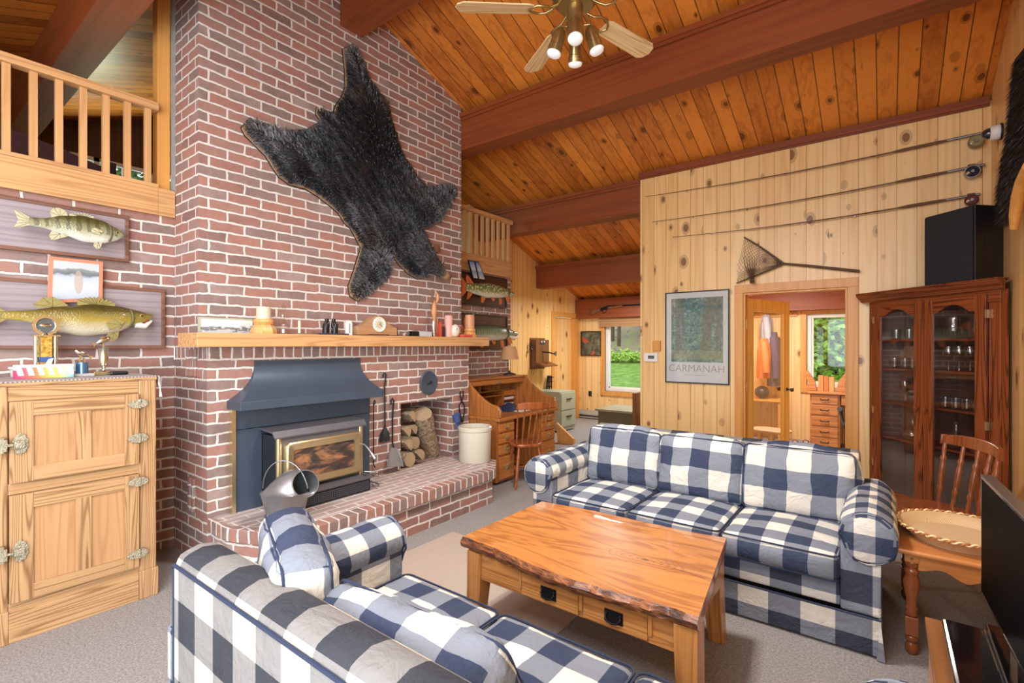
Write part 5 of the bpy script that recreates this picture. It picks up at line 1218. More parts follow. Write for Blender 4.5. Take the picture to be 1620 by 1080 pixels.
nn = t.noise(v, 34, 5, .75); c = t.ramp(nn, [(.3, srgb(34,70,72)), (.5, srgb(86,136,132)), (.62, srgb(142,182,164)), (.8, srgb(196,214,186))])
c = t.mix(t.math('MULTIPLY', t.math('MULTIPLY', tr, t.math('GREATER_THAN', S[2], .36)), .6), c, t.mix(nn, srgb(60,74,72), srgb(130,132,112)))
c = t.mix(t.math('MULTIPLY', t.math('LESS_THAN', t.math('ABSOLUTE', t.math('SUBTRACT', S[2], .32)), .05), .5), c, srgb(150,160,120)); t.col(c)
obj('print', MB().box(a.x+.07,b.x-.065,py_-.016,py_-.014,z0_+.24,z1_-.075), t.set(.4), g)
obj('glazing', MB().box(a.x+.012,b.x-.012,py_-.021,py_-.019,z0_+.012,z1_-.012), panemat('poster_glass', .03), g)
def text(s, name, loc, size, mat, parent, rot=(PI/2,0,0), extrude=.0006, align='CENTER', sx=1):
    cu = bpy.data.curves.new(name, 'FONT'); cu.body = s; cu.size = size; cu.extrude = extrude; cu.align_x = align; cu.align_y = 'CENTER'; cu.offset = -.0012
    tmp = bpy.data.objects.new('tmp', cu); C.objects.link(tmp); bpy.context.view_layer.update()
    me = bpy.data.meshes.new_from_object(tmp.evaluated_get(bpy.context.evaluated_depsgraph_get())); bpy.data.objects.remove(tmp)
    me.materials.clear(); me.materials.append(mat); o = bpy.data.objects.new(name, me); C.objects.link(o)
    o.parent = parent; o.matrix_basis = wm(parent).inverted() @ (Matrix.Translation(loc) @ Matrix.Rotation(rot[2],4,'Z') @ Matrix.Rotation(rot[0],4,'X') @ Matrix.Diagonal((sx,1,1,1))); return o
cx = (a.x+b.x)/2-.003
text('CARMANAH', 'lettering', (cx, py_-.016, z0_+.165), .118, plain('print_grey', (150,152,156), .5), g, sx=.94)
obj('caption_line', MB().box(cx-.13,cx+.13,py_-.0162,py_-.0155,z0_+.093,z0_+.096), plain('print_grey', (0,0,0)), g)
# thermostat and chime
p = pw(1020,558); q = pw(1041,572); g = thing('thermostat', 'white rectangular thermostat left of the poster', 'thermostat', ((p.x+q.x)/2,py_,q.z))
obj('case', MB().box(p.x,q.x,py_-.028,py_,q.z,p.z), M['white'], g, bevel=.004); obj('display', MB().box(p.x+.05,q.x-.035,py_-.0295,py_-.028,q.z+.035,p.z-.03), plain('lcd', (96,104,92), .3), g)
p = pw(1034,539); q = pw(1046,555); tag(obj('wooden_box', MB().box(p.x,q.x,py_-.04,py_,q.z,p.z), M['casing'], bevel=.003), 'small pine box fixed to the wall above the thermostat', 'wall box')
# fly rods
rodm = plain('rod_brown', (96,60,36), .3, var=.1); cork = plain('rod_grip', (110,80,54), .7)
def rod(label, tip, base, py0, reelpx, reelcol, rimcol, r):
    Y_ = PW-.05
    T = onY(*tip, Y_); B_ = onY(*base, Y_); g = thing('fly_rod', label, 'fishing rod', onY(*reelpx, Y_), 0, 'fly rods on the pine wall')
    n = 24; P_ = [T.lerp(B_, i/n)+Vector((0,0,-.035*math.sin(PI*i/n)*py0)) for i in range(n+1)]
    obj('blank', MB().tube(P_[:20], [.0025+.0045*i/19 for i in range(20)], 6), rodm, g, smooth=60)
    P2 = [p+Vector((0,0,-.012-.012*(i/19))) for i, p in enumerate(P_[7:20])]
    obj('line', MB().tube(P2, .0012, 4), rodm, g)
    d = (P_[24]-P_[19]); obj('grip', MB().tube([P_[19], P_[19]+d*.12, P_[19]+d*.5, P_[19]+d*.62], [.008,.014,.013,.009], 10), cork, g, smooth=60)
    obj('reel_seat', MB().tube([P_[19]+d*.60, P_[24]], [.011,.011], 10), M['chrome'], g, smooth=60)
    for k in (4,8,12,16): obj('guide_ring', MB().lathe(P_[k]+Vector((0,-.004,-.012)), [(.006,-.001),(.007,0),(.006,.001)], 10, axis='y'), M['chrome'], g)
    c = onY(*reelpx, Y_-.03)
    rl = obj('reel', MB().lathe(c, [(r*.97,-.022),(r,-.018),(r,.02),(r*.95,.024)], 28, axis='y'), plain(rimcol[0], rimcol[1], .35, .6), g, smooth=40)
    f = obj('reel_face', MB().lathe(c+Vector((0,-.023,0)), [(r*.86,0),(r*.8,-.003),(.001,-.003)], 28, axis='y'), plain(reelcol[0], reelcol[1], .35, .5), rl, smooth=40)
    obj('reel_knob', MB().lathe(c+Vector((-r*.55,-.03,-r*.2)), [(.007,-.02),(.007,0),(.012,.002)], 10, axis='y'), M['brass'], rl)
    obj('reel_hub', MB().lathe(c+Vector((0,-.03,0)), [(.012,-.006),(.014,0)], 12, axis='y'), M['chrome'], rl)
    obj('reel_foot', MB().bar(c+Vector((0,.02,r)), c+Vector((0,.03,r+.02)), .05, .01), M['chrome'], rl)
rod('topmost fly rod on the pine wall, with a plain brass-green reel', (1021,311), (1560,209), 1, (1544,224), ('reel_olive', (150,146,104)), ('reel_olive_rim', (120,116,84)), .052)
rod('middle fly rod on the pine wall, with a black perforated reel', (1032,351), (1559,260), 1, (1538,272), ('reel_black', (26,28,32)), ('reel_silver', (150,150,150)), .052)
rod('lowest fly rod on the pine wall, with a dark red reel', (1064,375), (1551,307), 1, (1537,317), ('reel_red', (92,40,34)), ('reel_red_rim', (70,34,30)), .045)
# landing net
Y_ = PW-.045
def nt(px, py, y=Y_): return onY(px, py, y)
wd = plain('weathered_wood', (96,76,56), .7)
g = thing('landing_net', 'old wooden landing net with long handle and knotted mesh above the door', 'landing net', nt(1237,417))
obj('handle', MB().tube([nt(1240,417), nt(1275,420), nt(1360,429)], [.011,.013,.014], 8), wd, g, smooth=60)
obj('hoop_arm', MB().tube([nt(1240,417), nt(1222,404), nt(1199,388), nt(1177,375)], [.011,.010,.009,.007], 8), wd, g, smooth=60)
obj('hoop_arm', MB().tube([nt(1240,417), nt(1226,423), nt(1200,434), nt(1165,448)], [.011,.010,.009,.007], 8), wd, g, smooth=60)
obj('yoke', MB().tube([nt(1234,413), nt(1229,415), nt(1229,419), nt(1233,421)], .006, 6), wd, g, smooth=60)
top = [nt(1177,375).lerp(nt(1237,416), k/14) for k in range(15)]; bt = [nt(1165,448).lerp(nt(1237,418), k/14) for k in range(15)]
m = MB(); n = 12; G_ = []
for k in range(15):
    col = []
    for j in range(n+1):
        f = j/n; p = top[k].lerp(bt[k], f); sag = math.sin(PI*f)*(1-k/14)
        p = p+Vector((.03*math.sin(f*9+k)*sag*.4, -.07*sag, -.10*sag*math.sin(PI*min(1,f*1.0))*.9*(1 if f > .5 else .6))); col.append(p)
    G_.append(col)
for k in range(14):
    for j in range(n):
        m.tube([G_[k][j], G_[k+1][j+1]], .0016, 3, caps=False); m.tube([G_[k+1][j], G_[k][j+1]], .0016, 3, caps=False)
# hanging bunch of netting
for q in range(26):
    x0 = nt(1185+q*.7, 440); m.tube([nt(1176+q*.9, 405+ (q%5)*6, Y_-.03), nt(1180+q*.6, 425, Y_-.05), nt(1187+(q%7)*1.2, 449-(q%3), Y_-.04)], .0015, 3, caps=False)
obj('netting', m, plain('net_cord', (84,66,48), .9), g)
# security light on the corner
c = onX(1583, 208, .70)
g = thing('security_camera', 'white dome security camera on the pine wall above the speaker', 'camera', c)
obj('mount', MB().lathe(c, [(.052,0),(.056,-.012),(.052,-.055),(.045,-.06)], 24, axis='x'), M['white'], g, smooth=50); obj('dome', MB().ball(c+Vector((-.06,0,0)), .05,.042,.042), plain('smoked_dome', (40,48,52), .08, coat=1), g, smooth=60)
obj('base_ring', MB().lathe(c+Vector((.006,0,0)), [(.062,0),(.062,-.01)], 24, axis='x'), M['black'], g)
# ================================================================ MUDROOM
hg = Vector((ox0+.02, PW+.09, 0)); ang = math.radians(69.5)
dr = struct('door_2', MB(Matrix.Translation(hg) @ Matrix.Rotation(ang,4,'Z')).box(0,.12,0,.04,.02,2.0).box(.72,.84,0,.04,.02,2.0).box(.12,.72,0,.04,.02,.25).box(.12,.72,0,.04,1.86,2.0), wood('yellow_pine', (240,190,96), (206,150,66), 'z', knots=.0, rings=3, rough=.35))
obj('pane', MB(Matrix.Translation(hg) @ Matrix.Rotation(ang,4,'Z')).box(.12,.72,.018,.024,.25,1.86), panemat('door_pane', .05), dr)
for s in (-1, 1):
    obj('knob', MB(Matrix.Translation(hg) @ Matrix.Rotation(ang,4,'Z')).lathe((.79,.02+s*.02,.98), [(.022,0),(.008,s*.01),(.008,s*.035),(.026,s*.045),(.024,s*.065),(.001,s*.07)], 16, axis='y'), plain('bronze_knob', (96,84,76), .3, .9), dr, smooth=50)
for z in (.3, 1.05, 1.72): obj('hinge', MB().box(ox0+.0,ox0+.022,PW+.06,PW+.09,z-.05,z+.05), M['brass'], dr)
# desk against the north window
DM = wood('mud_desk', (204,140,86), (160,100,56), 'x', 'z', rings=4, rough=.3)
da = onY(1281, 628, 8.25); X0_ = da.x; zt = .80
g = thing('writing_desk', 'small orange-brown desk with five drawers under the mudroom window', 'desk', (X0_+.5,8.55,0))
obj('top_board', MB().box(X0_-.02,X0_+1.15,8.22,8.90,zt,zt+.025), DM, g, bevel=.004)
obj('pedestal', MB().box(X0_,X0_+.36,8.27,8.88,.03,zt), DM, g)
for k, (za, zb) in enumerate(((.655,.785),(.50,.64),(.345,.485),(.19,.33),(.05,.175))):
    d = obj('drawer', MB().box(X0_+.02,X0_+.34,8.25,8.27,za,zb), DM, g, bevel=.003); z = (za+zb)/2
    obj('drawer_pull', MB().tube([(X0_+.13,8.25,z+.01),(X0_+.14,8.23,z-.005),(X0_+.22,8.23,z-.005),(X0_+.23,8.25,z+.01)], .006, 6), M['iron'], d)
d = obj('drawer', MB().box(X0_+.38,X0_+.76,8.25,8.27,.655,.785), DM, g, bevel=.003)
obj('side_panel', MB().box(X0_+1.10,X0_+1.13,8.27,8.88,0,zt), DM, g)
bx = onY(1300, 620, 8.45).x
sh = [(0,0),(.13,0),(.14,.06),(.10,.11),(.15,.20),(.12,.30),(.07,.22),(.02,.14)]
for s, lab in ((-1,'carved wooden bookend left of the books on the mudroom desk'),(1,'carved wooden bookend right of the books on the mudroom desk')):
    xx = bx+(.12 if s > 0 else -.12) + .06
    tag(obj('bookend', MB().prism([(xx+s*p[0]-s*.0, zt+.0255+p[1]) for p in sh], 'y', 8.42, 8.50), DM, bevel=.006), lab, 'bookend', 'pair of carved bookends')
for k in range(3): tag(obj('book', MB().box(bx-.04+k*.066,bx-.04+k*.066+.06,8.40,8.55,zt+.0255,zt+.25-.01*k), plain('book_%d' % k, [(206,140,84),(190,120,70),(216,160,100)][k], .5)), ['orange-brown book against the left bookend','middle of the three books between the bookends','lighter tan book against the right bookend'][k], 'book', 'books between the bookends')
# office chair
p = onY(1327, 690, 7.6); g = thing('office_chair', 'black office chair with curved armrest at the mudroom desk', 'chair', (p.x+.28,7.75,0))
m = M['black']; ox_, oy_ = p.x+.28, 7.75
obj('seat', MB().cushion(ox_,oy_,.46,.46,.46,.08,r=.03,bulge=.01,seg=8), plain('black_fabric', (30,32,36), .8), g, smooth=60)
obj('backrest', MB().cushion(ox_+.02,oy_-.24,.78,.42,.06,.45,r=.028,bulge=.01,seg=8), plain('black_fabric', (0,0,0)), g, smooth=60)
for s in (-1, 1): obj('armrest', MB().tube([(ox_+s*.24,oy_+.08,.44),(ox_+s*.27,oy_+.10,.58),(ox_+s*.27,oy_,.66),(ox_+s*.27,oy_-.14,.67)], [.018,.02,.028,.03], 10), plain('grey_arm', (70,76,84), .35), g, smooth=60)
obj('pedestal', MB().lathe((ox_,oy_,0), [(.03,.08),(.025,.42)], 12), M['iron'], g)
for k in range(5): a_ = 2*PI*k/5; obj('base_arm', MB().tube([(ox_,oy_,.10),(ox_+.27*math.cos(a_),oy_+.27*math.sin(a_),.06)], [.022,.014], 8), m, g); obj('caster', MB().ball((ox_+.27*math.cos(a_),oy_+.27*math.sin(a_),.03), .028), m, g, smooth=60)
# stool seen through the door glass
g = thing('wooden_stool', 'round-seated wooden stool behind the glass door', 'stool', onZ(1214,700,.0)*0+Vector((onZ(1212,678,.46).x,onZ(1212,678,.46).y,0)))
SW = wood('stool_wood', (216,184,146), (180,144,104), 'x', rings=4, rough=.4)
obj('seat', MB().lathe((0,0,.43), [(.15,0),(.165,.01),(.165,.028),(.15,.035),(.001,.03)], 28), SW, g, local=True, smooth=45)
for k in range(4):
    a_ = PI/4+PI/2*k; obj('leg', MB().tube([(.08*math.cos(a_),.08*math.sin(a_),.43),(.15*math.cos(a_),.15*math.sin(a_),0)], [.018,.014], 10), SW, g, local=True, smooth=60)
    b_ = a_+PI/2; obj('rung', MB().tube([(.12*math.cos(a_),.12*math.sin(a_),.18),(.12*math.cos(b_),.12*math.sin(b_),.18)], .009, 8), SW, g, local=True, smooth=60)
sp = onZ(1212,690,.46); dup(g, (sp.x+.02, sp.y+.55, 0), .3, 'second round wooden stool further into the mudroom, behind the nearer stool', None)
# coats on the wall
CX = -2.235
def cw_(px, py, x=-2.1): return onX(px, py, x)
rail = thing('coat_rail', 'wooden coat rail on the mudroom end wall', 'coat rail', (-1.55,8.93,1.95))
obj('board', MB().box(-2.0,-1.1,8.92,8.948,1.95,2.02), M['casing'], rail)
for k in range(5): obj('peg', MB().tube([(-1.9+k*.18,8.92,1.98),(-1.9+k*.18,8.86,2.0)], .012, 8), M['casing'], rail)
def coat(label, x, y, z, w_, h_, mat, seed, d_=.09):
    g = thing('jacket', label, 'jacket', (x,y,z-h_))
    vs = []; n = 16; seg = 24
    for i in range(n+1):
        f = i/n; ww = w_*(.35+.65*min(1, f*4))*(1-.1*f); dd = d_*(.5+.5*min(1,f*3))
        for k in range(seg):
            a = 2*PI*k/seg; fold = 1+.10*math.sin(a*5+seed+f*3)+.05*math.sin(a*9+seed*2)
            vs.append((x+math.cos(a)*dd*fold, y+math.sin(a)*ww/2*fold, z-h_*f))
    obj('body', MB().add(vs, [(i*seg+k, i*seg+(k+1)%seg, (i+1)*seg+(k+1)%seg, (i+1)*seg+k) for i in range(n) for k in range(seg)]+[tuple(range(seg)), tuple(range(n*seg,(n+1)*seg))[::-1]]), mat, g, smooth=60)
    for s in (-1, 1): obj('sleeve', MB().tube([(x+.02,y+s*w_*.42,z-h_*.10),(x+.05,y+s*w_*.52,z-h_*.45),(x+.06,y+s*w_*.50,z-h_*.85)], [.05,.052,.042], 12), mat, g, smooth=60)
    return g
coat('orange safety jacket hanging behind the glass door', onY(1210,520,8.6).x, 8.55, 1.60, .40, .62, plain('orange_cloth', (226,124,70), .8), 1)
coat('pale grey jacket hanging above the orange one', onY(1212,520,8.8).x, 8.80, 1.98, .36, .55, plain('grey_cloth', (176,182,196), .8), 3)
coat('long dark purple coat hanging right of the orange jacket', onY(1224,520,8.75).x, 8.74, 1.7, .36, .85, plain('plum_cloth', (84,74,104), .8), 5)
bn = thing('mudroom_bench', 'wooden boot bench below the coats', 'bench', (-1.6,8.7,0))
obj('seat', MB().box(-2.0,-1.25,8.45,8.93,.62,.65), M['casing'], bn)
for x in (-1.98, -1.30): obj('leg', MB().box(x,x+.03,8.47,8.92,0,.62), M['casing'], bn)
tag(obj('helmet', MB().ball((onY(1206,600,8.6).x,8.58,.752), .11,.12,.10), plain('dark_helmet', (60,60,66), .3), smooth=60), 'dark rounded helmet on the boot bench', 'helmet')
for k, (px, lab) in enumerate(((1258,'left brown shoe of the pair on the mudroom floor'),(1275,'right brown shoe of the pair on the mudroom floor'))):
    p = onZ(px, 711, 0)
    g = thing('shoe', lab, 'shoe', (p.x,p.y,0), .15, 'pair of brown shoes')
    obj('upper', MB().ball((0,0,.055), .055,.13,.05).ball((0,.07,.08), .045,.05,.055), plain('brown_leather', (120,84,60), .5), g, local=True, smooth=60); obj('sole', MB().ball((0,0,.018), .06,.14,.018), plain('sole', (60,50,46), .8), g, local=True, smooth=60)
    obj('laces', MB().tube([(-.02,-.02,.10),(.02,0,.105),(-.02,.01,.108),(.02,.03,.11)], .004, 5), M['white'], g, local=True)
# ================================================================ SOFAS
PL = plaid('gingham', .128); PLs = plaid('gingham_seat', .112, off=(.3,.1)); 
PLd = plaid('gingham_base', .150, off=(.25,.2), dark=(34,42,62)); NV = plain('navy_piping', (36,48,74), .8)
def piping(g_parent, cx, cy, cz, w_, d_, r=.04):
    P_ = []
    for (sx, sy, a0) in ((1,-1,-90),(1,1,0),(-1,1,90),(-1,-1,180)):
        for k in range(5):
            a = math.radians(a0+90*k/4); P_.append((cx+sx*(w_/2-r)+r*math.cos(a), cy+sy*(d_/2-r)+r*math.sin(a), cz))
    return P_
def sofa(name, label, loc, rz, seed=0, bc=None, roll=.0):
    """local: faces -y; front at y=0, x centre 0, length 2.02"""
    g = thing(name, label, 'sofa', loc, rz)
    HX, IX, D = 1.01, .845, .90
    # base with skirt
    obj('base', MB().box(-IX, IX, .035, D-.02, .19, .33), PLd, g, local=True, bevel=.01)
    m = MB()
    def skirt(x0, y0, x1, y1):
        nseg = 14
        m.sheet([[(x0+(x1-x0)*i/nseg, y0+(y1-y0)*i/nseg, z) for z in (.012,.07,.13,.19)] for i in range(nseg+1)])
    sk = .0
    m.box(-HX, HX, -.012, .0, .012, .19).box(-HX, HX, D-.012, D, .012, .19).box(-HX-.0, -HX+.012, 0, D-.012, .012, .19).box(HX-.012, HX, 0, D-.012, .012, .19)
    obj('skirt', m, PLd, g, local=True, bevel=.004)
    for s in (-1, 1): obj('skirt_pleat', MB().add([(s*(HX-.004),-.014,.185),(s*(HX+.014),-.03,.005),(s*(HX-.02),-.03,.005),(s*(HX-.002),-.006,.185),(s*(HX+.012),-.02,.005),(s*(HX-.02),-.02,.005)], [(0,1,2),(3,5,4),(0,3,4,1),(1,4,5,2),(2,5,3,0)]), PLd, g, local=True)
    obj('skirt_piping', MB().tube([(-HX,-.014,.19),(HX,-.014,.19)], .005, 6), NV, g, local=True)
    # back
    m = MB(); n = 12; prof = [(D-.20,.30),(D-.185,.60),(D-.165,.79),(D-.13,.835),(D-.07,.845),(D-.015,.83),(D,.79),(D,.19),(D-.03,.19)]
    m.prism(prof, 'x', -.90, .90)
    arc = [0]
    pl = prof
    ar_ = sum(pl[i][0]*pl[(i+1)%len(pl)][1]-pl[(i+1)%len(pl)][0]*pl[i][1] for i in range(len(pl)))
    if ar_ < 0: pl = pl[::-1]
    for i in range(len(pl)): arc.append(arc[-1]+math.dist(pl[i], pl[(i+1)%len(pl)]))
    for i in range(len(pl)): m.uv[2+i] = [(-.9, arc[i]), (-.9, arc[i+1]), (.9, arc[i+1]), (.9, arc[i])]
    m.f[2:] = [(f[0], f[1], f[2], f[3]) for f in m.f[2:]]
    obj('back_frame', m, plaid('gingham_back', .125, off=(.1,.35), dark=(34,36,42), mid=(128,126,122), light=(222,208,180)), g, local=True, bevel=.018, smooth=50)
    obj('back_piping', MB().tube([(-.895,D-.004,.19),(-.895,D-.004,.785),(-.885,D-.0,.80),(.885,D-.0,.80),(.895,D-.004,.785),(.895,D-.004,.19)], .006, 6), NV, g, local=True)
    # arms
    for s in (-1, 1):
        obj('arm_panel', MB().box(s*IX, s*HX, .0, D-.02, .19, .56), PLd, g, local=True, bevel=.012)
        cx = s*.955; ry = .118; rz_ = .125; czr = .565; m = MB(); vs = []; uv = []; seg = 26; nn = 22
        L_ = D-.08
        for i in range(nn+1):
            y = (-.022, -.014, .006)[i] if i < 3 else .006+(L_-.026)*(i-2)/(nn-2)
            e = (.84, .95, 1)[i] if i < 3 else (.9 if i == nn else 1)
            for k in range(seg):
                a = 2*PI*k/seg+PI/2
                wv = noise.noise(Vector((a*1.3*s, y*6, seed)))*.010+noise.noise(Vector((math.cos(a)*3, y*14, seed+math.sin(a)*3)))*.006
                rx = (ry+wv)*e; rr = (rz_+wv)*e; x = math.copysign(abs(math.cos(a))**.85, math.cos(a))*rx; z = math.copysign(abs(math.sin(a))**.85, math.sin(a))*rr
                if math.sin(a) < 0 and math.cos(a)*s < 0: x *= .85
                vs.append((cx+x, y, czr+z))
        fs = []; us = []
        for i in range(nn):
            for k in range(seg):
                f = (i*seg+k, (i+1)*seg+k, (i+1)*seg+(k+1)%seg, i*seg+(k+1)%seg); fs.append(f)
                v0, v1 = i/nn*L_, (i+1)/nn*L_; u0, u1 = k/seg*.76, (k+1)/seg*.76; us.append([(u0,v0),(u0,v1),(u1,v1),(u1,v0)])
        fs.append(tuple(range(seg))); us.append([(vs[k][0], vs[k][2]) for k in range(seg)])
        fs.append(tuple(range(nn*seg,(nn+1)*seg))[::-1]); us.append([(vs[k][0], vs[k][2]) for k in range((nn)*seg,(nn+1)*seg)][::-1])
        m.add(vs, fs, us); rl = obj('arm_roll', m, plaid('gingham_arm', .085, off=(.2,.05)), g, local=True, smooth=60)
        # slipcover flap, gathered below the roll at the front
        P_ = [(cx+math.cos(a)*(ry*.97)*(.87 if math.sin(a) < 0 and math.cos(a)*s < 0 else 1), -.012, czr+math.sin(a)*(rz_*.97)) for a in [2*PI*k/24 for k in range(24)]]
        obj('arm_piping', MB().tube(P_, .005, 6, closed=True), plaid('gingham_arm', .085), rl, local=True, smooth=60)
    # seat cushions
    for k in (-1, 0, 1):
        c = obj('seat_cushion', MB().cushion(k*.563, .31, .385, .555, .66, .135, r=.035, bulge=.025, seg=16, seed=seed+k, wr=.003, uo=(.09*k+.03, .04)), PLs, g, local=True, smooth=60, weld=True)
        for z in (.325, .447): obj('piping', MB().tube(piping(g, k*.563, .31, z, .553, .658, .035), .0045, 6, closed=True), NV, c, local=True, smooth=60)
    # back cushions
    for k in (-1, 0, 1):
        dx, dy, dz, tx, tz, ww = (bc or {}).get(k, (0,0,0,0,0,.57))
        R = Matrix.Translation((k*.563+dx, .615+dy, .64+dz)) @ Matrix.Rotation(tz, 4, 'Z') @ Matrix.Rotation(-.20+tx, 4, 'X')
        c = obj('back_cushion', MB(R).cushion(0, 0, 0, ww, .16, .41, r=.042, bulge=.04, seg=18, seed=seed+k*2+5, wr=.006, uo=(.12*k+.05, .06*k)), PL, g, local=True, smooth=60, weld=True)
        Q = []
        for (sx, sz, a0) in ((1,-1,-90),(1,1,0),(-1,1,90),(-1,-1,180)):
            for q in range(5):
                a = math.radians(a0+90*q/4); Q.append((sx*(ww/2-.042)+.04*math.cos(a), sz*(.205-.042)+.04*math.sin(a)))
        for yy in (-.062, .062):
            obj('piping', MB(R).tube([(x, yy, z) for x, z in Q], .0045, 6, closed=True), NV, c, local=True, smooth=60)
    return g
sofa('checked_sofa', 'navy and cream gingham three-seat sofa facing the camera, backed to the pine wall', (-1.02, 2.93, 0), 0, 1, {-1:(.0,0,.0,0,0,.58), 0:(0,.0,-.005,0,0,.57), 1:(.02,0,0,.0,0,.61)})
sofa('checked_sofa', 'navy and cream gingham sofa nearest the camera, seen from behind with slumped cushions', (-.915, 1.50, 0), PI, 9,
     {1:(.06,.02,.04,.14,-.38,.56), 0:(.07,-.02,-.03,-.30,.06,.60), -1:(0,.0,-.08,-.2,0,.55)})

# ================================================================ COFFEE TABLE
t = NT('lacquered_slab'); v, S = t.sep()
a_ = S[0]; b_ = S[1]
big = t.noise(t.comb(t.math('MULTIPLY', a_, .9), t.math('MULTIPLY', b_, 4.2), 3.1), 1, 3, .5, .8)
g1 = t.noise(t.comb(t.math('MULTIPLY', a_, 2), t.math('MULTIPLY', b_, 70), 0), 1, 3, .6)
ring = t.math('POWER', t.math('MULTIPLY_ADD', t.math('SINE', t.math('MULTIPLY', big, 60)), .5, .5), 2)
kx, ky = .27, -.06
dd = t.math('SQRT', t.math('ADD', t.math('POWER', t.math('MULTIPLY', t.math('SUBTRACT', a_, kx), .75), 2), t.math('POWER', t.math('MULTIPLY', t.math('SUBTRACT', b_, ky), 1.6), 2)))
dn = t.math('ADD', dd, t.math('MULTIPLY', t.noise(v, 9, 3), .05))
kr = t.math('MULTIPLY', t.math('POWER', t.math('MULTIPLY_ADD', t.math('SINE', t.math('MULTIPLY', dn, 260)), .5, .5), 2), t.math('LESS_THAN', dn, .165))
c = t.mix(t.math('ADD', t.math('MULTIPLY', ring, .42), t.math('MULTIPLY', g1, .5)), srgb(206,140,74), srgb(128,66,28))
c = t.mix(t.math('MULTIPLY', kr, .4), c, srgb(132,64,24))
c = t.mix(t.math('MULTIPLY', t.math('LESS_THAN', dn, .04), .8), c, srgb(82,38,18))
ck = t.math('LESS_THAN', t.math('ABSOLUTE', t.math('ADD', t.math('SUBTRACT', b_, t.math('MULTIPLY', a_, -.16)), t.math('MULTIPLY', t.math('SUBTRACT', t.noise(t.comb(t.math('MULTIPLY', a_, 5), 0, 0), 1, 3), .5), .05))), .0016)
c = t.mix(t.math('MULTIPLY', t.math('MULTIPLY', ck, t.math('GREATER_THAN', a_, -.12)), .85), c, srgb(60,26,12))
t.col(c); M['slab'] = t.set(.35, 0, .8); t.b.inputs['Coat Roughness'].default_value = .02
t = NT('live_edge'); v, S = t.sep(); nn = t.noise(t.comb(t.math('MULTIPLY', t.math('ADD', S[0], t.math('MULTIPLY', S[2], 1.2)), 14), t.math('MULTIPLY', S[1], 20), t.math('MULTIPLY', S[2], 60)), 1, 5, .65, .3)
t.col(t.ramp(nn, [(.32, srgb(44,28,20)), (.48, srgb(112,62,30)), (.62, srgb(160,96,48)), (.76, srgb(150,130,116))])); t.bump(nn, .9, .02); M['live_edge'] = t.set(.4, 0, .25)
tb = thing('coffee_table', 'glossy live-edge wooden slab coffee table with two drawers between the sofas', 'coffee table', (-1.16, 2.26, 0))
rg = random.Random(5); n = 60; near = []; far = []
for i in range(n+1):
    u = i/n; x = -1.755+(1.755-.545)*u; yn = 1.875-.03*u+.022*math.sin(u*7+1)*(1-u*.3)+.008*noise.noise(Vector((u*18,0,0)))-.01*math.sin(PI*u); near.append((x, yn))
    xf = -1.745+(1.745-.652)*u; yf = 2.62+.085*u+.014*math.sin(u*6)+.008*noise.noise(Vector((u*14,5,0))); far.append((xf, yf))
vs = []; zt, zb = .50, .438
for i in range(n+1):
    x, y = near[i]; u = i/n; bark = .020+.012*noise.noise(Vector((u*22,1,0))); bark2 = .012+.014*noise.noise(Vector((u*30,7,0)))
    vs += [(x, y, zt), (x, y-bark, zt-.022), (x, y-bark2, zt-.045), (x, y+.012+.01*noise.noise(Vector((u*25,3,0))), zb+.006*noise.noise(Vector((u*20,9,0))))]
nv = len(vs); vs += [(x, y, zt) for x, y in far]+[(x, y+.012, zt-.03) for x, y in far]+[(x, y-.01, zb) for x, y in far]
top = MB(); m = n+1
top.add(vs, [(i*4, (i+1)*4, nv+i+1, nv+i) for i in range(n)]+[(i*4+3, nv+2*m+i, nv+2*m+i+1, (i+1)*4+3) for i in range(n)]+[(nv+i, nv+i+1, nv+m+i+1, nv+m+i) for i in range(n)]+[(nv+m+i, nv+m+i+1, nv+2*m+i+1, nv+2*m+i) for i in range(n)]
  +[(0,nv,nv+m,nv+2*m,3,2,1),(n*4,n*4+1,n*4+2,n*4+3,nv+3*m-1,nv+2*m-1,nv+m-1)])
slab = obj('tabletop', top, M['slab'], tb)
edge_ = MB(); edge_.add(vs[:nv], [(i*4+k, i*4+k+1, (i+1)*4+k+1, (i+1)*4+k) for i in range(n) for k in range(3)])
obj('live_edge', edge_, M['live_edge'], slab, smooth=50)
TW = wood('table_oak', (206,146,82), (136,82,38), 'x', 'z', rings=16, rough=.3, ringamt=.5, coat=.2); TV_ = wood('table_oak_v', (206,146,82), (136,82,38), 'z', 'x', rings=14, rough=.3, ringamt=.45, coat=.2)
for (x, y, sx, sy) in ((-1.68,1.94,-1,-1),(-.60,1.92,1,-1),(-.70,2.62,1,1),(-1.68,2.56,-1,1)):
    lm = MB(); a_, b_ = .048, .036
    vs_ = []
    for z, w_, ox in ((.437,.046,0),(.25,.044,.004),(0,.036,.022)):
        for i, j in ((-1,-1),(1,-1),(1,1),(-1,1)): vs_.append((x+sx*ox+i*w_, y+sy*ox*.4+j*w_, z))
    lm.add(vs_, [(0,1,2,3),(11,10,9,8)]+[(q*4+k, (q+1)*4+k, (q+1)*4+(k+1)%4, q*4+(k+1)%4) for q in range(2) for k in range(4)]); obj('leg', lm, TV_, tb, bevel=.004)
obj('apron', MB().box(-1.64,-.64,1.905,1.925,.305,.437), TW, tb, bevel=.002)
obj('apron', MB().box(-1.64,-.74,2.60,2.62,.305,.437), TW, tb); obj('apron', MB().box(-1.72,-1.70,1.98,2.52,.305,.437), TW, tb); obj('apron', MB().box(-.665,-.645,1.96,2.58,.305,.437), TW, tb)
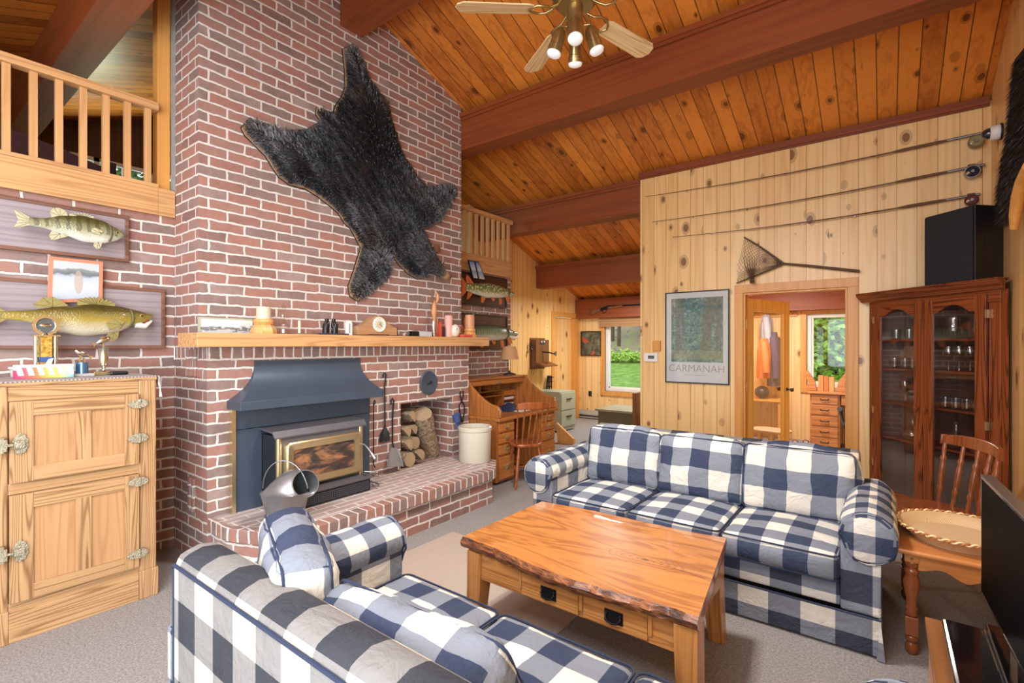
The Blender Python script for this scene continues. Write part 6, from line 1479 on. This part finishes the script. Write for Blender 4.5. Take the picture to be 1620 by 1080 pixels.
for xa, xb in ((-1.375,-1.07),(-1.045,-.755)):
    d = obj('drawer', MB().box(xa,xb,1.893,1.906,.315,.428), TW, tb, bevel=.003); xc = (xa+xb)/2; zc = .366
    obj('back_plate', MB().box(xc-.042,xc+.042,1.889,1.893,zc-.027,zc+.027), M['iron'], d, bevel=.003)
    obj('bail_pull', MB().tube([(xc-.03,1.888,zc+.012),(xc-.034,1.88,zc+.0),(xc-.022,1.872,zc-.015),(xc,1.870,zc-.018),(xc+.022,1.872,zc-.015),(xc+.034,1.88,zc),(xc+.03,1.888,zc+.012)], .0045, 8), M['iron'], d, smooth=60)
    for s in (-1, 1): obj('pull_post', MB().ball((xc+s*.031,1.886,zc+.012), .007), M['iron'], d, smooth=60)
for x in (-1.385,-1.0575,-.745): obj('drawer_divider', MB().box(x-.008,x+.008,1.894,1.906,.34,.437), TV_, tb)
# floor mat
A_, B_, C_, D_ = [onZ(*p, 0) for p in ((640,868),(835,825),(868,935),(748,985))]
tag(obj('floor_mat', MB().prism([(-2.75,1.95),(-1.35,1.95),(-1.35,2.85),(-2.75,2.85)], 'z', .001, .007), plain('mat_beige', (178,164,150), .6, var=.06)), 'thin smooth beige floor mat between the hearth and the coffee table', 'mat')

# ================================================================ CORNER CABINET
CO = wood('red_oak_v', (150,78,38), (74,34,14), 'z', 'x', rings=18, rough=.3, ringamt=.7, coat=.3); CH_ = wood('red_oak_h', (150,78,38), (74,34,14), 'x', 'z', rings=18, rough=.3, ringamt=.7, coat=.3)
cab = thing('corner_cabinet', 'tall red-oak corner china cabinet with two arched glass doors', 'cabinet', (.275, 5.16, 0), -PI/4)
def o(n_, m, mat, par=cab, **k): return obj(n_, m, mat, par, local=True, **k)
U0, U1, ZT = -.545, .525, 1.90
o('stile', MB().box(U0, -.488, 0, .03, .10, 1.80), CO, bevel=.003); o('stile', MB().box(.447, U1, 0, .03, .10, 1.80), CO, bevel=.003)
o('header', MB().box(U0, U1, 0, .03, 1.80, ZT), CH_, bevel=.003)
o('plinth', MB().box(U0-.01, U1+.01, -.01, .03, 0, .12), CH_, bevel=.004)
DB = plain('cabinet_inside', (84,52,34), .5, var=.15)
o('side_return', MB().bar((U0+.01,.015,.95),(U0-.05,.09,.95),.02,1.88), CO); o('side_return', MB().bar((U1-.01,.015,.95),(U1+.005,.05,.95),.02,1.88), CO)
BK = wood('cabinet_back', (96,60,38), (64,38,24), 'z', 'x', .12, rings=3, rough=.5, gap=.04)
bk = [(U0+.01,.10),(-.09,.56),(.07,.56),(U1-.0,.10)]
for (a_, b_) in zip(bk[:-1], bk[1:]): o('back_panel', MB().bar((a_[0],a_[1],.95),(b_[0],b_[1],.95),.014,1.86), BK)
sp_ = [(U0+.03,.035),(U1-.03,.035),(U1-.04,.10),(.06,.53),(-.08,.53),(U0+.03,.10)]
SZ = [1.545, 1.295, 1.0, .69]
o('bottom_board', MB().prism(sp_, 'z', .12, .15), CO); o('top_panel', MB().prism(sp_, 'z', 1.86, 1.89), CO)
for z in SZ: o('shelf', MB().prism(sp_, 'z', z-.018, z), plain('shelf_red', (120,60,38), .35), bevel=.002)
# crown
cr = [(0,1.88),(-.02,1.89),(-.03,1.91),(-.06,1.93),(-.07,1.955),(0,1.955)]
m = MB(); m.prism([(y, z) for y, z in cr], 'x', U0-.075, U1+.03); o('crown_moulding', m, CH_, bevel=.003)
o('crown_top', MB().prism([(U0-.075,-.07),(U1+.03,-.07),(U1+.03,.03),(.07,.52),(-.09,.52),(U0-.075,.03)], 'z', 1.956, 1.966), CO)
def cdoor(x0, x1, hs):
    s_ = .075
    d = o('door', MB().box(x0, x0+s_, -.022, -.001, .14, 1.86), CO, bevel=.004)
    o('door_stile', MB().box(x1-s_, x1, -.022, -.001, .14, 1.86), CO, d, bevel=.004)
    o('door_rail', MB().box(x0+s_, x1-s_, -.021, -.001, .14, .24), CH_, d, bevel=.003)
    a, b = x0+s_, x1-s_; pts = [(a,1.86),(a,1.745)]
    for k in range(17):
        u = k/16; h = 1.745+(.058*math.sin(PI*(u-.12)/.76) if .12 < u < .88 else 0)-.008*math.cos(4*PI*u)*0; pts.append((a+(b-a)*u, h))
    pts += [(b,1.86)]
    o('arched_rail', MB().prism(pts, 'y', -.021, -.001), CH_, d, bevel=.002)
    o('glass', MB().box(a-.005, b+.005, -.012, -.008, .235, 1.82), panemat('cabinet_glass', .10), d)
    kx_ = x1-.035 if hs < 0 else x0+.035
    o('knob', MB().lathe((kx_,-.022,.985), [(.008,0),(.008,-.014),(.018,-.022),(.019,-.032),(.001,-.038)], 16, axis='y'), CO, d, smooth=50)
    hx_ = x0 if hs < 0 else x1
    for z in (.45, .92, 1.72): o('hinge', MB().box(hx_-.004, hx_+.012, -.026, -.002, z-.03, z+.03), M['brass'], d)
cdoor(-.486, -.022, -1); cdoor(-.018, .446, 1)
# glassware on the shelves
R45 = Matrix.Translation((.275,5.16,0)) @ Matrix.Rotation(-PI/4,4,'Z')
GL = panemat('tumbler_glass', .12, .05)
def ware(name, label, cat, u, v_, z, prof, grp, src=None, seg=14):
    p = R45 @ Vector((u, v_, z))
    if src is not None:
        c = src.copy(); C.objects.link(c); c.location = p; c['label'] = label; return c
    m = MB().lathe((0,0,0), prof, seg); q = obj(name, m, GL, None, local=True, smooth=60); q.location = p; tag(q, label, cat, grp); return q
T1 = [(.03,0),(.034,.004),(.036,.085),(.033,.085),(.030,.01),(.001,.008)]
W1 = [(.03,0),(.006,.006),(.005,.08),(.03,.11),(.038,.15),(.032,.19),(.030,.19),(.035,.15),(.027,.112),(.001,.09)]
D1_ = [(.05,0),(.07,.01),(.075,.05),(.05,.10),(.018,.14),(.016,.19),(.03,.215),(.026,.215),(.013,.19),(.001,.03)]
P1_ = [(.045,0),(.06,.03),(.065,.09),(.05,.14),(.055,.17),(.05,.17),(.045,.14),(.055,.09),(.001,.02)]
first = {}
def put(kind, name, cat, prof, lst, grp, row):
    for i, (u, v_) in enumerate(lst):
        order = ['leftmost','second from the left','third from the left','fourth from the left','fifth from the left','sixth from the left'][i] if len(lst) > 1 else 'single'
        q = ware(name, '%s %s %s' % (order, kind, row), cat, u, v_, SZ[put.z]+.001 if put.z < 4 else .151, prof, grp, first.get(name))
        if name not in first: first[name] = q
put.z = 1
put('clear tumbler', 'glass_tumbler', 'glass', T1, [(-.37,.08),(-.27,.08),(-.17,.08)], 'cabinet tumblers', 'on the second shelf behind the left cabinet door')
put('tall stemmed glass', 'wine_glass', 'glass', W1, [(.09,.09),(.17,.09),(.25,.09),(.33,.09)], 'cabinet wine glasses', 'on the second shelf behind the right cabinet door')
put.z = 0
put('glass pitcher', 'glass_pitcher', 'pitcher', P1_, [(.12,.10),(.30,.10)], 'cabinet pitchers', 'on the top shelf behind the right cabinet door')
put('upright tumbler', 'glass_tumbler', 'glass', T1, [(-.36,.09),(-.24,.09)], 'cabinet tumblers', 'on the top shelf behind the left cabinet door')
put.z = 2
put('small stemmed glass', 'wine_glass', 'glass', W1, [(-.28,.09)], 'cabinet wine glasses', 'on the third shelf behind the left cabinet door')
put('low tumbler', 'glass_tumbler', 'glass', T1, [(.08,.07),(.16,.07),(.24,.07),(.32,.07)], 'cabinet tumblers', 'on the third shelf behind the right cabinet door')
put.z = 3
put('glass decanter', 'glass_decanter', 'decanter', D1_, [(-.22,.10),(.14,.10),(.32,.10)], 'cabinet decanters', 'on the lowest shelf of the corner cabinet')
# speaker
sp = thing('loudspeaker', 'large black loudspeaker standing on top of the corner cabinet', 'speaker', R45 @ Vector((.125,.17,1.968)), -PI/4)
o('cabinet_box', MB().box(-.19,.19,-.115,.16,0,.57), wood('black_ash', (42,34,36), (24,20,22), 'z', rough=.4), sp, bevel=.004)
o('grille', MB().box(-.183,.183,-.135,-.115,.01,.56), plain('grille_cloth', (34,36,38), .9, var=.15, nscale=300), sp, bevel=.006)

# ================================================================ FOREGROUND CHAIR, END TABLE, TRAY
spindle_chair('spindle_chair', 'brown wooden spindle-back chair between the corner cabinet and the end table', (.22, 4.06, 0), -PI/2+.45, 5, wood('chair_brown', (150,84,46), (98,50,26), 'z', rings=4, rough=.25, coat=.3, scale=2), (.27,.245), .50, turned=1.45, lean=.03)
EW = wood('maple_table', (200,132,74), (156,94,48), 'x', 'y', rings=5, rough=.28, coat=.3, ringamt=.35); ED = wood('maple_leg', (140,78,42), (96,50,26), 'z', rings=3, rough=.25, coat=.3)
et = thing('end_table', 'maple end table with turned legs and scalloped apron beside the far sofa', 'table', (.29,3.40,0))
ex0, ex1, ey0, ey1 = .075, .53, 3.05, 3.76
obj('tabletop', MB().box(ex0-.035,ex1+.035,ey0-.035,ey1+.035,.495,.52), EW, et, bevel=.009)
for x in (ex0+.03, ex1-.03):
    for y in (ey0+.03, ey1-.03):
        l = obj('leg', MB().lathe((x,y,0), [(.016,0),(.024,.012),(.027,.03),(.022,.05),(.018,.058),(.025,.068),(.026,.085),(.018,.095)], 16), ED, et, smooth=60)
        obj('lower_block', MB().box(x-.026,x+.026,y-.026,y+.026,.095,.185), EW if False else ED, l, bevel=.003)
        obj('turning', MB().lathe((x,y,0), [(.020,.185),(.027,.195),(.020,.21),(.028,.225),(.02,.24),(.022,.27),(.033,.33),(.034,.36),(.024,.385),(.03,.40),(.03,.41),(.02,.42),(.03,.435),(.026,.45)], 18), ED, l, smooth=60)
        obj('upper_block', MB().box(x-.028,x+.028,y-.028,y+.028,.45,.495), EW, l, bevel=.003)
        obj('dowel_cap', MB().lathe((x,y-.028,.47), [(.006,-.002),(.006,0)], 10, axis='y'), ED, l)
def scallop(a, b):
    P_ = [(a,.495),(b,.495)]
    for k in range(25):
        u = 1-k/24; P_.append((a+(b-a)*u, .432-.028*math.cos(2*PI*u*2)*.5-.018*(1-abs(2*u-1))))
    return P_
obj('apron', MB().prism(scallop(ex0+.055,ex1-.055), 'y', ey0+.01, ey0+.028), EW, et); obj('apron', MB().prism(scallop(ex0+.055,ex1-.055), 'y', ey1-.028, ey1-.01), EW, et)
obj('apron', MB().prism(scallop(ey0+.055,ey1-.055), 'x', ex0+.01, ex0+.028), EW, et); obj('apron', MB().prism(scallop(ey0+.055,ey1-.055), 'x', ex1-.028, ex1-.01), EW, et)
obj('stretcher', MB().box(ex0+.02,ex0+.04,ey0+.05,ey1-.05,.12,.165), EW, et, bevel=.003); obj('stretcher', MB().box(ex1-.04,ex1-.02,ey0+.05,ey1-.05,.12,.165), EW, et, bevel=.003); obj('stretcher', MB().prism([(ex0+.05,.32),(ex1-.05,.32),(ex1-.05,.26),((ex0+ex1)/2,.285),(ex0+.05,.26)], 'y', ey1-.06, ey1-.04), EW, et)
# wicker tray
t = NT('wicker'); v, S = t.sep('UV'); w1 = t.math('SINE', t.math('MULTIPLY', S[0], 520)); w2 = t.math('SINE', t.math('ADD', t.math('MULTIPLY', S[1], 620), t.math('MULTIPLY', t.math('GREATER_THAN', w1, 0), PI)))
hgt = t.math('MULTIPLY_ADD', w2, .5, .5); t.col(t.mix(hgt, srgb(176,134,86), srgb(244,222,180))); t.bump(hgt, .8, .004); M['wicker'] = t.set(.6)
tx, ty_, tz_ = .30, 3.33, .521
tr = thing('wicker_tray', 'oval woven wicker tray lying on the end table', 'tray', (tx,ty_,tz_))
def orow(sc_, z, wob=0): return [(tx+.25*sc_*math.cos(2*PI*k/64), ty_+.27*sc_*math.sin(2*PI*k/64), z+wob*math.sin(k*2.1)) for k in range(64)]
rows = [orow(.78, tz_), orow(.80, tz_+.012), orow(.93, tz_+.04), orow(1.0, tz_+.058), orow(.97, tz_+.06), orow(.88, tz_+.038), orow(.76, tz_+.014)]
m = MB(); vs = [p for r in rows for p in r]; fs = []; us = []
for i in range(len(rows)-1):
    for k in range(64):
        fs.append((i*64+k, i*64+(k+1)%64, (i+1)*64+(k+1)%64, (i+1)*64+k)); us.append([(k*.03,i*.03),((k+1)*.03,i*.03),((k+1)*.03,(i+1)*.03),(k*.03,(i+1)*.03)])
m.add(vs, fs, us); obj('rim', m, M['wicker'], tr, smooth=60)
obj('bottom', MB().add(rows[0]+rows[-1], [tuple(range(64))[::-1], tuple(range(64,128))]), M['wicker'], tr)
N_ = 220
for ph_, col in ((0,(240,212,164)),(PI,(170,116,66))):
    P_ = [(tx+.25*(1+.012*math.cos(k*.9+ph_))*math.cos(2*PI*k/N_), ty_+.27*(1+.012*math.cos(k*.9+ph_))*math.sin(2*PI*k/N_), tz_+.060+.006*math.sin(k*.9+ph_)) for k in range(N_)]
    obj('braid', MB().tube(P_, .0045, 6, closed=True), plain('braid_%d' % int(ph_), col, .6), tr, smooth=60)

# ================================================================ TV, STAND, SET-TOP BOX
stn = thing('tv_stand', 'low brown wooden television stand at the right edge', 'tv stand', (.40,1.8,0))
BW = wood('stand_wood', (156,106,64), (112,70,38), 'y', 'x', rings=4, rough=.35)
obj('top_board', MB().box(.13,.68,1.0,2.60,.375,.40), BW, stn, bevel=.003)
for y in (1.02, 2.55): obj('side_panel', MB().box(.15,.66,y,y+.03,0,.375), BW, stn)
obj('front_panel', MB().box(.14,.155,1.05,2.55,.04,.375), plain('stand_front', (196,140,108), .5), stn)
tvg = thing('tv', 'large black flat television at the right edge of the picture', 'television', (.32,2.27,.401))
R = Matrix.Translation((.304,2.67,.52)) @ Matrix.Rotation(math.atan2(-.999,.0455)+0, 4, 'Z')
bz = plain('gloss_black', (12,12,14), .12, coat=.6, var=0)
obj('bezel', MB(R).box(0,.85,0,.035,0,.012).box(0,.85,0,.035,.452,.464).box(0,.012,0,.035,.012,.452).box(.838,.85,0,.035,.012,.452), bz, tvg, bevel=.002)
obj('screen', MB(R).box(.012,.838,-.0,.002,.012,.452), plain('dark_screen', (2,2,2), .5, var=0, spec=.04), tvg)
obj('rear_housing', MB(R).box(.01,.84,.003,.035,.01,.455).box(.1,.75,.035,.07,.06,.35), M['black'], tvg)
obj('rim_strip', MB(R).box(-.003,.853,.0,.036,.464,.468), M['chrome'], tvg)
obj('stand_neck', MB(R).box(.38,.47,.01,.04,-.10,.02), bz, tvg); obj('stand_foot', MB(R).lathe((.425,.02,-.118), [(.13,0),(.13,.01),(.05,.02)], 24, sx=1.4), bz, tvg)
stb = thing('receiver_box', 'glossy black receiver box with silver stripe in front of the television', 'receiver', (.25,2.2,.401))
obj('case', MB().box(.175,.30,1.5,2.50,.401,.455), bz, stb, bevel=.01); obj('silver_stripe', MB().box(.300,.304,1.52,2.48,.44,.4585), M['chrome'], stb); obj('rear_case', MB().box(.3045,.40,1.5,2.56,.401,.45), bz, stb, bevel=.004)
tag(obj('cable', MB().tube([(.14,1.62,.405),(.16,1.80,.42),(.19,1.95,.463),(.24,1.98,.464),(.30,1.94,.466)], .003, 6), M['black'], smooth=60), 'thin black cable looping over the television stand', 'cable')

# ================================================================ CEILING FAN
hb_ = Vector((-1.425,2.49,0))
fan = thing('ceiling_fan', 'brass ceiling fan with five pale oak blades and four spot lamps', 'ceiling fan', (hb_.x,hb_.y,3.1))
def L_(prof, seg=28): return MB().lathe((hb_.x,hb_.y,0), prof, seg)
BR = plain('antique_brass_fan', (176,154,104), .3, .9, var=.1)
obj('down_rod', L_([(.016,3.60),(.016,4.12)], 12), BR, fan, smooth=50)
obj('canopy', L_([(.05,4.05),(.07,4.09),(.07,4.11)]), BR, fan, smooth=50)
obj('bracket', MB().box(hb_.x-.05,hb_.x+.05,hb_.y-.02,2.6,4.11,4.284), M['beam'], fan)
obj('motor', L_([(.04,3.62),(.11,3.60),(.13,3.55),(.13,3.49),(.10,3.455),(.05,3.45)]), BR, fan, smooth=40)
m = MB()
for k in range(24): a_ = 2*PI*k/24; m.box(-.002,.002,-.002,.002,0,0) if False else m.tube([(hb_.x+.131*math.cos(a_),hb_.y+.131*math.sin(a_),3.50),(hb_.x+.131*math.cos(a_+.12),hb_.y+.131*math.sin(a_+.12),3.545)], .004, 4)
obj('filigree', m, M['iron'], fan)
obj('switch_housing', L_([(.045,3.45),(.045,3.36),(.05,3.355),(.05,3.33),(.03,3.325),(.001,3.325)]), BR, fan, smooth=40)
obj('pull_chain', MB().tube([(hb_.x+.05,hb_.y,3.36),(hb_.x+.055,hb_.y,3.2)], .002, 5), BR, fan)
FB = wood('fan_blade_oak', (244,218,170), (190,146,90), 'x', 'y', rings=14, rough=.4, ringamt=.55)
for k in range(5):
    a_ = math.radians(75+72*k); R = Matrix.Translation((hb_.x,hb_.y,3.43)) @ Matrix.Rotation(a_,4,'Z') @ Matrix.Rotation(math.radians(-12),4,'X')
    P_ = [(.24,-.045),(.27,-.058),(.64,-.068),(.675,-.045),(.69,0),(.675,.045),(.64,.068),(.27,.058),(.24,.045)]
    # own frame so the grain follows each blade
    b = obj('blade', MB().prism(P_, 'z', 0, .006), FB, fan, local=True); b.matrix_basis = wm(fan).inverted() @ R
    ir = obj('blade_iron', MB(R).tube([(.10,0,.03),(.14,-.02,.005),(.17,-.045,.0),(.22,-.05,.0),(.26,-.02,-.002),(.27,0,-.002)], .007, 8).tube([(.10,0,.03),(.14,.02,.005),(.17,.045,.0),(.22,.05,.0),(.26,.02,-.002),(.27,0,-.002)], .007, 8), BR, fan, smooth=60)
BU = NT('bulb_glow'); BU.col((.7,.7,.72,1)); BU.b.inputs['Emission Color'].default_value = (1,.93,.9,1); BU.b.inputs['Emission Strength'].default_value = .25; BUM = BU.set(.4)
for k, (dx, dy) in enumerate(((.5,-.87),(-.87,-.5),(.87,.5),(-.5,.87))):
    d = Vector((dx*.30, dy*.30, -1)).normalized(); top_ = Vector((hb_.x+dx*.085, hb_.y+dy*.085, 3.315)); R = Matrix.Translation(top_) @ d.to_track_quat('Z','Y').to_matrix().to_4x4()
    c = obj('lamp_can', MB(R).lathe((0,0,0), [(.012,-.02),(.03,0),(.038,.02),(.038,.085),(.043,.09),(.043,.125),(.040,.125)], 24), BR, fan, smooth=40)
    obj('bulb', MB(R).lathe((0,0,0), [(.038,.118),(.042,.13),(.036,.143),(.02,.149),(.001,.151)], 24), BUM, c, smooth=60)
    obj('lamp_arm', MB().tube([(hb_.x+dx*.03,hb_.y+dy*.03,3.34),(top_.x,top_.y,3.345),tuple(top_-d*.01)], .007, 8), BR, c, smooth=60)

for k, (dx, dy) in enumerate(((.5,-.87),(-.87,-.5),(.87,.5),(-.5,.87))):
    sl = bpy.data.lights.new('fan_bulb', 'SPOT'); sl.energy = 85; sl.spot_size = math.radians(150); sl.spot_blend = 1; sl.shadow_soft_size = .04; sl.color = (1,.94,.88)
    so = bpy.data.objects.new('fan_bulb_light', sl); C.objects.link(so); so.location = (hb_.x+dx*.135, hb_.y+dy*.135, 3.155); so.rotation_euler = Vector((dx*.30, dy*.30, -1)).to_track_quat('-Z','Y').to_euler()
# ================================================================ DARK FUR ON THE EAST WALL
fx = .70
raw = [(1632,70),(1614,92),(1608,140),(1602,200),(1597,236),(1591,262),(1586,300),(1585,326),(1592,352),(1604,352),(1612,330),(1622,300),(1640,260),(1660,120)]
fp = [(onX(x,y,fx).y, onX(x,y,fx).z) for x, y in raw]
fh = thing('fur_hide', 'dark brown fur hide hanging on the right pine wall by a curved wooden board', 'fur hide', (fx, sum(p[0] for p in fp)/len(fp), min(p[1] for p in fp)))
sk_ = obj('hide', MB().prism(fp, 'x', .675, .70), plain('dark_hide', (40,30,26), .8), fh)
ys = [p[0] for p in fp]; zs = [p[1] for p in fp]; roots = []
while len(roots) < 5000:
    y, z = random.uniform(min(ys),max(ys)), random.uniform(min(zs),max(zs))
    if inside(y, z, fp): g_ = .008+.03*random.random()**3; roots.append((Vector((.676,y,z)), Vector((-.45,random.uniform(-.3,.3),-1)).normalized(), random.uniform(.03,.06), (g_*1.3,g_,g_*.8,1), .0018))
hair('fur', roots, sk_)
cb = [onX(x, y, .66) for x, y in ((1604,362),(1606,340),(1611,310),(1618,285),(1628,262))]
tag(obj('curved_board', MB().tube(cb, [.02,.03,.034,.034,.03], 8), M['casing'], smooth=50), 'curved pale wooden board fixed below the dark fur on the right wall', 'wooden board')
# ================================================================ BED IN THE LOFT
bd = thing('bed', 'bed with curved plum headboard and red patterned cover in the loft', 'bed', (-5.6,.3,2.61))
PLM = plain('plum_wood', (86,54,62), .4, var=.15)
P_ = [(-.6,2.61),(1.28,2.61),(1.28,3.05)]
for k in range(13): u = k/12; P_.append((1.28-u*1.88, 3.07+.16*math.sin(PI*min(1,u*1.05))**1.0))
obj('headboard', MB().prism(P_, 'x', -5.56, -5.50), PLM, bd, bevel=.006)
t = NT('red_cover'); v, S = t.sep(); t.col(t.ramp(t.math('SINE', t.math('ADD', t.math('MULTIPLY', S[2], 60), t.math('MULTIPLY', t.noise(v, 7, 3), 12))), [(0, srgb(60,26,30)), (.5, srgb(122,40,36)), (.9, srgb(176,98,70))])); RC = t.set(.85)
obj('mattress', MB().cushion(-5.9+.12, .32, 2.86, .5, 1.74, .34, r=.06, bulge=.02, seg=10), RC, bd, smooth=60)
obj('bed_post', MB().box(-5.56,-5.48,1.30,1.38,2.61,3.12), plain('dark_post', (60,42,42), .4), bd, bevel=.006)
# ================================================================ OUTDOORS
t = NT('lawn'); v, S = t.sep(); nn = t.noise(v, 3, 5, .75); t.col(t.ramp(nn, [(.3, srgb(84,120,40)), (.5, srgb(124,168,62)), (.7, srgb(168,200,98))])); t.bump(t.noise(v, 25, 4, .8), 1, .08)
m = MB(); 
m.sheet([[(x, y, -.35+(max(0, y-20)*.16)) for y in (9.3,14,18,20,24,30,40)] for x in (-40,-20,0,20)][::-1])
lw = obj('lawn', m, t.set(.9), keep=True); lw['kind'] = 'stuff'; tag(lw, 'bright green lawn rising outside the hall window', 'grass')
barkm = plain('tree_bark', (84,68,52), .9, var=.3)
def tree(label, x, y, z, h, r, n_, colr, cl=.5, lsz=.12, seed=1, low=.2, tk=.10):
    rn_ = random.Random(seed); g = thing('tree', label, 'tree', (x,y,z), 0, 'trees outside the windows')
    obj('trunk', MB().tube([(x,y,z),(x+.1,y,z+h*.5),(x+.05,y+.1,z+h*.95)], [r*tk,r*tk*.7,r*tk*.3], 8), barkm, g, smooth=60)
    vs = []; fs = []
    for _ in range(n_):
        f = rn_.random(); a_ = rn_.uniform(0,2*PI); rr = r*(1-f*cl)*rn_.random()**.5
        c = Vector((x+rr*math.cos(a_), y+rr*math.sin(a_), z+h*(low+(1-low)*f)))
        u = Vector((rn_.uniform(-1,1),rn_.uniform(-1,1),rn_.uniform(-.6,.6))).normalized()*lsz; w_ = u.cross(Vector((rn_.uniform(-1,1),rn_.uniform(-1,1),rn_.uniform(-1,1)))).normalized()*lsz*.6
        k = len(vs); vs += [c-u, c+w_, c+u, c-w_]; fs.append((k,k+1,k+2,k+3))
    q = MB(); q.v = vs; q.f = fs; o_ = obj('foliage', q, plain('leaf_'+str(colr), colr, .6, var=.35, nscale=2.5), g); o_['kind'] = 'stuff'
    return g
k = 0
ru = random.Random(11)
for (x, y, h, r, c, lab) in ((-.9,13.0,6.5,1.6,(140,180,76),'bright cedar close outside the mudroom window'),(-2.6,15.5,8,1.9,(110,152,70),'darker cedar left of the bright one outside the mudroom window'),
    (.9,14.5,8,1.8,(126,168,80),'cedar seen at the right of the mudroom window'),(-.4,18.5,10,2.6,(96,136,66),'tall cedar behind the others outside the mudroom window')):
    k += 1; tree(lab, x, y, -.4, h, r, 22000, c, .7, .085, k, .0)
for i in range(9):
    x = -15.5+i*.95+ru.uniform(-.3,.3); y = 28+ru.uniform(-1.5,3); k += 1
    lab = ['thin','tall','leaning','pale','dark','slender','forked','bushy','crooked'][i]+' woodland tree, '+['first','second','third','fourth','fifth','sixth','seventh','eighth','ninth'][i]+' from the left beyond the lawn'
    tree(lab, x, y, 1.4, 9, 1.1+.3*ru.random(), 1500, (160,190,96) if i%2 else (130,166,84), .4, .13, k, .18)
for i in range(12):
    x = -17+i*1.1; y = 25.5+ru.uniform(-.6,.6); k += 1; rn_ = random.Random(k); q = MB(); vs = []; fs = []
    for _ in range(420):
        a_ = rn_.uniform(0,2*PI); rr = .9*rn_.random()**.5; c = Vector((x+rr*math.cos(a_), y+rr*math.sin(a_)*.6, .6+rn_.random()*.75*(1-rr*.6)))
        u = Vector((rn_.uniform(-1,1),rn_.uniform(-1,1),rn_.uniform(-1,1))).normalized()*.09; w_ = u.orthogonal().normalized()*.06; j = len(vs); vs += [c-u,c+w_,c+u,c-w_]; fs.append((j,j+1,j+2,j+3))
    if i == 0: allv, allf = [], []
    n0 = len(allv); allv += vs; allf += [tuple(n0+z for z in f) for f in fs]
q = MB(); q.v = allv; q.f = allf
ug = obj('undergrowth', q, plain('undergrowth_green', (158,190,80), .7, var=.3, nscale=3), keep=True); ug['kind'] = 'stuff'; tag(ug, 'leafy undergrowth along the top of the lawn', 'undergrowth')
# leaf-littered bank behind the lawn
bkm = MB().sheet([[(x, y, z) for y, z in ((26,.7),(30,2.2),(38,5.5),(46,8))] for x in (-34,-20,-8,6)][::-1])
t = NT('leaf_litter'); v, S = t.sep(); t.col(t.ramp(t.noise(v, 2.2, 5, .8), [(.36, srgb(96,84,66)), (.48, srgb(160,142,122)), (.58, srgb(120,140,70)), (.7, srgb(166,188,100))]))
bank = obj('wooded_bank', bkm, t.set(.9), keep=True); bank['kind'] = 'stuff'; tag(bank, 'brown leaf-covered bank rising under the woodland trees', 'ground')
# balcony-side trees seen through the loft window
for (x, y, lab) in ((-11.5,1.6,'tree outside the loft window, left one'),(-12,3.6,'tree outside the loft window, right one')): k += 1; tree(lab, x, y, 0, 6.5, 1.5, 3000, (120,150,90), .6, .12, k, .3)
